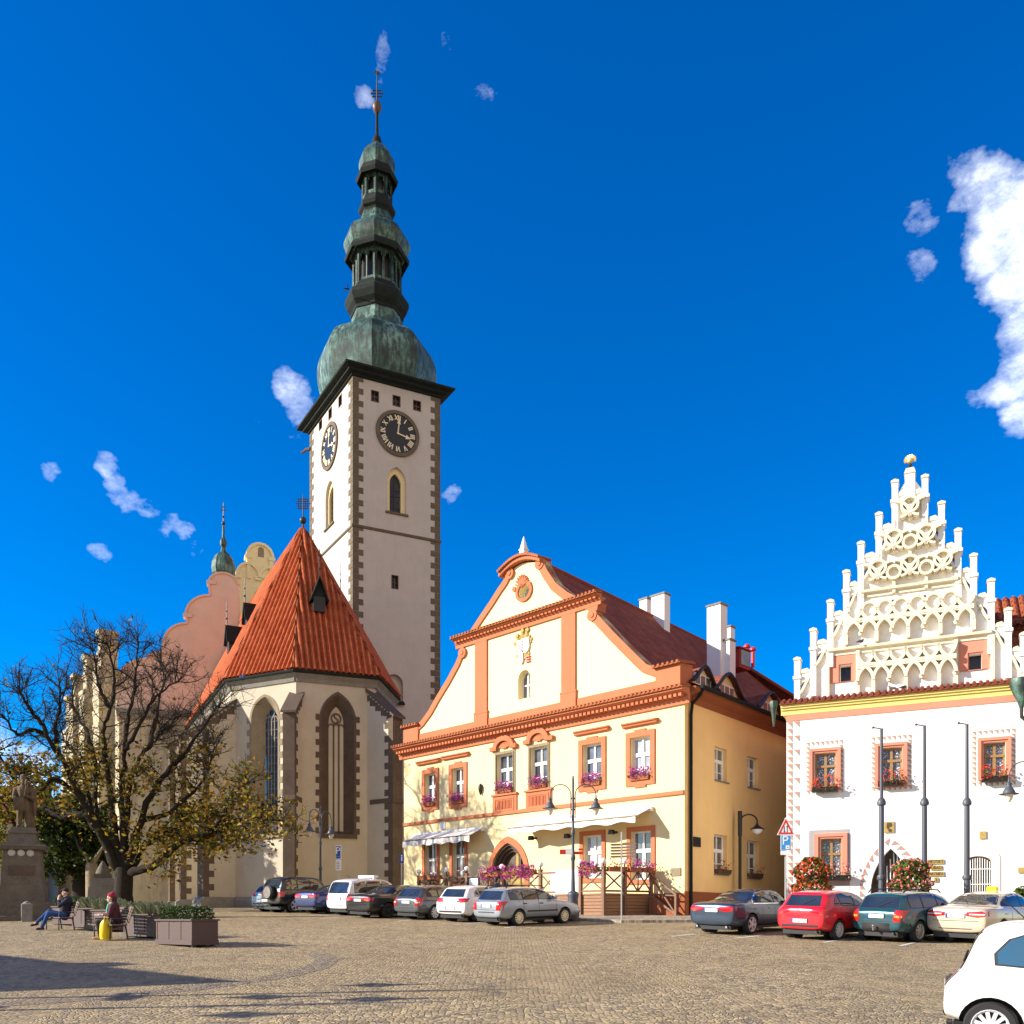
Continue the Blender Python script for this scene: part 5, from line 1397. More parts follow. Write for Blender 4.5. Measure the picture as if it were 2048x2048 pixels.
buttress(A2, nC+nD_, .95, 2.2, zz(1382,66), zz(1437,65.5))
buttress(A0+dA*Lch*.50, nA_, .9, 2.2, zz(1420,72), zz(1462,72))
buttress(A0+dA*Lch*.94, nA_, .9, 2.0, zz(1440,78), zz(1475,78), False)
# lean-to stone beam past the right-hand buttress
m = MB(); m.bar((A2.x+1.2-OR.x, A2.y+1.5-OR.y, zz(1441,65)), (A2.x+6-OR.x, A2.y+3-OR.y, zz(1441,66)), .3, .35); m.build('side_roof_edge', M['darkcopper'], church)
# roof: hipped over the apse, ridge running back along the choir
ap = Vector(((606-CX)/F*(DC+7.2), DC+7.2)); zap = hz(1057, DC+7.2)
ov = .45
def offp(p, n1, n2=None):
    if n2 is None: return p+n1*ov
    b = (n1+n2); return p+b*(ov/ (1+n1.dot(n2)))
e0, e1, e2 = offp(A0, nA_, nB), offp(A1, nB, nC), offp(A2, nC, nD_)
em, e3 = offp(Am, nA_), offp(A3, nD_)
ze_ = zev+.10
V3 = lambda p, z: Vector((p.x-OR.x, p.y-OR.y, z-zb))
rl = ap+dA*(Lch+3)
m = MB()
m.ribroof([V3(e0,ze_),V3(e1,ze_),V3(ap,zap)], V3(e0,ze_), V3(e1,ze_), .40, .24)
m.ribroof([V3(e1,ze_),V3(e2,ze_),V3(ap,zap)], V3(e1,ze_), V3(e2,ze_), .40, .24)
m.ribroof([V3(em,ze_),V3(e0,ze_),V3(ap,zap),V3(rl,zap)], V3(em,ze_), V3(e0,ze_), .40, .24, 0, 5)
m.ribroof([V3(e2,ze_),V3(e3,ze_),V3(ap,zap)], V3(e2,ze_), V3(e3,ze_), .40, .24)
rt_ = e3+dA*(Lch)
m.roof([V3(e3,ze_),V3(rt_,ze_),V3(rl,zap),V3(ap,zap)], V3(e3,ze_), V3(rt_,ze_))
roofc = m.build('roof', M['churchtile'], church)
m = MB()
for p in (e0, e1, e2): m.tube([V3(p,ze_+.08), V3(ap,zap+.06)], [.15,.13], 7)
m.tube([V3(ap,zap+.05), V3(rl,zap+.05)], .15, 7); m.build('hip_tiles', M['churchtile'], roofc)
m = MB()
for a, b in ((em,e0),(e0,e1),(e1,e2),(e2,e3)): m.tube([V3(a,ze_-.02)+Vector((0,0,-.06)), V3(b,ze_-.02)+Vector((0,0,-.06))], .11, 6)
m.build('gutter', M['darkcopper'], roofc)
# finial with a grid star
def spike(px_, Y_, base_py, ball_py, top_py, grid, par, nm, pos=None):
    p = pos or P2(px_, Y_); q = V3(p, 0); zB, zT, zl_ = hz(base_py, Y_)-zb, hz(top_py, Y_)-zb, hz(ball_py, Y_)-zb
    m = MB(); m.lathe([(.16,zB-.25),(.10,zB+.2),(.05,zB+.35),(.045,zT-.4),(.02,zT)], q.x, q.y, 8); m.ball((q.x,q.y,zl_), .28 if grid else .17, 0, 10)
    if grid:
        s = .7; zc = zT-.75
        for j in range(5):
            t = -s*.5+s*j/4; e = s*(.80 if j in (0,4) else .95 if j in (1,3) else 1.1)
            m.bar((q.x+t,q.y,zc-e*.75),(q.x+t,q.y,zc+e*.75), .05, .05); m.bar((q.x-e*.75,q.y-.01,zc+t),(q.x+e*.75,q.y-.01,zc+t), .05, .05)
        m.bar((q.x-.25,q.y,zT-2.0),(q.x+.25,q.y,zT-1.9), .07)
    else:
        for dz_, l in ((.35,.16),(.7,.22),(1.0,.14)): m.bar((q.x-l,q.y,zT-dz_),(q.x+l,q.y,zT-dz_), .06)
    return m.build(nm, M['iron'], par)
spike(606, ap.y, 1058, 1041, 988, True, church, 'roof_finial', ap)
# steep dark roof dormers with their own spikes
def sdormer(px_, py_bot, py_top, Y_, dirn, w, deep, mat='darkcopper'):
    f = Fac((px_-CX)/F*Y_, Y_, -dirn.y, dirn.x, zb)
    z0, z1 = hz(py_bot, Y_)-zb, hz(py_top, Y_)-zb; h_ = z1-z0; hw = w/2
    m = MB(); m.box(-hw*.62, hw*.62, .0, deep, z0, z0+h_*.42); d_ = putl(m, f).build('roof_dormer', M['black'], church)
    m = MB(); m.prism([(-hw,z0+h_*.30),(0,z1),(hw,z0+h_*.30),(hw*.86,z0+h_*.30),(0,z1-.22),(-hw*.86,z0+h_*.30)], -.22, deep); m.prism([(-hw*.8,z0+h_*.33),(hw*.8,z0+h_*.33),(0,z1-.3)], .02, deep)
    putl(m, f).build('dormer_roof', M[mat], d_)
    m = MB(); m.tube([(0,-.1,z1-.1),(0,-.1,z1+1.9)], [.05,.03], 6); m.ball((0,-.1,z1+.5), .10, 0, 8); m.ball((0,-.1,z1+1.1), .07, 0, 8); m.bar((-.16,-.1,z1+1.45),(.16,-.1,z1+1.45), .05); putl(m, f).build('dormer_spike', M['iron'], d_)
sdormer(639, 1223, 1152, 66.6, nC, 1.35, 2.6)
sdormer(492, 1262, 1205, 73.0, nA_, 1.5, 3.2); sdormer(456, 1305, 1250, 75.5, nA_, 1.5, 3.2)
# ------- nave east gable (scalloped), its wall below, and the turret behind
GN = Fac(Am.x-.97*.3, Am.y-.24*.3, .97, .24, zb)         # frame origin near the junction; u grows to the right
gN = lambda px, py: GN.uz(px, py)
zcn = gN(383,1437)[1]
xl0 = GN.u(238)
m = MB(); m.box(xl0, 1.5, 0, .6, -.5, zcn); putl(m, GN).build('nave_wall', M['pier'], church)  # tree shade on this wall is put into the darker plaster
m = MB(); m.prism([(0,zcn-.1),(-.3,zcn+.25),(-.38,zcn+.55),(0,zcn+.7)], xl0-.2, 1.5, 0, 'x'); putl(m, GN).build('nave_cornice', M['greystone'], church)
def qarc(a, b, n=7):                                     # quarter circle rising from a to b (b is up and to the right)
    return [(b[0]-(b[0]-a[0])*math.cos(PI/2*i/n), a[1]+(b[1]-a[1])*math.sin(PI/2*i/n)) for i in range(n+1)]
gpx = [(233,1440),(233,1376)]
o = [gN(*p) for p in gpx]
o += qarc(gN(233,1376), gN(292,1318)); o += qarc(gN(293,1318), gN(326,1304), 3); o += [gN(326,1288)]; o += qarc(gN(327,1287), gN(374,1247)); o += [gN(374,1232)]
o += qarc(gN(371,1230), gN(420,1191)); o += [gN(418,1164)]
o += qarc(gN(418,1164), gN(447,1146)); tp = gN(447,1146); rr_ = qarc(gN(418,1164), tp); o += [(2*tp[0]-a, b) for a, b in rr_[::-1]]
o += [gN(478,1166), gN(478,1440)]
m = MB(); m.prism(o, 0, .7); putl(m, GN).build('nave_gable', M['pinkwall'], church)
m = MB(); m.strip(o[2:-1], .16, -.12, .8); 
for px_, py_ in ((326,1304),(372,1232),(419,1166)):
    x, z = gN(px_, py_); m.box(x-.25, x+.55, -.14, .8, z-.1, z+.22)
putl(m, GN).build('gable_coping', M['pinkwall'], church)
# paler upper gable further back
G2 = Fac(GN.x+.24*-6, GN.y+6.0, .93, .36, zb); g2 = lambda px, py: G2.uz(px, py)
def hump(pl, pr, side, top, n=10):
    x0, z0 = g2(pl, side); x1, _ = g2(pr, side); zt = g2((pl+pr)/2, top)[1]
    return [((x0+x1)/2-(x1-x0)/2*math.cos(PI*i/n), z0+(zt-z0)*math.sin(PI*i/n)) for i in range(n+1)]
o = [g2(470,1300), g2(471,1156)] + hump(473,519,1150,1127)[:6] + [g2(493,1127)] + hump(494,546,1110,1088) + [g2(546,1145)] + [g2(600,1175), g2(600,1300)]
m = MB(); m.prism(o, 0, .8); putl(m, G2).build('nave_gable', M['cream'], church)
m = MB()
for pl, pr, sd, tp_ in ((473,519,1150,1127),(494,546,1110,1088),(520,560,1152,1136)):
    hh = hump(pl, pr, sd, tp_); m.strip(hh, .22, -.18, .9)
    m.box(hh[0][0]-.2, hh[0][0]+.42, -.2, .9, hh[0][1]-.28, hh[0][1]+.02); m.box(hh[-1][0]-.42, hh[-1][0]+.2, -.2, .9, hh[-1][1]-.28, hh[-1][1]+.02)
x0, z0 = g2(494,1112); x1, _ = g2(546,1112); m.box(x0, x0+.35, -.12, 0, z0-2.2, z0); m.box(x1-.35, x1, -.12, 0, z0-2.2, z0)
putl(m, G2).build('gable_coping', M['cream'], church)
xw, zw = g2(522,1103); m = MB(); m.prism(rarch(xw-.28, xw+.28, zw-.55, zw+.15, zw+.42), -.03, .02); putl(m, G2).build('gable_niche', M['sandstone'], church)
m = MB(); m.prism([(-1,14),(.5,14),(.5,14.1),(-1,14.1)][:0] or [gN(430,1440),gN(545,1150),gN(700,1150),gN(700,1440)], 6.9, 20); putl(m, GN).build('nave_roof', M['redtile'], church)
# green onion turret behind the scalloped gable
tY = GN.y+4; tp2 = P2(447, tY); q = V3(tp2, 0); k_ = tY/F; zz2 = lambda py: hz(py, tY)-zb
m = MB(); m.lathe([(19*k_,zz2(1200)),(19*k_,zz2(1153)),(22*k_,zz2(1148)),(23.5*k_,zz2(1138)),(22*k_,zz2(1125)),(16*k_,zz2(1112)),(6*k_,zz2(1104)),(4*k_,zz2(1096)),(6.5*k_,zz2(1090)),(6.5*k_,zz2(1082)),(3*k_,zz2(1076)),(2*k_,zz2(1052))], q.x, q.y, 8, PI/8, 0, False)
tur = m.build('turret', M['copper'], church)
m = MB(); m.tube([(q.x,q.y,zz2(1053)),(q.x,q.y,zz2(1005))], [.07,.03], 6); m.ball((q.x,q.y,zz2(1047)), .2, 0, 10); m.ball((q.x,q.y,zz2(1034)), .13, 0, 8)
for py_, l in ((1020,.34),(1014,.24)): m.bar((q.x-l,q.y,zz2(py_)),(q.x+l,q.y,zz2(py_)), .07)
m.build('turret_spire', M['iron'], tur)
# south side of the nave, seen along its face: stepped gables with pinnacles
GS = Fac(*(GN.w(xl0, 0, 0)[:2]), .62, -.78, zb)           # u negative = away from the viewer
gs = lambda px, py: GS.uz(px, py)
m = MB(); u_end = GS.u(152); m.box(u_end, 0, 0, .6, -.5, zcn+1.5); putl(m, GS).build('nave_wall', M['pier'], church)
for pxa, pyt, wpx in ((220,1264,14),(190,1312,11),(167,1352,9),(154,1395,7)):
    x, zt = gs(pxa, pyt); wd = .95
    m = MB(); m.box(x-wd, x+wd, -1.2, .6, -.4, zt-3.6); m.box(x-wd*.62, x+wd*.62, -.9, .5, zt-3.6, zt-.5); m.prism([(x-wd*.75,zt-.5),(x+wd*.75,zt-.5),(x+wd*.55,zt),(x-wd*.55,zt)], -1.1, .6)
    m.box(x-wd*.7, x+wd*.7, -1.0, .55, zt-2.2, zt-1.9)
    for j in range(9): m.box(x-wd-.06, x+wd+.06, -1.26, -.8, zt-3.9-1.25*j, zt-3.5-1.25*j)
    putl(m, GS).build('pier', M['pier'], church)
x0, z0 = gN(236,1372); x1, z1 = gN(300,1314)
m = MB(); m.roof([(x0-.4,1.2,gN(236,1400)[1]),(x1+2,1.2,gN(236,1400)[1]),(x1+2,4.5,z1+.2),(x0-.4,4.5,z1+.2)], (x0,1.2,0), (x1,1.2,0)); putl(m, GN).build('nave_roof', M['redtile'], church)
# ---------------------------------------------------------------- bell tower
DT = 86.0
T0 = P2(706, DT); dR, dLf = Vector((.899,.438)).normalized(), Vector((-.518,.855)).normalized()
wR = uv_end(880, T0.x, T0.y, dR.x, dR.y); wL = uv_end(620, T0.x, T0.y, dLf.x, dLf.y)
zt0 = g(80)
tower = thing('bell_tower', 'tall cream bell tower with stone quoins, two clock faces and a green copper spire', 'bell tower', (T0.x, T0.y, zt0))
TO = Vector((T0.x, T0.y, zt0))
TR = Fac(T0.x, T0.y, dR.x, dR.y, zt0); q = T0+dLf*wL; TL = Fac(q.x, q.y, -dLf.x, -dLf.y, zt0)
def pt_(mb, f): return mb.xf(Matrix.Translation(-TO) @ f.mat())
ztw = TR.uz(707, 748)[1]
def lanc(f, a, b, apex, spring, bottom):
    c = (a+b)/2; return f.u(a), f.u(b), f.uz(c,bottom)[1], f.uz(c,spring)[1], f.uz(c,apex)[1]
lr = lanc(TR, 775, 812, 934, 962, 1026); ll = lanc(TL, 651, 667, 962, 990, 1052)
ckR = TR.uz(795, 868); ckL = TL.uz(660, 893)
smR = [TR.rect(a,b,c,d) for a,b,c,d in ((742,758,779,802),(785,801,789,811),(826,842,799,820))]
smL = [TL.rect(a,b,c,d) for a,b,c,d in ((638,644.5,845,864),(657,664,821,843),(677,684,795,818))]
o1 = TR.rect(782.6,797,1149,1177); aw_ = TR.rect(772,806,1362,1401); awh = rarch(aw_[0],aw_[1],aw_[2],aw_[3]-.1,aw_[3]+.75)
m = MB(); m.wall([(0,-.5),(wR,-.5),(wR,ztw),(0,ztw)], [parch(*lr,8), rect(*o1), awh]+[rect(*r) for r in smR], 0, .55); pt_(m, TR).build('tower_wall', M['tower'], tower)
m = MB(); m.wall([(0,-.5),(wL,-.5),(wL,ztw),(0,ztw)], [parch(*ll,8)]+[rect(*r) for r in smL], 0, .55); pt_(m, TL).build('tower_wall', M['tower'], tower)
m = MB(); bk = [(0,0),(dR.x*wR,dR.y*wR),(dR.x*wR+dLf.x*wL,dR.y*wR+dLf.y*wL),(dLf.x*wL,dLf.y*wL)]
m.quad((*bk[1],-.5),(*bk[2],-.5),(*bk[2],ztw),(*bk[1],ztw)); m.quad((*bk[2],-.5),(*bk[3],-.5),(*bk[3],ztw),(*bk[2],ztw)); m.add([(*b,ztw) for b in bk],[(0,1,2,3)])
m.build('tower_wall', M['tower'], tower)
for f, l, nm in ((TR, lr, 0),(TL, ll, 1)):
    b_ = (l[0]+.30 if not nm else l[0]+.25, l[1]-.42 if not nm else l[1]-.25, l[2]+.1, l[3]-.2, l[4]-.55)
    m = MB(); m.ring(parch(*l,8), parch(*b_,8), .28, .55); pt_(m, f).build('lancet_moulding', M['yellow'], tower)
    m = MB(); m.prism(parch(*b_,8), .56, .62); wi = pt_(m, f).build('lancet_window', M['darkglass'], tower)
    m = MB(); cx = (b_[0]+b_[1])/2; m.box(cx-.05, cx+.05, .50, .58, b_[2], b_[4]-.1)
    for j in range(12): m.box(b_[0], b_[1], .52, .575, b_[2]+.55*j, b_[2]+.55*j+.05) if b_[2]+.55*j < b_[3] else None
    pt_(m, f).build('lancet_bars', M['black'], wi)
    m = MB(); m.box(l[0]-.2, l[1]+.2, -.15, .3, l[2]-.18, l[2]); pt_(m, f).build('lancet_sill', M['quoin'], tower)
for f, rs in ((TR, smR+[o1]),(TL, smL)):
    for r in rs:
        window_ = MB(); x0,x1,z0,z1 = r; window_.ring(rect(x0,x1,z0,z1), rect(x0+.07,x1-.07,z0+.07,z1-.07), -.02, .3); window_.box((x0+x1)/2-.04,(x0+x1)/2+.04,.2,.28,z0+.07,z1-.07); window_.box(x0+.07,x1-.07,.2,.27,(z0+z1)/2-.04,(z0+z1)/2+.04)
        w_ = pt_(window_, f).build('window', M['signbrown'], tower)
        m = MB().box(x0+.05,x1-.05,.3,.34,z0+.05,z1-.05); pt_(m, f).build('pane', M['darkglass'], w_)
m = MB(); m.prism(awh, .5, .6); pt_(m, TR).build('niche_wall', M['tower'], tower)
m = MB(); m.box(aw_[0]+.05, aw_[0]+.85, .3, .48, aw_[2]+.1, aw_[2]+1.5); pt_(m, TR).build('niche_window', M['darkglass'], tower)
m = MB(); m.prism([(0,aw_[2]),(-.35,aw_[2]-.35),(-.35,aw_[2]-.25),(0,aw_[2]+.1)], aw_[0]-.1, aw_[1]+.1, 0, 'x'); pt_(m, TR).build('niche_sill', M['darkcopper'], tower)
# quoins
def quoins(f, x_at, sgn, lo_, sh__, m):
    z = ztw-.58; k = 0
    while z > 0:
        w_ = lo_ if k % 2 == 0 else sh__
        m.box(x_at, x_at+sgn*w_, -.035, .02, z, z+.54); z -= .578; k += 1
m = MB(); quoins(TR, -.034, 1, 1.02, .58, m); pt_(m, TR).build('quoin_stones', M['quoin'], tower); m = MB(); quoins(TR, wR+.034, -1, 1.0, .58, m); pt_(m, TR).build('quoin_stones', M['quoin'], tower)
m = MB(); quoins(TL, wL+.034, -1, 1.15, .66, m); pt_(m, TL).build('quoin_stones', M['quoin'], tower); m = MB(); quoins(TL, -.034, 1, 1.2, .7, m); pt_(m, TL).build('quoin_stones', M['quoin'], tower)
zst = TR.uz(706,1050)[1]
for f, w_ in ((TR,wR),(TL,wL)):
    m = MB(); m.prism([(0,zst-.15),(-.10,zst-.12),(-.14,zst+.05),(0,zst+.15)], -.12, w_+.12, 0, 'x'); pt_(m, f).build('string_course', M['quoin'], tower)
# clocks
def clock(f, c, r, par, rx=1.0):
    m = MB(); m.ring(oval(c[0],c[1],r*1.18*rx,r*1.18,36), oval(c[0],c[1],r*rx,r,36), -.16, 0); fr = pt_(m, f).build('clock', M['quoin'], par)
    m = MB(); m.prism(oval(c[0],c[1],r*rx,r,36), -.09, -.01); pt_(m, f).build('dial', M['dial'], fr)
    m = MB(); rn = ['XII','I','II','III','IIII','V','VI','VII','VIII','IX','X','XI']
    for h_ in range(12):
        a = PI/2-h_*PI/6; er = Vector((math.cos(a)*rx, math.sin(a))); et = Vector((math.sin(a)*rx, -math.cos(a)))
        st_ = rn[h_]; wdt = sum({'I':.085,'V':.15,'X':.16}[ch] for ch in st_)*r; t = -wdt/2
        for ch in st_:
            w1 = {'I':.085,'V':.15,'X':.16}[ch]*r; lo_, hi_ = r*.68, r*.93
            Pp = lambda tt, rr__: tuple(Vector(c)+et*tt+er*rr__)
            if ch == 'I': m.strip([Pp(t+w1/2,lo_),Pp(t+w1/2,hi_)], r*.055, -.125, -.08)
            elif ch == 'V': m.strip([Pp(t,hi_),Pp(t+w1/2,lo_)], r*.055, -.125, -.08); m.strip([Pp(t+w1/2,lo_),Pp(t+w1,hi_)], r*.04, -.124, -.08)
            else: m.strip([Pp(t,hi_),Pp(t+w1,lo_)], r*.055, -.125, -.08); m.strip([Pp(t,lo_),Pp(t+w1,hi_)], r*.04, -.124, -.08)
            t += w1
    pt_(m, f).build('numerals', M['goldpale'], fr)
    m = MB()
    for ang, l, w_ in ((PI/2-.10, .80, .05),(-.22, .72, .06)):
        d = Vector((math.cos(ang)*rx, math.sin(ang))); n_ = Vector((-d.y,d.x)); cc = Vector(c)
        m.prism([tuple(cc-n_*.03*r), tuple(cc+d*l*.62*r-n_*w_*r*.6), tuple(cc+d*l*.62*r-n_*w_*r*2), tuple(cc+d*l*r), tuple(cc+d*l*.62*r+n_*w_*r*2), tuple(cc+d*l*.62*r+n_*w_*r*.6), tuple(cc+n_*.03*r)], -.17, -.13)
    m.prism(oval(c[0],c[1],r*.06,r*.06,12), -.18, -.12); pt_(m, f).build('hands', M['goldpale'], fr)
rk = 36.5/F*(DT+2.2)/ .97
clock(TR, ckR, rk*1.02, tower); clock(TL, ckL, rk*1.06, tower)
# cornice of dark copper
def frust(mb, poly0, z0, poly1, z1):
    n = len(poly0); mb.add([(*p,z0) for p in poly0]+[(*p,z1) for p in poly1], [(i,(i+1)%n,n+(i+1)%n,n+i) for i in range(n)])
def grow(o):
    nR, nL = Vector((dR.y,-dR.x)), Vector((-dLf.y,dLf.x))
    k = 1/dR.dot(dR); c = [Vector(b) for b in bk]
    cr = dR.x*dLf.y-dR.y*dLf.x; e = o/cr
    return [tuple(c[0]-dR*e-dLf*e), tuple(c[1]+dR*e-dLf*e), tuple(c[2]+dR*e+dLf*e), tuple(c[3]-dR*e+dLf*e)]
m = MB(); lv = [(.02,ztw-.20),(.20,ztw-.16),(.22,ztw+.0),(.60,ztw+.10),(.64,ztw+.28),(1.06,ztw+.42),(1.10,ztw+.58),(.9,ztw+.66)]
for (oa,za),(ob,zb_) in zip(lv, lv[1:]): frust(m, grow(oa), za, grow(ob), zb_)
m.add([(*b,ztw+.66) for b in grow(.9)], [(0,1,2,3)]); m.build('cornice', M['darkcopper'], tower)
# spire
axx = Vector(((754-CX)/F*93.0, 93.0)); sx_, sy_ = axx.x-TO.x, axx.y-TO.y; ks = 93.0/F
rot0 = math.atan2(dR.y, dR.x)+PI/8
def ring_(pts, name, mat, par=tower, smooth=False, seg=8, kz=1.06):
    m = MB(); pr = []
    # smooth the profile with extra points
    for r, py in pts: pr.append((max(.01, r*ks*kz), hz(py, 93.0)-zt0))
    m.lathe(pr[::1], sx_, sy_, seg, rot0, 0, smooth); return m.build(name, M[mat], par)
def spline(pts, n=5):
    out = []
    for i in range(len(pts)-1):
        p0, p1, p2, p3 = pts[max(0,i-1)], pts[i], pts[i+1], pts[min(len(pts)-1,i+2)]
        for j in range(n):
            t = j/n
            out.append(tuple(.5*(2*p1[k]+(p2[k]-p0[k])*t+(2*p0[k]-5*p1[k]+4*p2[k]-p3[k])*t*t+(3*p1[k]-p0[k]-3*p2[k]+p3[k])*t**3) for k in (0,1)))
    return out+[pts[-1]]
ring_(spline([(98,815),(106,795),(111,770),(112,750),(110,732),(105,716),(96,702),(82,690),(66,680),(55,669),(50,655),(48,638),(48,624)]), 'spire_dome', 'copper')
ring_([(50,640),(50,634),(56,626),(60,614),(60,606),(52,600),(47,594),(46,586)], 'spire_gallery', 'darkcopper')
def lantern(zb_py, zt_py, r, nper, colr):
    z0, z1 = hz(zb_py,93.0)-zt0, hz(zt_py,93.0)-zt0; m = MB(); core = MB()
    core.lathe([(r*ks*.80,z0),(r*ks*.80,z1)], sx_, sy_, 8, rot0, 0, False)
    for k in range(8):
        a = rot0+2*PI*k/8; b = rot0+2*PI*(k+1)/8; pa = Vector((math.cos(a),math.sin(a)))*r*ks; pb = Vector((math.cos(b),math.sin(b)))*r*ks
        for j in range(nper+1):
            t = j/nper; p = pa.lerp(pb, t)+Vector((sx_,sy_)); rad = .22 if j in (0,nper) else .12
            m.tube([(p.x,p.y,z0),(p.x,p.y,z1)], rad, 6)
        m.bar((pa.x+sx_,pa.y+sy_,z1-.28),(pb.x+sx_,pb.y+sy_,z1-.28), .22, .75); m.bar((pa.x+sx_,pa.y+sy_,z0+.25),(pb.x+sx_,pb.y+sy_,z0+.25), .2, .5)
        for j in range(nper):                             # little arch heads
            p, q = pa.lerp(pb, j/nper), pa.lerp(pb, (j+1)/nper)
            for e in (.22,.78):
                w = p.lerp(q, e); m.bar((w.x+sx_,w.y+sy_,z1-1.0),(w.x+sx_,w.y+sy_,z1-.5), .12, .18)
    lo_ = m.build('spire_lantern', M['copper'], tower); core.build('lantern_core', M['black'], lo_)
lantern(590, 519, 45, 2, 0)
ring_([(46,524),(50,518),(60,527),(61,520),(54,507),(50,499)], 'spire_gallery', 'darkcopper')
ring_(spline([(52,520),(57,511),(62,499),(62,488),(56,476),(46,467),(38,458),(33,448),(30,438)]), 'spire_dome', 'copper')
ring_([(29,442),(30,433),(34,429),(35,422),(30,412),(28,405)], 'spire_gallery', 'darkcopper')
lantern(408, 358, 26.5, 1, 0)
ring_([(27,366),(30,360),(38,369),(40,362),(34,349),(30,342)], 'spire_gallery', 'darkcopper')
ring_(spline([(30,354),(33,344),(34,331),(31,318),(25,308),(17,299),(12,292)]), 'spire_dome', 'copper')
ring_([(13,293),(8,288),(9,282),(7.5,277),(4.5,272),(3,268),(2.6,225),(2.6,222)], 'spire_needle', 'darkcopper', tower, True, 10)
o = ring_([(.5,228),(6,224),(8.6,216),(8.6,212),(6,205),(2,202)], 'spire_ball', 'signbrown', tower, True, 12)
zt_s = hz(142,93.0)-zt0; zm_s = hz(203,93.0)-zt0
m = MB(); m.tube([(sx_,sy_,zm_s),(sx_,sy_,zt_s)], [.10,.045], 6)
for py_, l in ((193,.42),(187,.55),(181,.38)): z = hz(py_,93.0)-zt0; m.bar((sx_-l,sy_,z),(sx_+l,sy_,z), .09); m.ball((sx_-l,sy_,z), .1, 0, 6); m.ball((sx_+l,sy_,z), .1, 0, 6)
z = hz(146,93.0)-zt0; m.prism([(sx_-.05,z-.25),(sx_+.35,z-.1),(sx_+.2,z+.15),(sx_-.3,z+.2)], sy_-.03, sy_+.03); m.build('weather_vane', M['iron'], tower)
# stone gargoyles near the clocks
for px_, py_ in ((616,905),):
    u_, z_ = TL.uz(px_, py_); m = MB(); m.tube([(0.2,0,z_),(-.4,-.3,z_+.1),(-.9,-.5,z_-.05)], [.2,.16,.1], 8); m.ball((-.95,-.52,z_+.02), .16, 0, 8); pt_(m, TL).build('gargoyle', M['brownstone'], tower)
# ---------------------------------------------------------------- cars
def interp(tab, y):
    if y <= tab[0][0]: return tab[0][1]
    for (a, b), (c, d) in zip(tab, tab[1:]):
        if y <= c: return b+(d-b)*(y-a)/(c-a)
    return tab[-1][1]

def car_shell(sp):
    L_, W_ = sp['L'], sp['W']/2; deck, roof = sp['deck'], sp['roof']; gw = sp.get('gw', .72)*W_
    ys = sorted(set([0, .05, .14, .26, .4, .6, .85, 1.15, 1.5]+[L_-v for v in (0, .05, .16, .35, .65, 1.0, 1.35, 1.7, 2.05)]+[r[0] for r in roof if r[0] > .2][:20]))
    ys2 = [ys[0]]
    for y in ys[1:]:
        if y-ys2[-1] > .045: ys2.append(y)
    bm = bmesh.new(); rings = []
    for y in ys2:
        e = min(y, L_-y)
        w = W_*(.86+.14*min(1, (e/.55))**.5)
        b = sp.get('zb', .24)+.10*max(0, 1-e/.35)
        d = interp(deck, y); r = interp(roof, y) if roof[0][0] <= y <= roof[-1][0] else d
        t = max(0, min(1, (r-d)/.34)); r = max(r, d)
        A = [(0,b),(.82*w,b),(.975*w,b+.10),(w,b+(d-b)*.48),(.985*w,d-.13),(.935*w,d)]
        G = [(gw+.06*W_,r-.09),(gw*.86,r-.012),(0,r+.012)]; N_ = [(.74*w,d+.022),(.42*w,d+.036),(0,d+.042)]
        hf = A+[(n[0]+(q[0]-n[0])*t, n[1]+(q[1]-n[1])*t) for n, q in zip(N_, G)]
        if w*.99 > 0: rings.append([bm.verts.new((x, y-L_/2, z)) for x, z in hf]+[bm.verts.new((-x, y-L_/2, z)) for x, z in hf[-2:0:-1]])
    n = len(rings[0])
    for i in range(len(rings)-1):
        for k in range(n): bm.faces.new((rings[i][k], rings[i][(k+1)%n], rings[i+1][(k+1)%n], rings[i+1][k]))
    bm.faces.new(rings[0][::-1]); bm.faces.new(rings[-1])
    bmesh.ops.recalc_face_normals(bm, faces=bm.faces[:])
    me = bpy.data.meshes.new('shell'); bm.to_mesh(me); bm.free()
    o = bpy.data.objects.new('shell', me); C.objects.link(o)
    m_ = o.modifiers.new('s', 'SUBSURF'); m_.levels = m_.render_levels = 2
    me = applied(o); o = bpy.data.objects.new('shell', me); C.objects.link(o)
    vs = [v.co.copy() for v in me.vertices]; ps = [tuple(p.vertices) for p in me.polygons]
    bvh = BVHTree.FromPolygons(vs, ps)
    cuts = []
    for yy in (sp['wr'], sp['wf']):
        mb = MB(); rad = sp['R']+.055
        mb.prism([(yy-L_/2+rad*math.cos(2*PI*k/28), sp['R']+rad*math.sin(2*PI*k/28)) for k in range(28)], -W_-.3, W_+.3, 0, 'x')
        c = mb.build('cutter', M['black']); cuts.append(c)
        bo = o.modifiers.new('b', 'BOOLEAN'); bo.operation = 'DIFFERENCE'; bo.solver = 'EXACT'; bo.object = c
    me = applied(o)
    for c in cuts: d_ = c.data; bpy.data.objects.remove(c); bpy.data.meshes.remove(d_)
    me.polygons.foreach_set('use_smooth', [True]*len(me.polygons)); me.polygons.foreach_set('material_index', [0]*len(me.polygons))
    me.set_sharp_from_angle(angle=R(32))
    return me, bvh

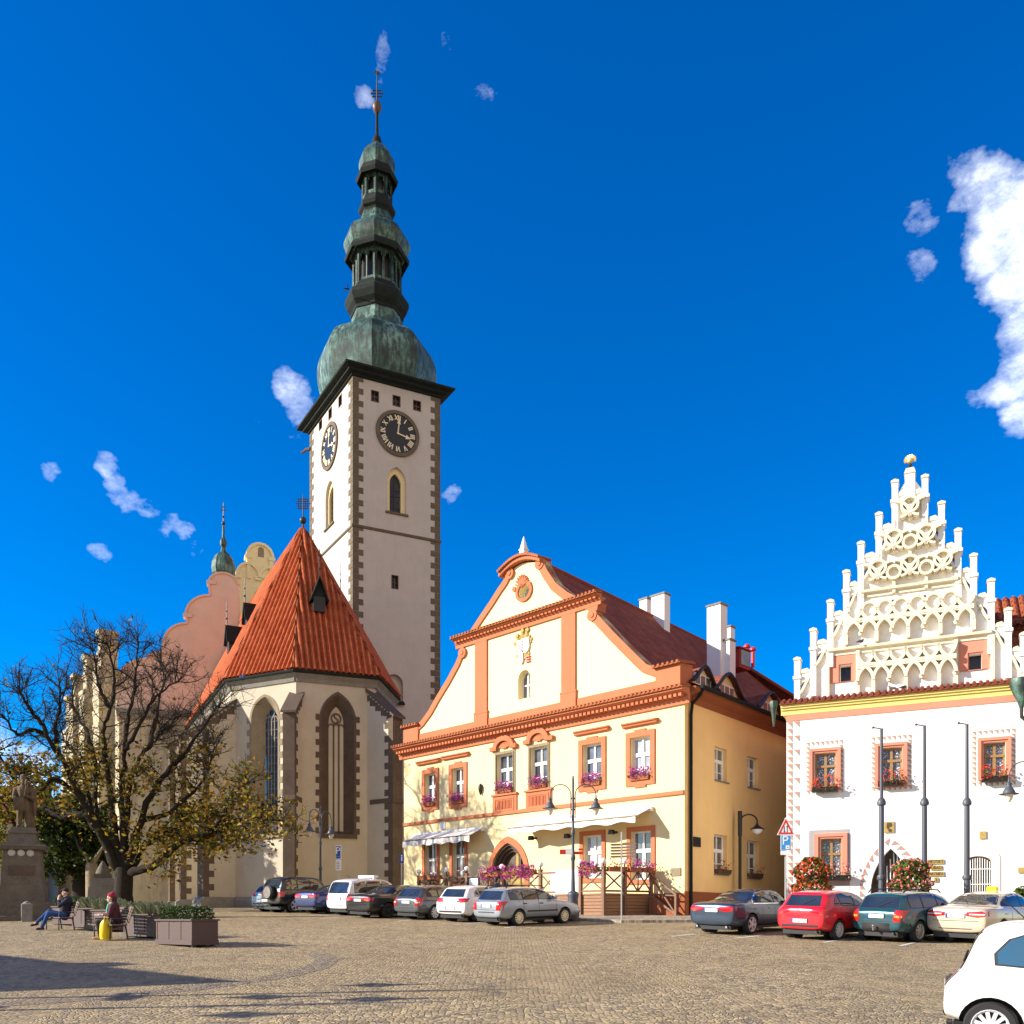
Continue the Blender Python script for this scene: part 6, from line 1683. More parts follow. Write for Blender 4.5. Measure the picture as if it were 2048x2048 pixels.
def decal(name, poly, bvh, axis, off, mat, parent, sgn=1, cuts=3):
    bm = bmesh.new(); vs = [bm.verts.new((p[0], p[1], 0)) for p in poly]; bm.faces.new(vs)
    bmesh.ops.triangulate(bm, faces=bm.faces[:]); bmesh.ops.subdivide_edges(bm, edges=bm.edges[:], cuts=cuts, use_grid_fill=True)
    for v in bm.verts:
        a, b = v.co.x, v.co.y
        if axis == 'x': o, d = Vector((3*sgn, a, b)), Vector((-sgn, 0, 0))
        elif axis == 'y': o, d = Vector((a, -5*sgn, b)), Vector((0, sgn, 0))
        else: o, d = Vector((a, b, 4)), Vector((0, 0, -1))
        h, nn, _, _ = bvh.ray_cast(o, d)
        if h is None: h, nn, _, _ = bvh.find_nearest(o+d*(2.2 if axis == 'x' else 3))
        if nn.dot(d) > 0: nn = -nn
        v.co = h+nn*off
    bmesh.ops.recalc_face_normals(bm, faces=bm.faces[:])
    bm.normal_update()
    dn = Vector((-sgn,0,0)) if axis == 'x' else Vector((0,sgn,0)) if axis == 'y' else Vector((0,0,-1))
    if sum(f.normal.dot(dn) for f in bm.faces) > 0: bmesh.ops.reverse_faces(bm, faces=bm.faces[:])
    me = bpy.data.meshes.new(name); bm.to_mesh(me); bm.free()
    me.polygons.foreach_set('use_smooth', [True]*len(me.polygons))
    return from_mesh(name, me, M[mat], parent)

def make_wheel(parent, x, y, Rr, side, rim='alloy', spokes=7):
    m = MB(); w = .10; pr = [(Rr*.66,-w),(Rr*.93,-w),(Rr*.985,-w*.75),(Rr,-w*.35),(Rr,w*.35),(Rr*.985,w*.75),(Rr*.93,w),(Rr*.66,w),(Rr*.66,-w)]
    m.lathe(pr, 0, 0, 28, cap=False); RX = Matrix.Translation((x, y, Rr)) @ Matrix.Rotation(R(90), 4, 'Y') @ Matrix.Diagonal((1,1,side,1))
    m.xf(RX); wh = m.build('wheel', M['rubber'], parent)
    m = MB(); m.lathe([(.01,w*.25),(Rr*.655,w*.25)], 0, 0, 24, cap=False)
    m.xf(RX); m.build('rim_barrel', M['iron'], wh)
    m = MB()
    for k in range(spokes):
        a = 2*PI*k/spokes+.2; d = Vector((math.cos(a), math.sin(a), 0)); m.bar((d.x*.03,d.y*.03,w*.85),(d.x*Rr*.65,d.y*Rr*.65,w*.72), Rr*(.62/spokes+.10), .03)
    m.lathe([(.05,w*.75),(.055,w*.95),(.03,w*1.02),(.001,w*1.03)], 0, 0, 12); m.lathe([(Rr*.58,w*.45),(Rr*.62,w*.92),(Rr*.68,w*1.02),(Rr*.71,w*1.0),(Rr*.70,w*.5)], 0, 0, 24, cap=False)
    m.xf(RX); m.build('rim', M[rim], wh)

CARS = {
 'wagon': dict(L=4.51, W=1.73, H=1.46, R=.31, wr=.93, wf=3.45, gw=.71,
   deck=[(0,.84),(.08,.92),(.4,.955),(2.6,.94),(3.3,.92),(3.6,.89),(4.1,.80),(4.36,.70),(4.51,.50)],
   roof=[(.06,.90),(.14,1.06),(.27,1.25),(.46,1.40),(.8,1.445),(1.4,1.465),(2.1,1.45),(2.6,1.36),(3.05,1.12),(3.35,.92)],
   side=[[(.52,1.0),(.50,1.22),(.62,1.345),(1.12,1.365),(1.14,1.0)],[(1.22,1.0),(1.19,1.365),(1.92,1.37),(1.98,1.0)],[(2.05,1.0),(1.99,1.37),(2.3,1.345),(2.86,1.04),(2.86,.99)]],
   rear=[(-.60,.99),(-.52,1.31),(.52,1.31),(.60,.99)], lights=[[(.54,.60),(.56,.93),(.80,.93),(.80,.60)]], plate=(0,.76), bump=[(-.78,.50),(-.78,.535),(.78,.535),(.78,.50)]),
 'hatch': dict(L=4.15, W=1.75, H=1.48, R=.31, wr=.80, wf=3.35, gw=.73,
   deck=[(0,.88),(.08,.97),(.4,.99),(2.2,.95),(2.9,.92),(3.4,.86),(3.9,.73),(4.15,.5)],
   roof=[(.05,.95),(.13,1.08),(.27,1.28),(.46,1.42),(.8,1.465),(1.3,1.48),(1.8,1.465),(2.25,1.38),(2.75,1.14),(3.1,.93)],
   side=[[(.62,1.05),(.66,1.20),(.80,1.30),(.92,1.04)],[(1.0,1.03),(.88,1.33),(1.05,1.375),(1.62,1.39),(1.70,1.02)],[(1.77,1.02),(1.70,1.39),(2.0,1.355),(2.58,1.07),(2.58,1.01)]],
   rear=[(-.56,1.03),(-.49,1.33),(.49,1.33),(.56,1.03)], lights=[[(.34,.84),(.38,.96),(.79,.98),(.80,.84),(.6,.80)]], plate=(0,.58), bump=[(-.6,.40),(-.6,.47),(.6,.47),(.6,.40)]),
 'sedan': dict(L=4.9, W=1.86, H=1.455, R=.335, wr=1.02, wf=3.95, gw=.69,
   deck=[(0,.86),(.06,.99),(.5,1.03),(1.0,1.02),(1.6,.98),(3.3,.94),(3.7,.91),(4.4,.80),(4.75,.66),(4.9,.5)],
   roof=[(.55,1.03),(.85,1.10),(1.25,1.26),(1.65,1.385),(2.1,1.44),(2.6,1.455),(3.0,1.41),(3.4,1.22),(3.8,.95)],
   side=[[(1.18,1.06),(1.36,1.17),(1.58,1.27),(1.62,1.05)],[(1.68,1.05),(1.65,1.29),(1.9,1.36),(2.35,1.385),(2.42,1.03)],[(2.49,1.03),(2.43,1.385),(2.8,1.36),(3.22,1.16),(3.34,1.02)]],
   rear=[(-.62,1.10),(-.50,1.36),(.50,1.36),(.62,1.10)], lights=[[(.30,.80),(.30,.91),(.84,.94),(.86,.80),(.6,.755)]], plate=(0,.80), bump=[(-.8,.42),(-.8,.44),(.8,.44),(.8,.42)]),
 'suv': dict(L=4.6, W=1.84, H=1.82, R=.375, wr=.85, wf=3.6, gw=.80, zb=.36,
   deck=[(0,1.05),(.06,1.12),(.4,1.13),(3.0,1.10),(3.3,1.08),(4.2,1.02),(4.5,.88),(4.6,.65)],
   roof=[(.03,1.08),(.08,1.30),(.16,1.56),(.30,1.74),(.7,1.81),(1.6,1.82),(2.3,1.80),(2.6,1.70),(2.95,1.34),(3.2,1.10)],
   side=[[(.35,1.18),(.36,1.62),(.95,1.68),(.98,1.18)],[(1.06,1.18),(1.03,1.69),(1.75,1.70),(1.78,1.18)],[(1.85,1.18),(1.82,1.70),(2.25,1.68),(2.72,1.26),(2.74,1.17)]],
   rear=[(-.66,1.20),(-.60,1.66),(.60,1.66),(.66,1.20)], lights=[[(.70,.80),(.70,1.06),(.86,1.06),(.86,.80)]], plate=(-.5,.62), bump=[(-.85,.52),(-.85,.66),(.85,.66),(.85,.52)]),
 'van': dict(L=4.62, W=1.81, H=1.73, R=.32, wr=.85, wf=3.68, gw=.78,
   deck=[(0,.92),(.06,1.00),(.4,1.02),(3.0,1.0),(3.5,.98),(4.1,.86),(4.45,.74),(4.62,.52)],
   roof=[(.03,.96),(.09,1.20),(.18,1.46),(.32,1.64),(.7,1.71),(1.5,1.73),(2.3,1.70),(2.7,1.58),(3.2,1.26),(3.6,.99)],
   side=[[(.40,1.08),(.42,1.50),(1.05,1.58),(1.10,1.07)],[(1.18,1.07),(1.14,1.59),(2.0,1.60),(2.06,1.06)],[(2.13,1.06),(2.07,1.60),(2.4,1.56),(3.0,1.18),(3.02,1.06)]],
   rear=[(-.66,1.04),(-.58,1.55),(.58,1.55),(.66,1.04)], lights=[[(.68,.70),(.69,1.02),(.86,1.02),(.86,.70)]], plate=(0,.80), bump=[(-.8,.48),(-.8,.50),(.8,.50),(.8,.48)]),
 'city': dict(L=3.56, W=1.64, H=1.48, R=.285, wr=.52, wf=2.94, gw=.77,
   deck=[(0,.66),(.06,.76),(.16,.86),(.4,.99),(.8,1.0),(1.8,.94),(2.5,.93),(2.9,.88),(3.3,.78),(3.56,.5)],
   roof=[(.14,.86),(.22,1.06),(.32,1.28),(.42,1.415),(.6,1.45),(1.2,1.48),(1.7,1.46),(2.0,1.40),(2.4,1.16),(2.7,.93)],
   side=[[(.58,1.0),(.57,1.12),(.70,1.27),(.84,1.32),(1.42,1.335),(1.46,.955)],[(1.53,.95),(1.49,1.335),(1.7,1.325),(2.2,1.06),(2.22,.95)]],
   rear=[(-.55,.92),(-.50,1.34),(.50,1.34),(.55,.92)], lights=[[(.50,.66),(.51,.88),(.62,.88),(.62,.68)]], plate=(0,.70), bump=[(-.6,.36),(-.6,.42),(.6,.42),(.6,.36)]),
}
SHELLS = {}
def make_car(kind, label, col, heading, pos, metal=.35, rim='alloy', spokes=7, trim=None, chrome=False, name='parked_car', rails=False, cat='car', group='cars parked on the square', clear=False, rub=False, platew=.52, **kw):
    sp = CARS[kind]; L_, W_ = sp['L'], sp['W']
    h = R(heading); y_mid = pos.y+math.cos(h)*L_/2; slope = .051 if y_mid < 46 else .025
    fwd = Vector((math.sin(h), math.cos(h), slope*math.cos(h))).normalized(); up = Vector((0, -slope, 1)).normalized(); rt = fwd.cross(up).normalized()
    ctr = Vector((pos.x+math.sin(h)*L_/2, y_mid, g(y_mid)))
    t = thing(name, label, cat, ctr, Matrix((rt, fwd, up)).transposed().to_euler(), group)
    if kind not in SHELLS: SHELLS[kind] = car_shell(sp)
    me, bvh = SHELLS[kind]; me = me.copy()
    k = 'paint_%d' % len(M); M[k] = paint('car_paint', col, metal)
    body = from_mesh('body', me, M[k], t); o_ = -L_/2
    SH = lambda poly: [(a+o_, b) for a, b in poly]
    cxs = lambda poly, f: [(sum(p[0] for p in poly)/len(poly)+(p[0]-sum(q[0] for q in poly)/len(poly))*f, sum(p[1] for p in poly)/len(poly)+(p[1]-sum(q[1] for q in poly)/len(poly))*f) for p in poly]
    for sg in (1, -1):
        allp = [p for w_ in sp['side'] for p in w_]
        for w_ in sp['side']:
            decal('window_rubber', SH(cxs(w_, 1.10)), bvh, 'x', .003, 'blackplastic', t, sg, 3)
            decal('side_window', SH(w_), bvh, 'x', .007, 'carglass' if kind != 'city' else 'bluecarglass', t, sg, 3)
        if chrome:
            zb_ = min(p[1] for p in allp)-.035; y0, y1 = min(p[0] for p in allp)-.02, max(p[0] for p in allp)+.03
            decal('chrome_strip', SH([(y0,zb_),(y1,zb_-.02),(y1,zb_+.008),(y0,zb_+.03)]), bvh, 'x', .009, 'chrome', t, sg, 3)
            decal('chrome_strip', SH([(y0-.04,zb_+.03),(y0,zb_+.03),(1.62,1.325),(2.1,1.425),(2.6,1.435),(3.05,1.35),(3.42,1.03),(3.45,1.03),(3.06,1.38),(2.6,1.462),(2.1,1.452),(1.58,1.345)]), bvh, 'x', .006, 'chrome', t, sg, 3)
        for yy in (1.06 if kind != 'city' else 1.0, 1.95):
            if kind == 'city' and yy > 1.5: continue
            yy += .08; q = sp['side'][min(1, len(sp['side'])-1)]
            h0, n0, _, _ = bvh.ray_cast(Vector((3*sg, yy+o_+.1, .84)), Vector((-sg,0,0)))
            if h0: m = MB(); m.cbox(h0.x-.02, h0.x+.02, yy+o_, yy+o_+.2, .82, .86, .012); m.build('door_handle', M[k] if kind != 'wagon' else M['blackplastic'], t)
        if rub: decal('rubbing_strip', SH([(sp['wr']+.42,.52),(sp['wf']-.42,.52),(sp['wf']-.42,.58),(sp['wr']+.42,.58)]), bvh, 'x', .010, 'blackplastic', t, sg, 3)
        decal('sill', SH([(sp['wr']+.42,.27),(sp['wf']-.42,.27),(sp['wf']-.42,.33),(sp['wr']+.42,.33)]), bvh, 'x', .006, 'blackplastic', t, sg, 3)
        fw_ = sp['side'][-1]; ym = max(p[0] for p in fw_)-.12; zm = min(p[1] for p in fw_)+.03
        h0, _, _, _ = bvh.ray_cast(Vector((3*sg, ym+o_, zm)), Vector((-sg,0,0)))
        if h0:
            m = MB(); m.bar((h0.x-.03*sg, ym+o_, zm-.01), (h0.x+.10*sg, ym+o_+.02, zm+.02), .07, .05); m.lathe([(.02,-.08),(.10,-.06),(.12,.0),(.10,.07),(.03,.09)], 0, 0, 10)
            nv = len(m.v); 
            for i in range(8, nv): x, y, z = m.v[i]; m.v[i] = (h0.x+.17*sg+x*1.0, ym+o_+.03+y*.62, zm+.04+z)
            m.build('wing_mirror', M[k] if trim is None else M[trim], t)
        for l_ in sp['lights']:
            decal('tail_light', [(sg*a, b) for a, b in l_], bvh, 'y', .012, 'tail', t, 1, 3)
            xm = sum(p[0] for p in l_)/len(l_); zm_ = sum(p[1] for p in l_)/len(l_); zl, zh = min(p[1] for p in l_), max(p[1] for p in l_); xa, xb = min(p[0] for p in l_), max(p[0] for p in l_)
            decal('tail_light_lens', [(sg*(xa+(xb-xa)*u_), zl+(zh-zl)*v_) for u_, v_ in ((.15,.38),(.15,.56),(.88,.56),(.88,.38))], bvh, 'y', .016, 'tailclear' if clear else 'amber' if kw.get('amber') else 'tail', t, 1, 2)
        for yy in ((sp['wr'], sp['wf'])):
            make_wheel(t, sg*(W_/2-.115), yy+o_, sp['R'], sg, rim, spokes)
            m = MB(); rad = sp['R']+.05; m.prism([(yy+o_+rad*math.cos(2*PI*j/24), sp['R']+rad*math.sin(2*PI*j/24)) for j in range(24)], sg*(W_/2-.36), sg*(W_/2-.34), 0, 'x')
            m.build('wheel_well', M['black'], t)
    for sg in (1, -1):
        if kind == 'city': break
        wn = sp['side']; zt_, zb_ = min(p[1] for w_ in wn for p in w_)-.02, .36
        for i in range(1, len(wn)):
            ya = (max(p[0] for p in wn[i-1])+min(p[0] for p in wn[i]))/2
            decal('door_seam', SH([(ya-.009,zb_),(ya+.009,zb_),(ya+.009,zt_),(ya-.009,zt_)]), bvh, 'x', .004, 'black', t, sg, 3)
        ya = max(p[0] for p in wn[-1])+.10; decal('door_seam', SH([(ya-.009,zb_),(ya+.009,zb_),(ya+.009,zt_-.05),(ya-.009,zt_-.05)]), bvh, 'x', .004, 'black', t, sg, 3)
    rw0 = sp['rear'][0]; zt_ = sp['plate'][1]-.15
    decal('tailgate_seam', [(rw0[0]-.02,zt_-.006),(-rw0[0]+.02,zt_-.006),(-rw0[0]+.02,zt_+.008),(rw0[0]-.02,zt_+.008)], bvh, 'y', .004, 'black', t, 1, 3)
    decal('rear_window_rubber', cxs(sp['rear'], 1.07), bvh, 'y', .004, 'blackplastic', t, 1, 4)
    decal('rear_window', sp['rear'], bvh, 'y', .009, 'carglass', t, 1, 4)
    fz = [(-.6,sp['H']-.16),(.6,sp['H']-.16),(.68,sp['side'][0][0][1]+.02),(-.68,sp['side'][0][0][1]+.02)]
    decal('windscreen', fz, bvh, 'y', .008, 'carglass', t, -1, 4)
    decal('bumper_strip', sp['bump'], bvh, 'y', .012, 'blackplastic', t, 1, 3)
    px_, pz_ = sp['plate']; h0, nn, _, _ = bvh.ray_cast(Vector((px_, -5, pz_)), Vector((0,1,0)))
    m = MB(); m.box(px_-platew/2-.01, px_+platew/2+.01, h0.y-.022, h0.y+.03, pz_-.065, pz_+.065); pl = m.build('plate_frame', M['blackplastic'], t)
    m = MB(); m.box(px_-platew/2, px_+platew/2, h0.y-.028, h0.y, pz_-.055, pz_+.055); pp_ = m.build('number_plate', M['plate'], pl)
    m = MB(); m.box(px_-platew/2, px_-platew/2+.05, h0.y-.031, h0.y, pz_-.054, pz_+.054); m.build('plate_band', M['signblue'], pl)
    m = MB(); m.box(-W_*.36, W_*.36, o_+.12, L_/2-.15, .17, .30); m.build('underbody', M['black'], t)
    if rails:
        for sg in (1,-1):
            xx = sg*sp.get('gw')*W_/2*.9; m = MB(); zr_ = sp['H']+.045
            m.tube([(xx,o_+.5,zr_-.08),(xx,o_+.62,zr_),(xx,o_+1.6,zr_+.02),(xx,o_+2.4,zr_-.01),(xx,o_+2.55,zr_-.09)], .02, 6); m.build('roof_rail', M['blackplastic'], t)
    h0, _, _, _ = bvh.ray_cast(Vector((0, o_+.85, 4)), Vector((0,0,-1)))
    if h0 and kind not in ('suv','city'): m = MB(); m.tube([(0,o_+.85,h0.z-.01),(0,o_+.62,h0.z+.16)], .008, 5); m.build('aerial', M['black'], t)
    # wiper and exhaust
    rw = sp['rear']; m = MB()
    if kind not in ('sedan',):
        za = rw[0][1]+.03; a_, _, _, _ = bvh.ray_cast(Vector((0,-5,za)), Vector((0,1,0))); b_, _, _, _ = bvh.ray_cast(Vector((.34,-5,za+.16)), Vector((0,1,0)))
        if a_ and b_: m.tube([(a_.x,a_.y-.02,a_.z),(b_.x,b_.y-.025,b_.z)], .012, 5); m.build('rear_wiper', M['black'], t)
    m = MB(); m.tube([(W_*.30,o_+.10,.27),(W_*.30,o_-.0+.04,.27)], .035, 8); m.tube([(-W_*.30,o_+.10,.27),(-W_*.30,o_+.04,.27)], .034, 8) if chrome else None; m.build('exhaust', M['chrome'] if chrome else M['iron'], t)
    return t, sp, bvh

HL_ = 40
make_car('hatch', 'pale blue hatchback at the left end of the parked row', (.22,.34,.50), HL_, at(519, 48.5), rim='iron')
t, sp, bv = make_car('suv', 'black off-roader with a covered spare wheel on its tailgate', (.012,.012,.014), HL_, at(541, 46.3), metal=.1, spokes=5)
m = MB(); m.lathe([(.01,-.13),(.30,-.13),(.36,-.09),(.37,.02),(.34,.08)], 0, 0, 24); m.xf(Matrix.Translation((.05, -sp['L']/2-.09, 1.02)) @ Matrix.Rotation(R(90),4,'X').inverted()); 
sw_ = m.build('spare_wheel_cover', M['rubber'], t); m = MB(); m.lathe([(.001,0),(.28,0),(.29,-.012)][::-1], 0, 0, 24); m.xf(Matrix.Translation((.05, -sp['L']/2-.235, 1.02)) @ Matrix.Rotation(R(-90),4,'X')); m.build('cover_disc', M['greystone'], sw_)
make_car('sedan', 'dark blue saloon between the black off-roader and the white people carrier', (.012,.03,.14), HL_, at(609, 44.6), spokes=6)
t, sp, bv = make_car('van', 'white people carrier with a pale bar across its roof', (.78,.78,.80), HL_, at(674, 43.0), metal=.05, rim='alloy')
m = MB(); m.cbox(-.6, .6, -.55, -.25, 1.76, 1.86, .03); m.box(-.5,-.44,-.5,-.3,1.69,1.77); m.box(.44,.5,-.5,-.3,1.69,1.77); m.build('roof_bar', M['signwhite'], t)
make_car('sedan', 'black saloon right of the white people carrier', (.012,.012,.014), HL_, at(715, 40.6), metal=.2, spokes=9, rim='iron')
make_car('wagon', 'dark grey estate car with tall red rear lights', (.075,.085,.10), HL_, at(811, 39.2), spokes=9, rim='alloy', clear=True)
make_car('hatch', 'white hatchback behind the silver estate car', (.80,.79,.80), HL_-2, at(900, 37.4), metal=.05, spokes=8)
make_car('wagon', 'silver estate car at the right end of the left row', (.34,.38,.43), HL_+6, at(972, 34.8), metal=.5, spokes=10, rim='goldpale', rub=True, rails=True)
HR = 49
make_car('sedan', 'dark blue-black saloon with chrome window trim', (.035,.06,.10), HR-3, at(1421, 30.0), metal=.45, spokes=5, chrome=True)
make_car('hatch', 'bright red hatchback in the right-hand row', (.62,.008,.022), HR, at(1598, 27.7), metal=.08, spokes=9)
t, sp, bv = make_car('wagon', 'dark teal estate car with black bumpers and roof rails', (.012,.075,.095), HR+4, at(1750, 26.9), metal=.3, rim='steel', spokes=9, rails=True, amber=True)
decal('black_bumper', [(-.84,.28),(.84,.28),(.84,.56),(-.84,.56)], bv, 'y', .02, 'blackplastic', t, 1, 3)
m = MB(); m.tube([(0,-sp['L']/2+.1,.36),(0,-sp['L']/2-.12,.36),(0,-sp['L']/2-.13,.44)], .025, 8); m.ball((0,-sp['L']/2-.13,.48), .04, 0, 10); m.build('tow_bar', M['chrome'], t)
t, sp, bv = make_car('sedan', 'beige saloon taxi with a yellow roof light', (.62,.53,.40), HR, at(1909, 26.3), metal=.35, spokes=8, clear=True)
m = MB(); m.cbox(-.16,.16,-.02,.14,1.46,1.60,.04); m.build('taxi_light', M['yellowplastic'], t)
# white city car at the right edge of the picture
t, sp, bv = make_car('city', 'white small car in the foreground, cut by the right edge of the photo', (.80,.79,.78), 121, Vector((5.36, 11.4, 0)), metal=.0, spokes=12)
seam = [(.86,.93),(.86,.86),(.89,.76),(1.02,.62),(1.10,.42),(1.115,.42),(1.035,.62),(.905,.76),(.872,.86),(.872,.93)]
for sg in (1,-1): decal('door_seam', [(a-sp['L']/2,b) for a,b in seam], bv, 'x', .003, 'iron', t, sg, 1)
m = MB(); m.tube([(.1,-.95,1.47),(.1,-1.20,1.72)], .007, 5); m.build('roof_aerial', M['black'], t)
# ---------------------------------------------------------------- street lamps
def lamp_head(par, x, y, z, k=1.0):
    m = MB(); m.lathe([(.33*k,z-.42*k),(.335*k,z-.395*k),(.22*k,z-.37*k),(.20*k,z-.30*k),(.13*k,z-.18*k),(.085*k,z-.12*k),(.085*k,z-.06*k),(.10*k,z-.05*k),(.10*k,z-.01*k),(.04*k,z+.04*k),(.03*k,z+.16*k)], x, y, 18)
    h = m.build('lamp_shade', M['bluegrey'], par)
    m = MB(); m.lathe([(.005,z-.72*k),(.05*k,z-.69*k),(.12*k,z-.58*k),(.16*k,z-.42*k)], x, y, 14); m.build('lamp_glass', M['opal'], h)
M['opal'] = plain('opal_glass', (.85,.78,.62), .2)
def arc3(x0, z0, sg, r, drop, n=12): return [(x0+sg*(r-r*math.cos(PI*i/n)), 0, z0+r*math.sin(PI*i/n)) for i in range(n+1)]+[(x0+sg*2*r, 0, z0-drop)]
Yl = 38.3; p = at(1146, Yl); kk = Yl/F
lamp = thing('street_lamp', 'blue-grey cast-iron lamp post with two hanging lamps before the yellow house', 'street lamp', p)
zz_ = lambda py: hz(py, Yl)-p.z
m = MB(); m.lathe([(.30,0),(.31,.12),(.25,.16),(.27,.3),(.22,.42),(.205,.9),(.23,1.05),(.24,1.12),(.20,1.2),(.12,1.24)], 0, 0, 20); m.build('post_base', M['bluegrey'], lamp)
m = MB(); m.lathe([(.10,1.2),(.075,1.9),(.07,zz_(1722)),(.105,zz_(1718)),(.105,zz_(1713)),(.065,zz_(1708)),(.06,zz_(1672)),(.085,zz_(1669)),(.085,zz_(1663)),(.055,zz_(1658)),(.05,zz_(1560)),(.035,zz_(1552))], 0, 0, 14); m.build('post', M['bluegrey'], lamp)
for sg in (1, -1):
    r = .43; x0 = .09; m = MB(); zt_a = zz_(1569)-r
    m.tube([(sg*x0,0,zz_(1636)),(sg*x0,0,zt_a)]+[(sg*x0+sg*(r-r*math.cos(PI*i/12)),0,zt_a+r*math.sin(PI*i/12)) for i in range(1,13)]+[(sg*(x0+2*r),0,zz_(1596))], .022, 8)
    for py_ in (1597,1619): m.box(min(0,sg*x0), max(0,sg*x0), -.035, .035, zz_(py_)-.03, zz_(py_)+.03)
    ar = m.build('lamp_arm', M['bluegrey'], lamp)
    lamp_head(ar, sg*(x0+2*r), 0, zz_(1598), .95)
m = MB(); m.box(-.55,-.06,-.03,-.01,zz_(1709),zz_(1699)); m.build('red_sign', M['signred'], lamp); m = MB(); m.box(-.30,.05,-.034,-.008,zz_(1708),zz_(1697)); m.build('white_sign', M['signwhite'], lamp)
m = MB(); m.box(.06,.40,-.03,-.01,zz_(1709),zz_(1703)); m.box(.22,.40,-.031,-.009,zz_(1701),zz_(1697)); m.build('red_sign', M['signred'], lamp)
# double lamp by the church, its arms seen nearly end on
Yc = 52; p = at(641, Yc); zc_ = lambda py: hz(py, Yc)-p.z
lp2 = thing('street_lamp', 'slim blue-grey lamp post with hanging lamps in front of the church apse', 'street lamp', p, R(62))
m = MB(); m.lathe([(.2,0),(.17,.8),(.09,.95),(.07,zc_(1742)),(.11,zc_(1738)),(.06,zc_(1732)),(.055,zc_(1690)),(.09,zc_(1687)),(.05,zc_(1680)),(.04,zc_(1612))], 0, 0, 12); m.build('post', M['bluegrey'], lp2)
for sg in (1,-1):
    r = .42; zt_a = zc_(1627)-r*.6; m = MB(); m.tube([(sg*.09,0,zc_(1668)),(sg*.09,0,zt_a)]+[(sg*.09+sg*(r-r*math.cos(PI*i/10)),0,zt_a+r*math.sin(PI*i/10)) for i in range(1,11)]+[(sg*(.09+2*r),0,zc_(1650))], .026, 6); ar = m.build('lamp_arm', M['bluegrey'], lp2)
    lamp_head(ar, sg*(.09+2*r), 0, zc_(1651), 1.0)
# black lamp at the side of the yellow house
u_, z_ = YS.uz(1480, 1795, .45); pw = YS.w(u_, -.45, 0); pw.z = g(pw.y)+.1; Yd = pw.y; zd_ = lambda py: hz(py, Yd)-pw.z
lp3 = thing('street_lamp', 'black lamp with one curved arm against the ochre side wall', 'street lamp', pw)
m = MB(); m.tube([(0,0,0),(0,0,zd_(1640))], .075, 10); m.tube([(0,0,zd_(1672)),(0,0,zd_(1622))], .10, 10); m.build('post', M['black'], lp3)
m = MB(); r = .40; m.tube([(.02,-.0,zd_(1643))]+[(.42-.40*math.cos(PI*i/10),0,zd_(1643)+.34*math.sin(PI*i/10)) for i in range(1,11)]+[(.82,0,zd_(1648))], .04, 8); ar = m.build('lamp_arm', M['black'], lp3)
m = MB(); z = zd_(1648); m.lathe([(.36,z-.26),(.34,z-.24),(.15,z-.12),(.07,z-.05),(.06,z+.02)], .82, 0, 14); hd = m.build('lamp_shade', M['black'], ar); m = MB(); m.lathe([(.01,z-.50),(.14,z-.46),(.24,z-.36),(.27,z-.26)], .82, 0, 14); m.build('lamp_glass', M['globe'], hd)
# lamp reaching in from the right edge
Yr = 17.0; p = at(2086, Yr); zr_ = lambda py: hz(py, Yr)-p.z
lp4 = thing('street_lamp', 'grey hanging lamp on a curved arm at the right edge, before the town hall window', 'street lamp', p)
m = MB(); m.lathe([(.30,0),(.25,.3),(.21,.9),(.23,1.1),(.10,1.25),(.06,zr_(1500)),(.03,zr_(1470))], 0, 0, 14); m.build('post', M['bluegrey'], lp4)
xh = (2018-2086)/F*Yr; m = MB(); r = -xh/2-.03; zta = zr_(1523)-r
m.tube([(-.06,0,zr_(1600)),(-.06,0,zta)]+[(-.06-(r-r*math.cos(PI*i/12)),0,zta+r*math.sin(PI*i/12)) for i in range(1,13)]+[(xh,0,zr_(1563))], .011, 8); ar = m.build('lamp_arm', M['bluegrey'], lp4)
lamp_head(ar, xh, 0, zr_(1566), .50)
# ---------------------------------------------------------------- signs
def sign_post(label, px, Y, rot, h, r=.03, mat='steel', dz=0, cat='road sign', name='road_sign'):
    p = at(px, Y, dz); t = thing(name, label, cat, p, rot); MB().tube([(0,0,0),(0,0,h)], r, 8).build('post', M[mat], t); return t, p
def plate_box(par, x0, x1, z0, z1, mat, y=-.05, nm='panel', th=.02):
    return MB().box(x0, x1, y, y+th, z0, z1).build(nm, M[mat], par)
# warning triangle and parking sign by the town hall corner
Yt = 37.2; p0 = at(1571, Yt); zq = lambda py: hz(py, Yt)-p0.z; kq = Yt/F
t, _ = sign_post('warning triangle above a light blue parking sign at the town hall corner', 1571, Yt, R(-8), zq(1636), .035, 'steel')
tw = 17*kq; tri = lambda s, dz: [(-tw*s, zq(1669)+dz), (tw*s, zq(1669)+dz), (0, zq(1635)-(1-s)*.5+dz*.0)]
m = MB(); m.prism([(-tw,zq(1670)),(tw,zq(1670)),(0,zq(1635))], -.07, -.045); a = m.build('triangle_panel', M['signwhite'], t)
m = MB(); c_ = Vector((0, (zq(1670)*2+zq(1635))/3)); T3 = [Vector((-tw,zq(1670))),Vector((tw,zq(1670))),Vector((0,zq(1635)))]
m.ring([tuple(c_+(v-c_)*.88) for v in T3], [tuple(c_+(v-c_)*.58) for v in T3], -.078, -.068); m.build('red_border', M['signred'], a)
m = MB(); zc_1 = c_.y
for sx, nm in ((-.06,1),(.05,-1)): m.box(sx-.012, sx+.012, -.078, -.068, zc_1-.13, zc_1+.10); m.prism([(sx-.035,zc_1-.08*nm-(.0 if nm>0 else .0)),(sx+.035,zc_1-.08*nm),(sx,zc_1-.15*nm)], -.0795, -.0675)
m.build('arrows', M['signblack'], a)
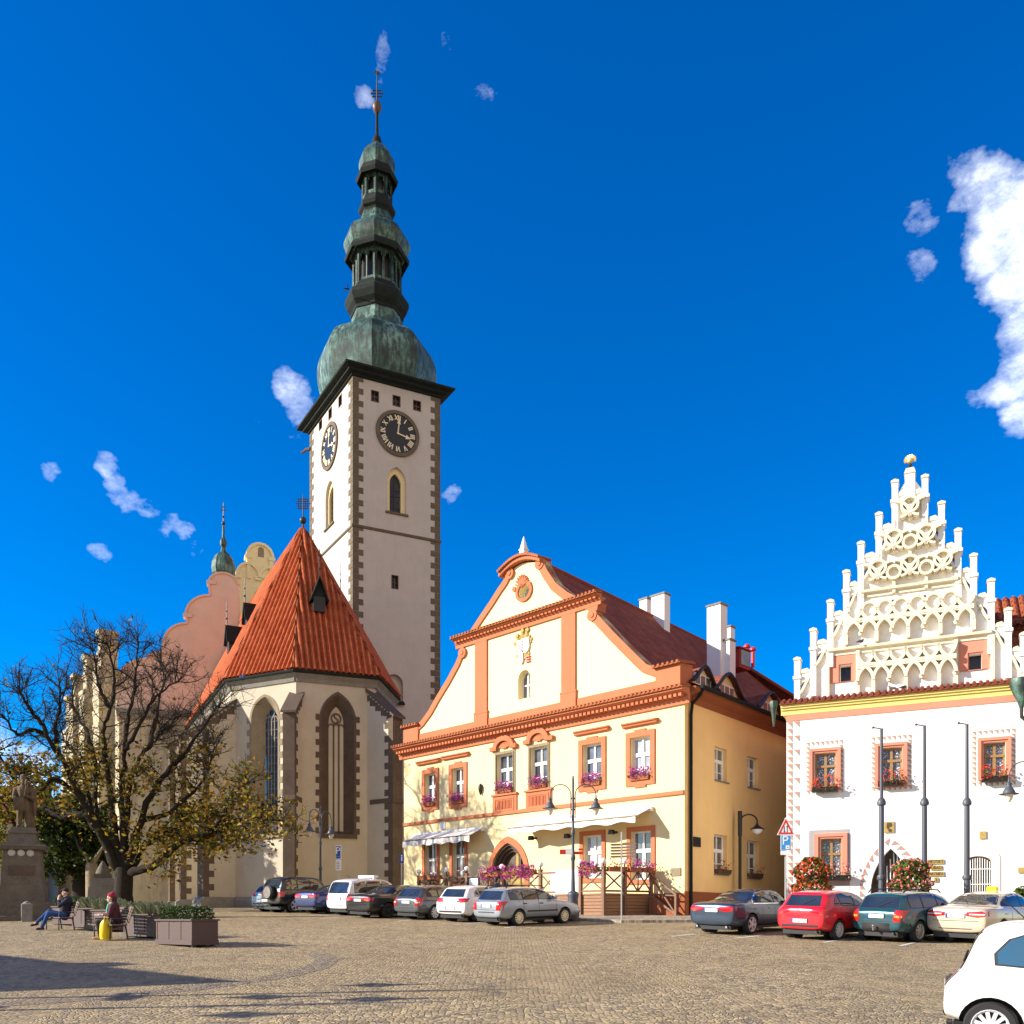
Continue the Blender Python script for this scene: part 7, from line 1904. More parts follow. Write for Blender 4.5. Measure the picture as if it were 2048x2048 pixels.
w_ = 10*kq; b = plate_box(t, -w_, w_, zq(1701), zq(1670.5), 'signwhite', -.07); plate_box(b, -w_*.88, w_*.88, zq(1700), zq(1671.5), 'signlight', -.075, 'blue_panel', .01)
lettering('P', .50, M['signwhite'], b, -.02, -.08, zq(1682)); plate_box(b, -.0, w_*.72, zq(1698.5), zq(1691), 'signwhite', -.08, 'white_square', .01); plate_box(b, w_*.30, w_*.46, zq(1696), zq(1694), 'signblue', -.085, 'mark', .01)
plate_box(t, -w_, w_, zq(1710), zq(1702), 'signwhite', -.07, 'supplementary_panel')
# parking sign before the church
Yp = 50; p0 = at(677, Yp); zq = lambda py: hz(py, Yp)-p0.z; kq = Yp/F
t, _ = sign_post('dark blue parking sign with a white notice below, before the apse', 677, Yp, R(12), zq(1692), .035)
w_ = 5.6*kq; b = plate_box(t, -w_, w_, zq(1718), zq(1691), 'signwhite', -.07); plate_box(b, -w_*.9, w_*.72, zq(1717.2), zq(1692.5), 'signblue', -.075, 'blue_panel', .01); lettering('P', .52, M['signwhite'], b, -.03, -.08, zq(1702)); plate_box(b, -w_*.6, w_*.5, zq(1714.5), zq(1712.5), 'signlight', -.08, 'mark', .01)
b = plate_box(t, -w_, w_, zq(1741), zq(1719.5), 'signwhite', -.07, 'notice'); m = MB()
for j in range(5): m.box(-w_*.75, w_*(.3+.1*(j%3)), -.076, -.066, zq(1725+3.2*j), zq(1723.6+3.2*j))
m.build('notice_lines', M['grey'], b)
# blue one-way style sign by the yellow house corner
Yi = 50; p0 = at(803, Yi); zq = lambda py: hz(py, Yi)-p0.z; kq = Yi/F
t, _ = sign_post('small blue information sign at the left corner of the yellow house', 803, Yi, R(14), zq(1709), .03)
w_ = 4.8*kq; b = plate_box(t, -w_, w_, zq(1726), zq(1708), 'signblue', -.07); m = MB(); m.box(-.035,.035,-.078,-.068,zq(1722),zq(1714)); m.prism(oval(0,zq(1711.5),.045,.045,10), -.078, -.068); m.build('symbol', M['signwhite'], b)
# signpost with arms
Yw = 37.6; p0 = at(1243, Yw); zq = lambda py: hz(py, Yw)-p0.z; kq = Yw/F
t, _ = sign_post('steel signpost with a stack of brown direction arms beside the terrace', 1243, Yw, 0, zq(1664), .030, 'steel', 0, 'signpost', 'signpost')
for j in range(5):
    z1 = zq(1687+6.0*j); z0 = zq(1691.2+6.0*j)
    for ang, l, ml in ((R(158), .46, 'signbrown'), (R(-32), .66, 'signbrown')):
        m = MB(); m.prism([(0,z0),(l-.08,z0),(l,(z0+z1)/2),(l-.08,z1),(0,z1)], -.016, .016); m.xf(Matrix.Rotation(ang,4,'Z') @ Matrix.Translation((.03,0,0))); m.build('direction_arm', M[ml], t)
m = MB(); z0, z1 = zq(1690), zq(1685); m.prism([(0,z0),(.42,z0),(.5,(z0+z1)/2),(.42,z1),(0,z1)], -.016, .016); m.xf(Matrix.Rotation(R(4),4,'Z') @ Matrix.Translation((.05,-.02,.0))); m.build('direction_arm', M['lightwood'], t)
# ---------------------------------------------------------------- trees
def leaf(mb, c, s, rnd, m=0):
    a = Vector((rnd.gauss(0,1), rnd.gauss(0,1), rnd.gauss(0,.6))).normalized(); b = a.orthogonal().normalized(); th = rnd.uniform(0, 6.28)
    b = (b*math.cos(th)+a.cross(b)*math.sin(th)); q = a.cross(b)
    mb.add([c-a*s, c-b*s*.55+q*s*.15, c+a*s*.9-q*s*.1, c+b*s*.55+q*s*.15], [(0,1,2,3)], m)
def wander(rnd, p, d, L, n, curl, lift):
    pts = [p]; d = d.normalized()
    for i in range(n):
        d = (d+Vector((rnd.gauss(0,curl), rnd.gauss(0,curl), rnd.gauss(0,curl)+lift))).normalized(); p = p+d*L/n; pts.append(p)
    return pts, d
def smooth_path(pts, rnd, n=4, j=.05):
    out = []
    for i in range(len(pts)-1):
        p0, p1, p2, p3 = pts[max(0,i-1)], pts[i], pts[i+1], pts[min(len(pts)-1,i+2)]
        for k in range(n):
            t = k/n
            v = .5*(2*p1+(p2-p0)*t+(2*p0-5*p1+4*p2-p3)*t*t+(3*p1-p0-3*p2+p3)*t**3)
            out.append(v+Vector((rnd.gauss(0,j),rnd.gauss(0,j),rnd.gauss(0,j))))
    return out+[pts[-1]]
def spray(rnd, tw, lf, p, d, L, r, depth, leaffn, base):
    pts, d2 = wander(rnd, p, d, L, 4, .24, .05)
    rr_ = [r*(1-.6*i/4) for i in range(5)]
    tw.tube(pts, rr_, 4 if depth > 1 else 3, 0, False, True)
    if depth == 0:
        for _ in range(leaffn(pts[-1])): leaf(lf, pts[rnd.randint(2,4)]+Vector((rnd.gauss(0,.14),rnd.gauss(0,.14),rnd.gauss(-.05,.12))), rnd.uniform(.09,.17), rnd)
        return
    k = rnd.randint(5, 8) if depth == 2 else rnd.randint(3, 6)
    for i in range(k):
        t = .25+.75*(i+rnd.random()*.6)/k; q = pts[0].lerp(pts[-1], 0) if t < 0 else pts[min(4, int(t*4))]
        side = Vector((rnd.gauss(0,1), rnd.gauss(0,1), rnd.gauss(.25,.8))).normalized()
        spray(rnd, tw, lf, q, (d2*.75+side).normalized(), L*rnd.uniform(.42,.62), r*.48, depth-1, leaffn, base)

def px3(px, py, Y): return Vector(((px-CX)/F*Y, Y, hz(py, Y)))
rnd = random.Random(11)
YT = 50.0; tb_ = at(246, YT)
tree = thing('chestnut_tree', 'large chestnut with bare gnarled limbs and yellow autumn leaves in front of the church', 'tree', tb_)
LIMBS = [  # (depth drift, start radius, end radius, points in the photo)
 (0.0, .52, .40, [(246,1822),(246,1790),(248,1760),(248,1735)]),
 (-3.5, .27, .07, [(250,1752),(267,1743),(310,1731),(342,1700),(382,1678),(410,1668),(432,1650),(465,1588),(496,1566)]),
 (-4.5, .14, .04, [(395,1676),(430,1668),(470,1640),(520,1640),(570,1642)]),
 (1.5, .16, .06, [(258,1745),(273,1724),(290,1695),(311,1675),(340,1662),(372,1655)]),
 (-2.0, .26, .06, [(250,1740),(264,1706),(280,1644),(310,1575),(340,1535),(366,1510),(400,1465),(424,1430),(440,1405)]),
 (2.0, .2, .05, [(250,1735),(252,1675),(255,1610),(262,1550),(285,1508),(304,1488),(322,1466),(338,1451),(362,1430)]),
 (.5, .24, .03, [(249,1735),(248,1675),(245,1610),(247,1550),(250,1488),(258,1426),(270,1364),(274,1320),(278,1284)]),
 (-1.0, .22, .035, [(248,1740),(230,1680),(224,1620),(217,1550),(208,1500),(207,1457),(222,1415),(229,1364),(222,1315),(214,1285)]),
 (-2.5, .30, .05, [(246,1755),(225,1718),(205,1675),(186,1644),(167,1605),(149,1569),(124,1519),(106,1495),(87,1451),(66,1428),(50,1402),(38,1380)]),
 (-3.0, .16, .04, [(115,1505),(110,1470),(114,1440),(121,1408),(117,1372)]),
 (-3.2, .15, .035, [(92,1470),(62,1462),(34,1470),(14,1440),(-8,1425)]),
 (2.5, .2, .04, [(180,1632),(150,1628),(124,1634),(92,1618),(60,1606),(20,1602),(-20,1585)]),
 (-4.0, .18, .035, [(160,1590),(132,1572),(102,1560),(70,1590),(40,1575),(5,1520),(-14,1495)]),
 (3.0, .17, .04, [(214,1690),(196,1640),(190,1580),(188,1520),(176,1470),(160,1440),(142,1400),(150,1360)]),
 (1.0, .13, .03, [(249,1500),(268,1470),(285,1440),(306,1400),(340,1370),(358,1362)]),
 (-1.5, .12, .03, [(222,1415),(205,1390),(196,1355),(190,1320),(182,1295)]),
 (3.5, .15, .03, [(300,1490),(312,1440),(318,1400),(330,1360),(322,1330)]),
 (-2.0, .15, .035, [(285,1640),(330,1630),(366,1600),(400,1570),(420,1530),(428,1490)]),
 (2.0, .14, .03, [(186,1640),(170,1560),(152,1510),(128,1480),(118,1440)]),
]
tk, tw, lf = MB(), MB(), MB()
def chest_leaf(p):
    py_ = HY-(p.z+tb_.z-EYE)/(p.y+YT)*F; px_ = CX+(p.x+tb_.x)/(p.y+YT)*F
    if py_ < 1475: return 1 if rnd.random() < .02 else 0
    k = min(1, (py_-1475)/110)
    return int(rnd.random() < .55*k+.05)*rnd.randint(2, 4)
for drift, r0, r1, pl in LIMBS:
    n = len(pl); pts = [px3(a, b, YT+drift*(i/(n-1))**1.2*1.0)-tb_ for i, (a, b) in enumerate(pl)]
    if drift == 0.0 and r0 > .5: path = smooth_path(pts, rnd, 4, .0); rr_ = [.78,.66,.58,.54]+[.50-.06*i/8 for i in range(len(path)-4)]
    else: path = smooth_path(pts, rnd, 4, .035); rr_ = [(r0+(r1-r0)*(i/(len(path)-1))**.8)*(1+.12*rnd.gauss(0,1)) for i in range(len(path))]
    tk.tube(path, rr_, 9, 0, True)
    if r0 > .5: continue
    L = len(path)
    for i in range(int(L*.30), L):
        if i % 3 == 1 and i < L-3: continue
        t = (path[min(i+1,L-1)]-path[max(0,i-1)]).normalized()
        for _ in range(1 if i < L*.6 else 2):
            side = Vector((rnd.gauss(0,1), rnd.gauss(0,.8), rnd.gauss(.3,.8))).normalized()
            f_ = i/L
            spray(rnd, tw, lf, path[i], (t*.7+side).normalized(), rnd.uniform(1.2,2.3)*(1.1-.2*f_), rr_[i]*.0+.032, 2, chest_leaf, tb_)
# hanging sprays of leaves on the low limbs
def leafmass(mb, cx, cy, w, h, Y, n, s=.14):
    for _ in range(n):
        p = px3(rnd.gauss(cx, w/2), rnd.gauss(cy, h/2), Y+rnd.gauss(0,1.2))-tb_; leaf(mb, p, rnd.uniform(.6,1.2)*s, rnd)
for cx, cy, w, h, n in ((330,1690,60,40,260),(400,1640,60,60,330),(470,1620,60,60,300),(360,1700,50,30,200),(430,1690,50,30,220),(520,1660,50,40,180),(490,1690,40,24,130),(300,1640,50,60,170),(250,1560,60,70,200),(220,1640,60,60,160),(170,1540,70,50,170),(60,1530,70,40,190),(10,1540,60,50,170),(270,1690,30,30,110),(550,1655,40,30,70),(200,1500,50,40,110)):
    leafmass(lf, cx, cy, w, h, YT-1, int(n*.8))
tk.build('trunk', M['bark'], tree); tw.build('branches', M['twig'], tree); lf.build('crown', M['gold_leaf'], tree)
def bushy(name, label, px, Y, trunk_top, blobs, mat, n, s, seed, r=.35, mats2=None, cat='tree', group=None):
    """tree with leaves spread through several overlapping blobs given in the photo"""
    rd = random.Random(seed); b = at(px, Y); t = thing(name, label, cat, b, 0, group)
    top = px3(px, trunk_top, Y)-b
    m = MB(); m.tube([(0,0,-.1),(.05,0,top.z*.3),(-.05,.05,top.z*.65),tuple(top)], [r*1.3,r,r*.8,r*.5], 9)
    tot = sum(w*h for _,_,w,h in blobs); f = MB()
    for cx, cy, w, h in blobs:
        c = px3(cx, cy, Y)-b; W_, H_ = w/F*Y/2, h/F*Y/2
        m.tube([tuple(top*.8), tuple(top.lerp(c,.5)+Vector((rd.gauss(0,.2),rd.gauss(0,.2),0))), tuple(c)], [r*.4,r*.25,r*.1], 6)
        k = int(n*w*h/tot); cl = [Vector((rd.gauss(0,1),rd.gauss(0,1),rd.gauss(0,1))).normalized()*rd.uniform(.55,1.0) for _ in range(max(6,k//28))]
        for _ in range(k):
            q = rd.choice(cl)+Vector((rd.gauss(0,.13),rd.gauss(0,.13),rd.gauss(0,.13)))
            leaf(f, c+Vector((q.x*W_,q.y*W_*.9,q.z*H_)), s*rd.uniform(.6,1.3), rd)
    m.build('trunk', M['bark'], t); f.build('crown', M[mat], t); return t
bushy('dark_tree', 'dense dark green tree behind the statue pedestal', 160, 58, 1745, [(130,1690,110,110),(165,1660,100,90),(110,1730,90,70),(180,1720,90,90),(140,1625,100,70),(85,1650,80,90),(195,1650,70,90),(210,1700,50,80)], 'green_leaf', 9000, .17, 21, .55)
bushy('autumn_tree', 'olive and yellow tree rising behind the statue', 55, 64, 1680, [(60,1560,110,90),(10,1600,100,100),(110,1560,80,70),(40,1650,110,90),(-40,1560,110,140),(0,1700,90,90),(180,1570,70,80),(215,1600,60,70)], 'olive_leaf', 4200, .16, 22, .4)
bushy('grey_tree', 'brownish thin-leaved tree at the far left edge', -10, 72, 1700, [(0,1640,80,110),(30,1700,80,110),(-50,1640,100,140),(90,1600,70,60)], 'gold_leaf', 1500, .16, 23, .3)
# cut-back trunk beside the monument
b = at(186, 57); t = thing('pollard_tree', 'pale cut-back tree trunk with two stubby forks behind the big chestnut', 'tree', b)
m = MB(); z0 = hz(1727,57)-b.z; m.tube([(0,0,-.1),(-.05,0,z0*.6),(-.1,0,z0)], [.42,.38,.34], 10); m.tube([(-.1,0,z0-.1),(-.45,0,z0+.5),(-.9,.1,z0+.9)], [.2,.12,.05], 7); m.tube([(-.1,0,z0-.1),(.3,0,z0+.5),(.6,.1,z0+1.1)], [.2,.13,.05], 7); m.build('trunk', M['sandstone'], t)
m = MB()
for _ in range(14): spray(rnd, m, MB(), Vector((-.8,.05,z0+.8)), Vector((rnd.gauss(0,1),rnd.gauss(0,.5),1)), .9, .02, 0, lambda p: 0, None)
m.build('branches', M['twig'], t)
# ---------------------------------------------------------------- figures
def blob(name, caps, mat, parent, vox=.02, smooth=2, mw=None):
    """one continuous surface grown round tapered capsules"""
    mb = MB()
    for a, b, r0, r1 in caps:
        a, b = Vector(a), Vector(b); d = b-a
        mb.ball(a, r0, 0, 12)
        if d.length > 1e-4: mb.tube([a, b], [r0, r1], 12); mb.ball(b, r1, 0, 12)
    o = mb.build('figure', M[mat], None)
    r_ = o.modifiers.new('r', 'REMESH'); r_.mode = 'VOXEL'; r_.voxel_size = vox
    s_ = o.modifiers.new('s', 'SMOOTH'); s_.iterations = smooth; s_.factor = .5
    me = applied(o)
    if mw: me.transform(mw)
    me.polygons.foreach_set('use_smooth', [True]*len(me.polygons))
    return from_mesh(name, me, M[mat], parent)
def hand(p, d, palm, r=.010, curl=.5):
    """palm and five fingers reaching along d, bending towards palm"""
    p, d, q = Vector(p), Vector(d).normalized(), Vector(palm).normalized(); s = d.cross(q).normalized()
    c = [(p, p+d*.085, .030, .034), (p+s*.02, p+d*.08+s*.026, .018, .018), (p-s*.02, p+d*.08-s*.026, .018, .018)]
    for i, l in enumerate((.066,.078,.072,.055)):
        a = p+d*.085+s*(.030-.02*i); b_ = a+(d*(1-curl*.4)+q*curl*.5).normalized()*l*.55; e = b_+(d*(1-curl)+q*curl).normalized()*l*.5
        c += [(a, b_, r, r*.95), (b_, e, r*.95, r*.8)]
    a = p+d*.02+s*.032; b_ = a+(d*.6+s*.7+q*.3).normalized()*.045; c += [(a, b_, .014, .012), (b_, b_+(d*.8+q*.4).normalized()*.035, .012, .010)]
    return c
def head(c, f, up=(0,0,1)):
    c, f, u = Vector(c), Vector(f).normalized(), Vector(up).normalized(); s = f.cross(u).normalized()
    return [(c+u*.03-f*.015, c+u*.03+f*.012, .098, .092), (c-u*.06+f*.03, c-u*.075+f*.045, .062, .050), (c+f*.098+u*.005, c+f*.118-u*.022, .012, .016), (c+s*.092, c+s*.095-u*.03, .018, .014), (c-s*.092, c-s*.095-u*.03, .018, .014), (c-u*.22-f*.02, c-u*.08, .058, .054)]
def eyes(par, c, f, up=(0,0,1)):
    c, f, u = Vector(c), Vector(f).normalized(), Vector(up).normalized(); s = f.cross(u).normalized(); m = MB()
    for sg in (1,-1): m.ball(tuple(c+f*.092+s*.034*sg+u*.022), .012, 0, 8)
    m.bar(tuple(c+f*.085-s*.025-u*.055), tuple(c+f*.085+s*.025-u*.055), .012, .012); return m.build('face_features', M['hairbrown'], par)
# ---------------------------------------------------------------- benches, planters
RD_ = Vector((-.70,.714)); FCN = Vector((-.714,-.70)); BR = math.atan2(RD_.y, RD_.x)
def bench(label, c, rot):
    t = thing('bench', label, 'bench', (c.x, c.y, g(c.y)), rot, 'slatted benches by the planters')   # local x along, local y towards the front
    m = MB()
    for j in range(5): m.cbox(-.8, .8, -.02+.095*j, .06+.095*j, .415, .45, .008)
    m.build('seat', M['benchwood'], t); m = MB()
    for j in range(6): m.bar((-.8,-.06-.03*j,.52+.085*j),(.8,-.06-.03*j,.52+.085*j), .03, .068)
    m.build('backrest', M['benchwood'], t)
    for x in (-.62, .62):
        m = MB(); m.tube([(x,.42,0),(x,.42,.41),(x,-.02,.41)], .025, 8); m.tube([(x,-.10,0),(x,-.03,.42),(x,-.22,1.0)], .025, 8); m.tube([(x,-.12,.62),(x,.40,.62),(x,.42,.41)], .02, 8); m.build('leg', M['iron'], t)
    return t
b1 = Vector((-15.70, 32.5)); b2 = Vector((-12.0, 28.05))
# local +y must point to FCN: rotate so that x axis = (FCN.y,-FCN.x)
brot = math.atan2(-FCN.x, FCN.y)
bench('dark slatted bench with the man in jeans on it', b1, brot); bench('dark slatted bench with the woman in the red hat on it', b2, brot)
def planter(label, c, plant, seed, L_=1.95, W_=.75, H_=.68, hh=.40):
    rd = random.Random(seed); t = thing('planter', label, 'planter', (c.x, c.y, g(c.y)), math.atan2(-.67,.74), 'mauve wooden planters')
    m = MB(); l, w = L_/2, W_/2
    for x0, x1, y0, y1 in ((-l,l,-w,-w+.05),(-l,l,w-.05,w),(-l,-l+.05,-w+.05,w-.05),(l-.05,l,-w+.05,w-.05)): m.box(x0,x1,y0,y1,.05,H_)
    m.box(-l-.03,l+.03,-w-.03,w+.03,.03,.16); m.ring(rect(-l-.03,l+.03,0,.1),rect(-l-.03,l+.03,0,.1),0,0) if False else None
    for x0, x1, y0, y1 in ((-l-.05,l+.05,-w-.05,-w+.07),(-l-.05,l+.05,w-.07,w+.05),(-l-.05,-l+.07,-w+.07,w-.07),(l-.07,l+.05,-w+.07,w-.07)): m.box(x0,x1,y0,y1,H_,H_+.045)
    for x in (-l-.012,-l*.34,l*.34,l-.05): m.box(x, x+.062, -w-.012, w+.012, .16, H_)
    m.build('box', M['planter'], t); MB().box(-l+.05,l-.05,-w+.05,w-.05,.5,H_-.06).build('soil', M['bark'], t)
    for x in (-l+.1, l-.1):
        for y in (-w+.1, w-.1): MB().box(x-.05,x+.05,y-.05,y+.05,-.06,.05).build('foot', M['iron'], t)
    f = MB()
    if plant == 'hedge':
        for _ in range(2600):
            k = rd.random(); p = [rd.uniform(-l*.93,l*.93), rd.uniform(-w*.86,w*.86), H_-.05+rd.uniform(0,hh)]; ax = rd.randint(0,3)
            if ax == 0: p[2] = H_-.05+hh
            elif ax == 1: p[1] = w*.86*rd.choice((-1,1))
            elif ax == 2: p[0] = l*.93*rd.choice((-1,1))
            leaf(f, Vector(p)+Vector((rd.gauss(0,.02),rd.gauss(0,.02),rd.gauss(0,.02))), .035*rd.uniform(.7,1.4), rd)
        f.build('hedge', M['hedge'], t)
    else:
        tufts = [(rd.uniform(-l*.85,l*.85), rd.uniform(-w*.7,w*.7)) for _ in range(16)]
        for _ in range(900):
            x, y = rd.choice(tufts); d = Vector((rd.gauss(0,.42),rd.gauss(0,.42),1)).normalized(); L2 = rd.uniform(.25,.55); a = Vector((x,y,H_-.08)); e = a+d*L2; s = d.orthogonal().normalized()*.016
            f.add([a-s, a+s, e+s*1.3, e-s*1.3], [(0,1,2,3)])
        f.build('lavender', M['lavender'], t)
    return t
planter('mauve wooden planter with a clipped dark green hedge, nearest the viewer', Vector((-9.04,25.7)), 'hedge', 1)
planter('mauve planter of grey lavender right behind the woman in the red hat', Vector((-11.30,28.9)), 'lav', 2)
planter('mauve planter of lavender between the two benches, the nearer of two', Vector((-14.02,32.1)), 'lav', 3)
planter('mauve planter of lavender just right of the man on the bench', Vector((-15.15,33.6)), 'lav', 4)
planter('mauve planter with a dark hedge behind the seated man', Vector((-16.9,35.6)), 'hedge', 5)
# ---------------------------------------------------------------- seated people (local x = facing)
def frot(f): return math.atan2(f.y, f.x)
c = b1+FCN*.12+RD_*(-.05); zc__ = g(c.y)
man = thing('person', 'man in a dark jacket and blue jeans leaning back on the far bench', 'person', (c.x, c.y, zc__), frot(Vector((-.93,-.36))))
S_ = .52
leg = [((-.05,.10,S_),(.42,.10,S_+.06),.095,.07),((.42,.10,S_+.06),(.62,.06,.12),.065,.045),((-.05,-.10,S_),(.42,-.06,S_+.12),.095,.07),((.42,-.06,S_+.12),(.78,.02,.28),.065,.045),((-.07,.08,S_),(-.07,-.08,S_),.12,.12)]
tor = [((-.08,0,S_+.05),(-.16,0,S_+.50),.15,.155),((-.16,.15,S_+.50),(-.16,-.15,S_+.50),.09,.09)]
arm = [((-.15,.20,S_+.50),(.06,.26,S_+.32),.062,.052),((.06,.26,S_+.32),(.10,.10,S_+.60),.048,.038),((-.15,-.20,S_+.50),(.06,-.26,S_+.32),.062,.052),((.06,-.26,S_+.32),(.10,-.10,S_+.60),.048,.038)]
hc = (-.10,0,S_+.80); hf = (1,0,-.12)
body = blob('body', leg+tor+arm+head(hc, hf)+hand((.10,.10,S_+.60),(-.3,-.35,1),(-.8,-.2,0))+hand((.10,-.10,S_+.60),(-.3,.35,1),(-.8,.2,0))+[((.62,.06,.12),(.70,.06,.04),.04,.035),((.78,.02,.28),(.88,.02,.20),.04,.035)], 'skin', man, .013, 1)
grow_ = lambda caps, e: [(a, b, r0+e, r1+e) for a, b, r0, r1 in caps]
blob('trousers', grow_(leg, .014), 'denim', man, .016); blob('jacket', grow_(tor, .025)+grow_(arm[:1]+arm[2:3], .02)+[((.06,.26,S_+.32),(.085,.16,S_+.50),.066,.056),((.06,-.26,S_+.32),(.085,-.16,S_+.50),.066,.056),((-.08,0,S_-.02),(-.10,0,S_+.1),.165,.17)], 'navy', man, .016)
blob('cap', [((-.12,0,S_+.86),(-.10,0,S_+.86),.105,.10),((-.0,0,S_+.86),(.07,0,S_+.85),.05,.03)], 'blackcloth', man, .016)
for a in ((.62,.06,.06),(.80,.02,.22)): blob('shoe', [((a[0]-.03,a[1],a[2]),(a[0]+.16,a[1],a[2]-.015 if a[2] < .1 else a[2]-.05),.05,.042)], 'shoe', man, .014)
eyes(man, hc, hf)
c = b2+FCN*.14+RD_*(-.10); zc__ = g(c.y)
wo = thing('person', 'woman in a red knitted hat and plum jacket reading on the nearer bench', 'person', (c.x, c.y, zc__), frot(Vector((-.97,-.22))))
leg = [((-.05,.09,S_),(.40,.10,S_-.0),.095,.068),((.40,.10,S_),(.34,.10,.10),.062,.042),((-.05,-.09,S_),(.40,-.10,S_),.095,.068),((.40,-.10,S_),(.30,-.10,.10),.062,.042),((-.05,.08,S_),(-.05,-.08,S_),.12,.12)]
tor = [((-.06,0,S_+.05),(-.02,0,S_+.46),.14,.14),((-.02,.13,S_+.46),(-.02,-.13,S_+.46),.085,.085)]
arm = [((-.01,.18,S_+.46),(.05,.24,S_+.22),.058,.048),((.05,.24,S_+.22),(.28,.08,S_+.22),.045,.034),((-.01,-.18,S_+.46),(.05,-.24,S_+.22),.058,.048),((.05,-.24,S_+.22),(.28,-.08,S_+.22),.045,.034)]
hc = (.06,0,S_+.73); hf = (1,0,-.35)
blob('body', leg+tor+arm+head(hc, hf)+hand((.28,.08,S_+.22),(1,-.3,.1),(0,-.3,1))+hand((.28,-.08,S_+.22),(1,.3,.1),(0,.3,1)), 'skin', wo, .013, 1)
blob('trousers', grow_(leg, .014), 'blackcloth', wo, .016)
blob('jacket', grow_(tor, .03)+grow_(arm, .02)[:1]+grow_(arm, .02)[2:3]+[((.05,.24,S_+.22),(.22,.12,S_+.22),.064,.05),((.05,-.24,S_+.22),(.22,-.12,S_+.22),.064,.05),((-.06,0,S_-.02),(-.06,0,S_+.1),.165,.17)], 'plum', wo, .016)
blob('scarf', [((.10,.05,S_+.52),(.15,0,S_+.36),.05,.05),((.10,-.05,S_+.52),(.16,.02,S_+.26),.05,.045),((.02,.07,S_+.55),(.02,-.07,S_+.55),.06,.06)], 'teal', wo, .014)
blob('knitted_hat', [((.02,0,S_+.80),(.05,0,S_+.80),.112,.106),((.0,0,S_+.86),(.0,0,S_+.90),.07,.04)], 'redknit', wo, .014)
blob('hair', [((-.04,0,S_+.72),(-.05,0,S_+.60),.085,.07)], 'hairbrown', wo, .014)
for a in ((.36,.10),(.32,-.10)): blob('shoe', [((a[0]-.04,a[1],.055),(a[0]+.16,a[1],.045),.05,.04)], 'lightwood', wo, .014)
eyes(wo, hc, hf)
wm_ = wo.matrix_basis if False else Matrix.Translation(wo.location) @ Matrix.Rotation(wo.rotation_euler.z, 4, 'Z')
bk_ = thing('book', 'open book with white pages in the hands of the woman in the red hat', 'book', wm_ @ Vector((.40,0,S_+.20)), wo.rotation_euler.z)
m = MB(); m.prism([(-.09,0),(0,.02),(.09,0),(.09,.012),(0,.032),(-.09,.012)], -.12, .12, 0, 'x'); m.build('pages', M['signwhite'], bk_); MB().prism([(-.095,-.006),(0,.012),(.095,-.006),(.095,.0),(0,.018),(-.095,.0)], -.125, .125, 0, 'x').build('cover', M['plum'], bk_)
bg_ = thing('bag', 'bright yellow carrier bag beside the woman in the red hat', 'bag', wm_ @ Vector((.12,.42,.0)), wo.rotation_euler.z+R(60))
m = MB(); n = 16
prof = [(.17,.09,.02),(.185,.11,.12),(.18,.115,.32),(.17,.10,.46),(.13,.05,.56),(.10,.02,.60)]
for a_, b_, z in prof:
    for k in range(n): th = 2*PI*k/n; q = abs(math.cos(th))**.5*(1 if math.cos(th) > 0 else -1), abs(math.sin(th))**.5*(1 if math.sin(th) > 0 else -1); m.v.append((a_*q[0]*(1+.04*math.sin(5*th+z*9)), b_*q[1], z))
for i in range(len(prof)-1):
    for k in range(n): m.f.append([i*n+k, i*n+(k+1)%n, (i+1)*n+(k+1)%n, (i+1)*n+k]); m.m.append(0); m.sm.append(True)
m.f.append(list(range(n))[::-1]); m.m.append(0); m.sm.append(False)
m.build('sack', M['yellowplastic'], bg_); m = MB(); m.tube([(-.07,0,.58),(-.05,0,.70),(.05,0,.70),(.07,0,.58)], .012, 6); m.build('handle', M['yellowplastic'], bg_)
# man standing behind the silver estate car
c = at(993, 38.6, .0); st = thing('person', 'person in a black top with blue sleeves behind the silver estate car', 'person', c, frot(Vector((.5,.86))))
leg = [((0,.09,.92),(.02,.10,.50),.095,.065),((.02,.10,.50),(0,.10,.08),.062,.042),((0,-.09,.92),(-.04,-.10,.50),.095,.065),((-.04,-.10,.50),(-.10,-.10,.08),.062,.042),((0,.08,.94),(0,-.08,.94),.12,.12)]
tor = [((0,0,1.0),(0,0,1.42),.145,.15),((0,.15,1.42),(0,-.15,1.42),.085,.085)]
arm = [((0,.20,1.42),(.05,.25,1.14),.06,.05),((.05,.25,1.14),(.24,.16,1.06),.046,.036),((0,-.20,1.42),(.05,-.25,1.14),.06,.05),((.05,-.25,1.14),(.24,-.16,1.06),.046,.036)]
hc = (.02,0,1.68); hf = (1,0,-.1)
blob('body', leg+tor+arm+head(hc, hf)+hand((.24,.16,1.06),(1,-.2,0),(0,-.2,-1))+hand((.24,-.16,1.06),(1,.2,0),(0,.2,-1)), 'skin', st, .013, 1)
blob('trousers', grow_(leg, .014), 'blackcloth', st, .016); blob('top', grow_(tor, .025)+[((0,0,.90),(0,0,1.0),.155,.16)], 'blackcloth', st, .016)
for i in (0, 2): blob('sleeve', grow_([arm[i]], .022)+[(arm[i+1][0], tuple(Vector(arm[i+1][0]).lerp(Vector(arm[i+1][1]), .8)), .066, .05)], 'bluecloth', st, .016)
blob('hair', [((-.03,0,1.74),(0,0,1.75),.10,.10),((-.06,0,1.66),(-.05,0,1.70),.07,.08)], 'hairbrown', st, .014)
for a in (.02,-.08): blob('shoe', [((a-.05,.10 if a > 0 else -.10,.05),(a+.17,.10 if a > 0 else -.10,.045),.05,.04)], 'shoe', st, .014)
eyes(st, hc, hf)
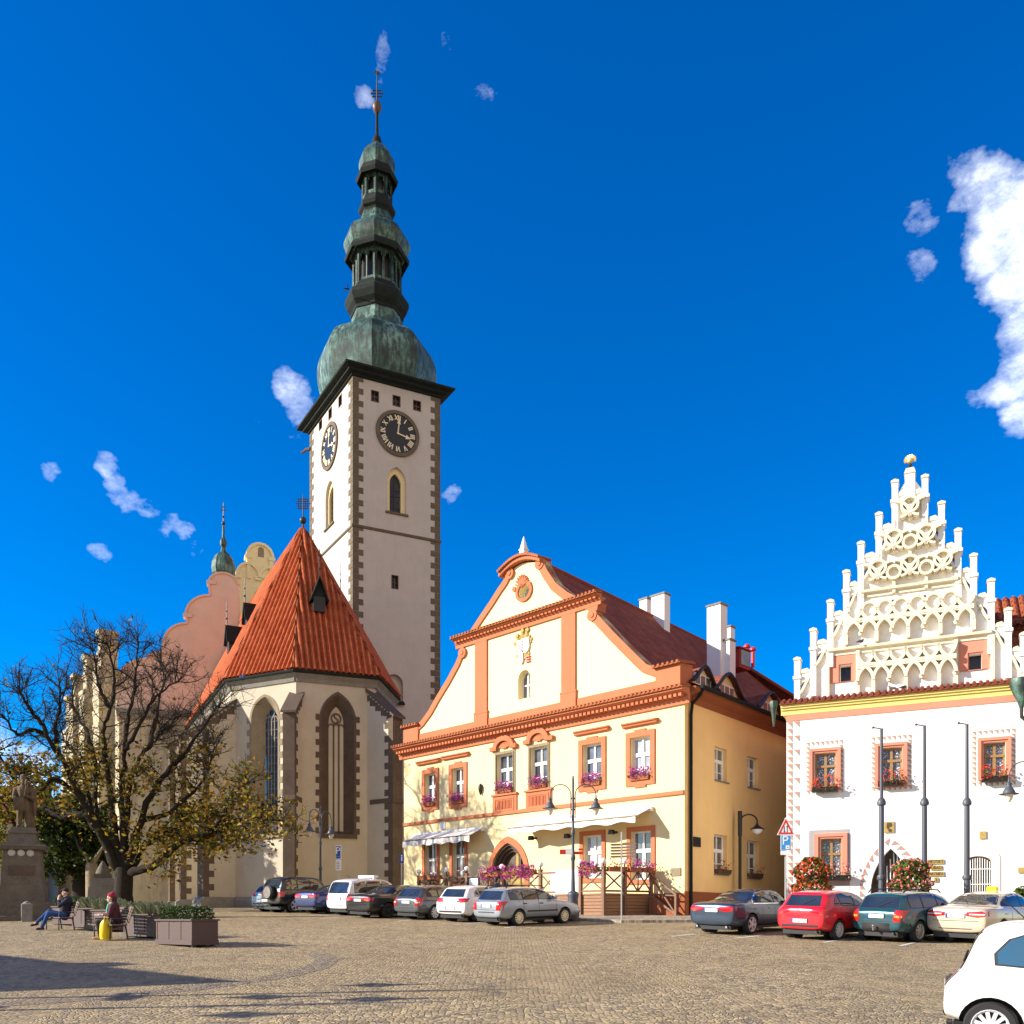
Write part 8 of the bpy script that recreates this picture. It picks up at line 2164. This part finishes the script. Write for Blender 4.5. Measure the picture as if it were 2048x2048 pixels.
# ---------------------------------------------------------------- monument with the standing stone figure
YM = 40.5; mc = at(47, YM); km = YM/F
mon = thing('monument', 'stone pedestal with a cloaked statue on top, ringed by a chain, at the left edge', 'monument', mc, R(22))
zm = lambda py: hz(py, YM)-mc.z
m = MB()
for i, (hw, za, zb_) in enumerate(((2.35,-.4,.14),(2.0,.14,.42),(1.65,.42,zm(1804)))): m.box(-hw, hw, -hw, hw, za, zb_)
m.build('steps', M['pedestal'], mon)
def frus(mb, h0, z0, h1, z1):
    mb.add([(-h0,-h0,z0),(h0,-h0,z0),(h0,h0,z0),(-h0,h0,z0),(-h1,-h1,z1),(h1,-h1,z1),(h1,h1,z1),(-h1,h1,z1)], [(0,3,2,1),(4,5,6,7),(0,1,5,4),(1,2,6,5),(2,3,7,6),(3,0,4,7)])
m = MB(); frus(m, .90, zm(1804), .86, zm(1771)); frus(m, .80, zm(1771), .70, zm(1701)); frus(m, .86, zm(1701), .94, zm(1695)); frus(m, .96, zm(1695), .90, zm(1690)); frus(m, .62, zm(1690), .50, zm(1668)); frus(m, .56, zm(1668), .54, zm(1663)); frus(m, .48, zm(1663), .44, zm(1656))
ped = m.build('pedestal', M['pedestal'], mon)
for j in range(3):
    x = -.38+.36*j; m = MB(); m.prism(oval(x, zm(1708), .115, .115, 16), -.78, -.70); m.prism(oval(x, zm(1708)-.0, .15, .15, 16), -.745, -.69); o = m.build('medallion', M['palestone'], mon)
for j in range(3):
    y = -.42+.40*j; m = MB(); m.prism([(y-.12,zm(1716)),(y+.12,zm(1716)),(y+.12,zm(1706)),(y,zm(1701.5)),(y-.12,zm(1706))], -.775, -.72, 0, 'x'); m.build('chalice_relief', M['sandstone'], mon)
m = MB()
for j in range(5): m.box(-.835+.012*0, -.76, -.42+.05*(j%2), .42-.08*(j%3), zm(1744+5*j)-.0, zm(1740.5+5*j))
m.build('inscription', M['brownstone'], mon)
m = MB(); m.box(-.5,.5,-.80,-.72,zm(1752),zm(1733)); m.build('plaque', M['brownstone'], mon)
z0 = zm(1657); k = (zm(1545)-z0)/2.05
def P_(x, y, z): return (x*k, y*k, z0+z*k)
fig = [(P_(-.13,-.10,.06),P_(-.12,-.06,.50),.085*k,.10*k),(P_(-.12,-.06,.50),P_(-.08,0,.95),.10*k,.14*k),(P_(-.14,-.14,.05),P_(-.17,-.30,.04),.07*k,.05*k),
       (P_(.13,.04,.06),P_(.12,.02,.50),.085*k,.10*k),(P_(.12,.02,.50),P_(.07,0,.95),.10*k,.14*k),(P_(.13,-.02,.05),P_(.16,-.16,.04),.07*k,.05*k),
       (P_(0,-.02,.78),P_(0,-.02,1.0),.21*k,.19*k),(P_(0,-.02,1.0),P_(0,-.02,1.40),.18*k,.215*k),(P_(-.19,0,1.43),P_(.21,0,1.43),.105*k,.115*k),(P_(-.25,0,1.42),P_(-.31,-.08,1.12),.085*k,.07*k),(P_(-.31,-.08,1.12),P_(-.12,-.30,1.02),.065*k,.05*k),(P_(.27,0,1.42),P_(.30,-.10,1.10),.09*k,.07*k),(P_(.30,-.10,1.10),P_(.08,-.30,1.18),.065*k,.05*k),
       (P_(.24,.14,1.40),P_(.27,.16,.10),.12*k,.10*k),(P_(.10,.18,1.40),P_(.12,.20,.10),.10*k,.10*k),(P_(.34,.06,1.35),P_(.36,.06,.55),.09*k,.06*k),(P_(-.08,.18,1.35),P_(-.06,.20,.4),.09*k,.06*k),
       (P_(-.01,-.02,1.52),P_(-.01,-.03,1.64),.075*k,.07*k),(P_(-.01,-.04,1.75),P_(-.01,-.04,1.80),.105*k,.105*k),(P_(-.01,-.12,1.66),P_(-.01,-.14,1.50),.07*k,.04*k),(P_(-.01,-.02,1.86),P_(-.01,0,1.93),.115*k,.07*k),(P_(-.01,-.15,1.76),P_(-.01,-.165,1.735),.02*k,.024*k),(P_(.08,-.32,1.20),P_(.14,-.36,1.62),.03*k,.03*k),(P_(.14,-.36,1.60),P_(.145,-.365,1.70),.07*k,.06*k)]
fig += [(P_(-.13,-.31,1.02), P_(-.06,-.34,1.0), .04, .035)]
st_ = blob('figure', fig, 'statue', mon, .022, 1)
m = MB(); a = Vector(P_(-.12,-.36,.60)); m.prism([(a.x-.17*k,a.z+.50*k),(a.x-.17*k,a.z+.02*k),(a.x+.17*k,a.z+.02*k),(a.x+.17*k,a.z+.50*k)], a.y-.05, a.y+.03); m.build('shield', M['statue'], mon)
# bollard and chain
def bollard(px, Y, label):
    p = at(px, Y); t = thing('bollard', label, 'bollard', p, R(22), 'stone bollards round the monument'); m = MB(); m.cbox(-.20,.20,-.20,.20,-.05,.74,.03); m.lathe([(.17,.70),(.14,.78),(.06,.83),(.001,.84)], 0, 0, 12); m.build('shaft', M['greystone'], t); return p
pb = bollard(54, 38.0, 'stone bollard carrying a sagging chain before the monument steps')
pe = at(-30, 37.0)+Vector((0,0,.62)); ps = pb+Vector((-.2,0,.62)); m = MB(); n = 34
cp = [ps.lerp(pe, i/n)-Vector((0,0,.42*math.sin(PI*i/n))) for i in range(n+1)]
for i in range(n):
    a, b = cp[i], cp[i+1]; d = (b-a).normalized(); u = Vector((0,0,1)) if i % 2 else Vector((0,1,0)); s = (u-d*u.dot(d)).normalized()*.028
    m.tube([a-s*.4, a+(b-a)*.25+s, b-(b-a)*.15+s, b+(b-a)*.12, b-(b-a)*.15-s, a+(b-a)*.25-s, a-s*.4], .010, 5, 0, False)
tag(m.build('chain', M['iron'], None), 'iron chain hanging from the stone bollard to the left edge', 'chain')
# pale monument behind the chestnut trunk
b = at(206, 55); t = thing('stone_shrine', 'pale stone plinth with a tapering top half hidden behind the chestnut trunk', 'monument', b, R(20))
zs_ = lambda py: hz(py, 55)-b.z
m = MB(); frus(m, .95, -.3, .92, .25); frus(m, .80, .25, .74, zs_(1775)); frus(m, .62, zs_(1775), .60, zs_(1757)); m.build('plinth', M['greystone'], t)
m = MB(); frus(m, .50, zs_(1757), .46, zs_(1748)); m.lathe([(.42,zs_(1748)),(.36,zs_(1741)),(.16,zs_(1728)),(.05,zs_(1722))], 0, 0, 12); m.build('cone_top', M['pedestal'], t)
# ---------------------------------------------------------------- birds
def pigeon(label, loc, rot):
    t = thing('pigeon', label, 'bird', loc, rot, 'pigeons on the town hall gable'); blob('body', [((-.10,0,.11),(.06,0,.14),.055,.065),((.08,0,.17),(.11,0,.21),.045,.035),((-.12,0,.10),(-.24,0,.07),.04,.02),((.13,0,.22),(.165,0,.21),.012,.006),((.0,.02,.02),(.0,.02,.08),.012,.016),((.0,-.02,.02),(.0,-.02,.08),.012,.016)], 'feather', t, .012)
for (px_, py_, lab, ro) in ((1722,1290,'pigeon on the left end of the lower gable ledge',.3),(1784,1381,'left of two pigeons on the roof tiles below the tracery',2.5),(1808,1378,'right of two pigeons on the roof tiles below the tracery',.2)):
    u_, z_ = TH.uz(px_, py_, -.10); pigeon(lab, TH.w(u_, .10, (zH1+.30 if py_ < 1300 else zc1+.20)), ro)
p = px3(694, 578, 90); t = thing('jackdaw', 'small dark bird flying left of the spire lantern', 'bird', p, .4)
blob('body', [((-.18,0,0),(.12,0,.03),.06,.08),((.14,0,.05),(.24,0,.06),.055,.03),((-.2,0,0),(-.36,0,-.02),.05,.03),((0,.05,.03),(-.05,.35,.18),.05,.04),((-.05,.35,.18),(-.16,.62,.12),.04,.02),((0,-.05,.03),(-.05,-.35,.18),.05,.04),((-.05,-.35,.18),(-.16,-.62,.12),.04,.02)], 'blackcloth', t, .025)
# small shrub at the right edge
bushy('shrub', 'round green shrub at the right edge behind the beige taxi', 2050, 34.0, 1825, [(2046,1800,44,46),(2056,1815,40,40)], 'vine', 1400, .08, 31, .06, cat='shrub')
# ---------------------------------------------------------------- houses glimpsed behind the trees, and the near left corner of the square
def small_house(label, x, y, dx, dy, W_, D_, H_, wall, roofm, cols, rows, ridge=3.2, gable=True, name='house'):
    f = Fac(x, y, dx, dy); t = thing(name, label, 'house', (f.x, f.y, f.z), f.rot)
    ws = []
    for i in range(cols):
        for j in range(rows):
            cx = W_*(i+.5)/cols; z0 = .9+j*(H_-.6)/rows; ws.append((cx-.45, cx+.45, z0, z0+1.35))
    m = MB()
    out = [(0,-.5),(W_,-.5),(W_,H_)]+([(W_/2,H_+ridge)] if gable else [])+[(0,H_)]
    m.wall(out, [rect(*w) for w in ws], 0, .22); m.prism(out, .24, D_); m.build('wall', M[wall], t)
    for w in ws:
        window(t, *w, .16, fw=.06, kind='cross')
        m = MB(); m.ring(rect(w[0]-.14,w[1]+.14,w[2]-.14,w[3]+.14), rect(*w), -.04, 0); m.build('window_surround', M['white'], t)
    r = MB(); o = .35
    if gable:
        for s in (0, 1):
            xa = -o if s == 0 else W_+o; za = H_-o*ridge/(W_/2); A = (xa,-o,za); B = (xa,D_+o,za); T1, T2 = (W_/2,D_+o,H_+ridge), (W_/2,-o,H_+ridge)
            r.roof([A,B,T1,T2] if s == 1 else [T2,T1,B,A], A, B)
            r.roof([(p[0],p[1],p[2]+.12) for p in ([A,B,T1,T2] if s == 1 else [T2,T1,B,A])], A, B)
    else:
        A, B = (-o,-o,H_), (W_+o,-o,H_); T1, T2 = (W_+o,D_/2,H_+ridge), (-o,D_/2,H_+ridge)
        r.roof([A,B,T1,T2], A, B); r.roof([(W_+o,D_+o,H_),(-o,D_+o,H_),T2,T1], (W_+o,D_+o,H_), (-o,D_+o,H_)); r.box(-o, W_+o, -o, D_+o, H_-.12, H_)
    r.build('roof', M[roofm], t)
    c = MB(); c.box(W_*.3, W_*.3+.7, D_*.4, D_*.4+.7, H_, H_+ridge+.9); c.build('chimney', M['white'], t)
    return t
M['housepink'] = plaster('old_pink_plaster', (.42,.20,.16), .1, .1); M['housegrey'] = plaster('house_grey_plaster', (.40,.36,.31), .1, .1); M['houseyellow'] = plaster('house_yellow_plaster', (.66,.52,.22), .08, .08)
p = at(-95, 95); small_house('old pink house behind the trees, right of the statue pedestal', p.x, p.y, 1, .12, 10.5, 9, 4.2, 'housepink', 'redtile', 4, 1, 2.2, False)
p = at(104, 100); small_house('low yellow house seen between the dark tree and the pedestal', p.x, p.y, 1, .08, 4.6, 8, 3.0, 'houseyellow', 'redtile', 2, 1, 1.8, False)
p = at(-260, 84); small_house('grey gabled house at the far left behind the brown tree', p.x, p.y, 1, .2, 13.5, 9, 8.0, 'housegrey', 'redtile', 4, 2, 4.0, False)
# gabled house standing left of the viewer; its roof throws the long pointed shadow over the setts
rd_ = Vector((-.78,.63)); ap_ = Vector((-19.9,15.3)); pr_ = Vector((.63,.78)); o_ = ap_-pr_*2.98
# facade runs along pr_ (left to right seen from the square): frame with inward = rd_
small_house('small gabled house on the near left corner of the square', (ap_+pr_*2.98).x, (ap_+pr_*2.98).y, -pr_.x, -pr_.y, 5.96, 13, 3.44, 'yellow', 'redtile', 3, 1, 3.26, True) if False else None
hx = ap_-pr_*2.98
t = small_house('small gabled house on the near left corner of the square', hx.x, hx.y, pr_.x, pr_.y, 5.96, 13, 3.44, 'yellow', 'redtile', 3, 1, 3.26, True)
for x, y, lab in ((-14.2,12.7,'nearer'),(-12.6,14.3,'farther')):
    c = copy_tree(lamp); c.location = (x, y, g(y)); c['label'] = 'double-armed street lamp just left of the view, the '+lab+' of two'; c.rotation_euler.z = R(90)
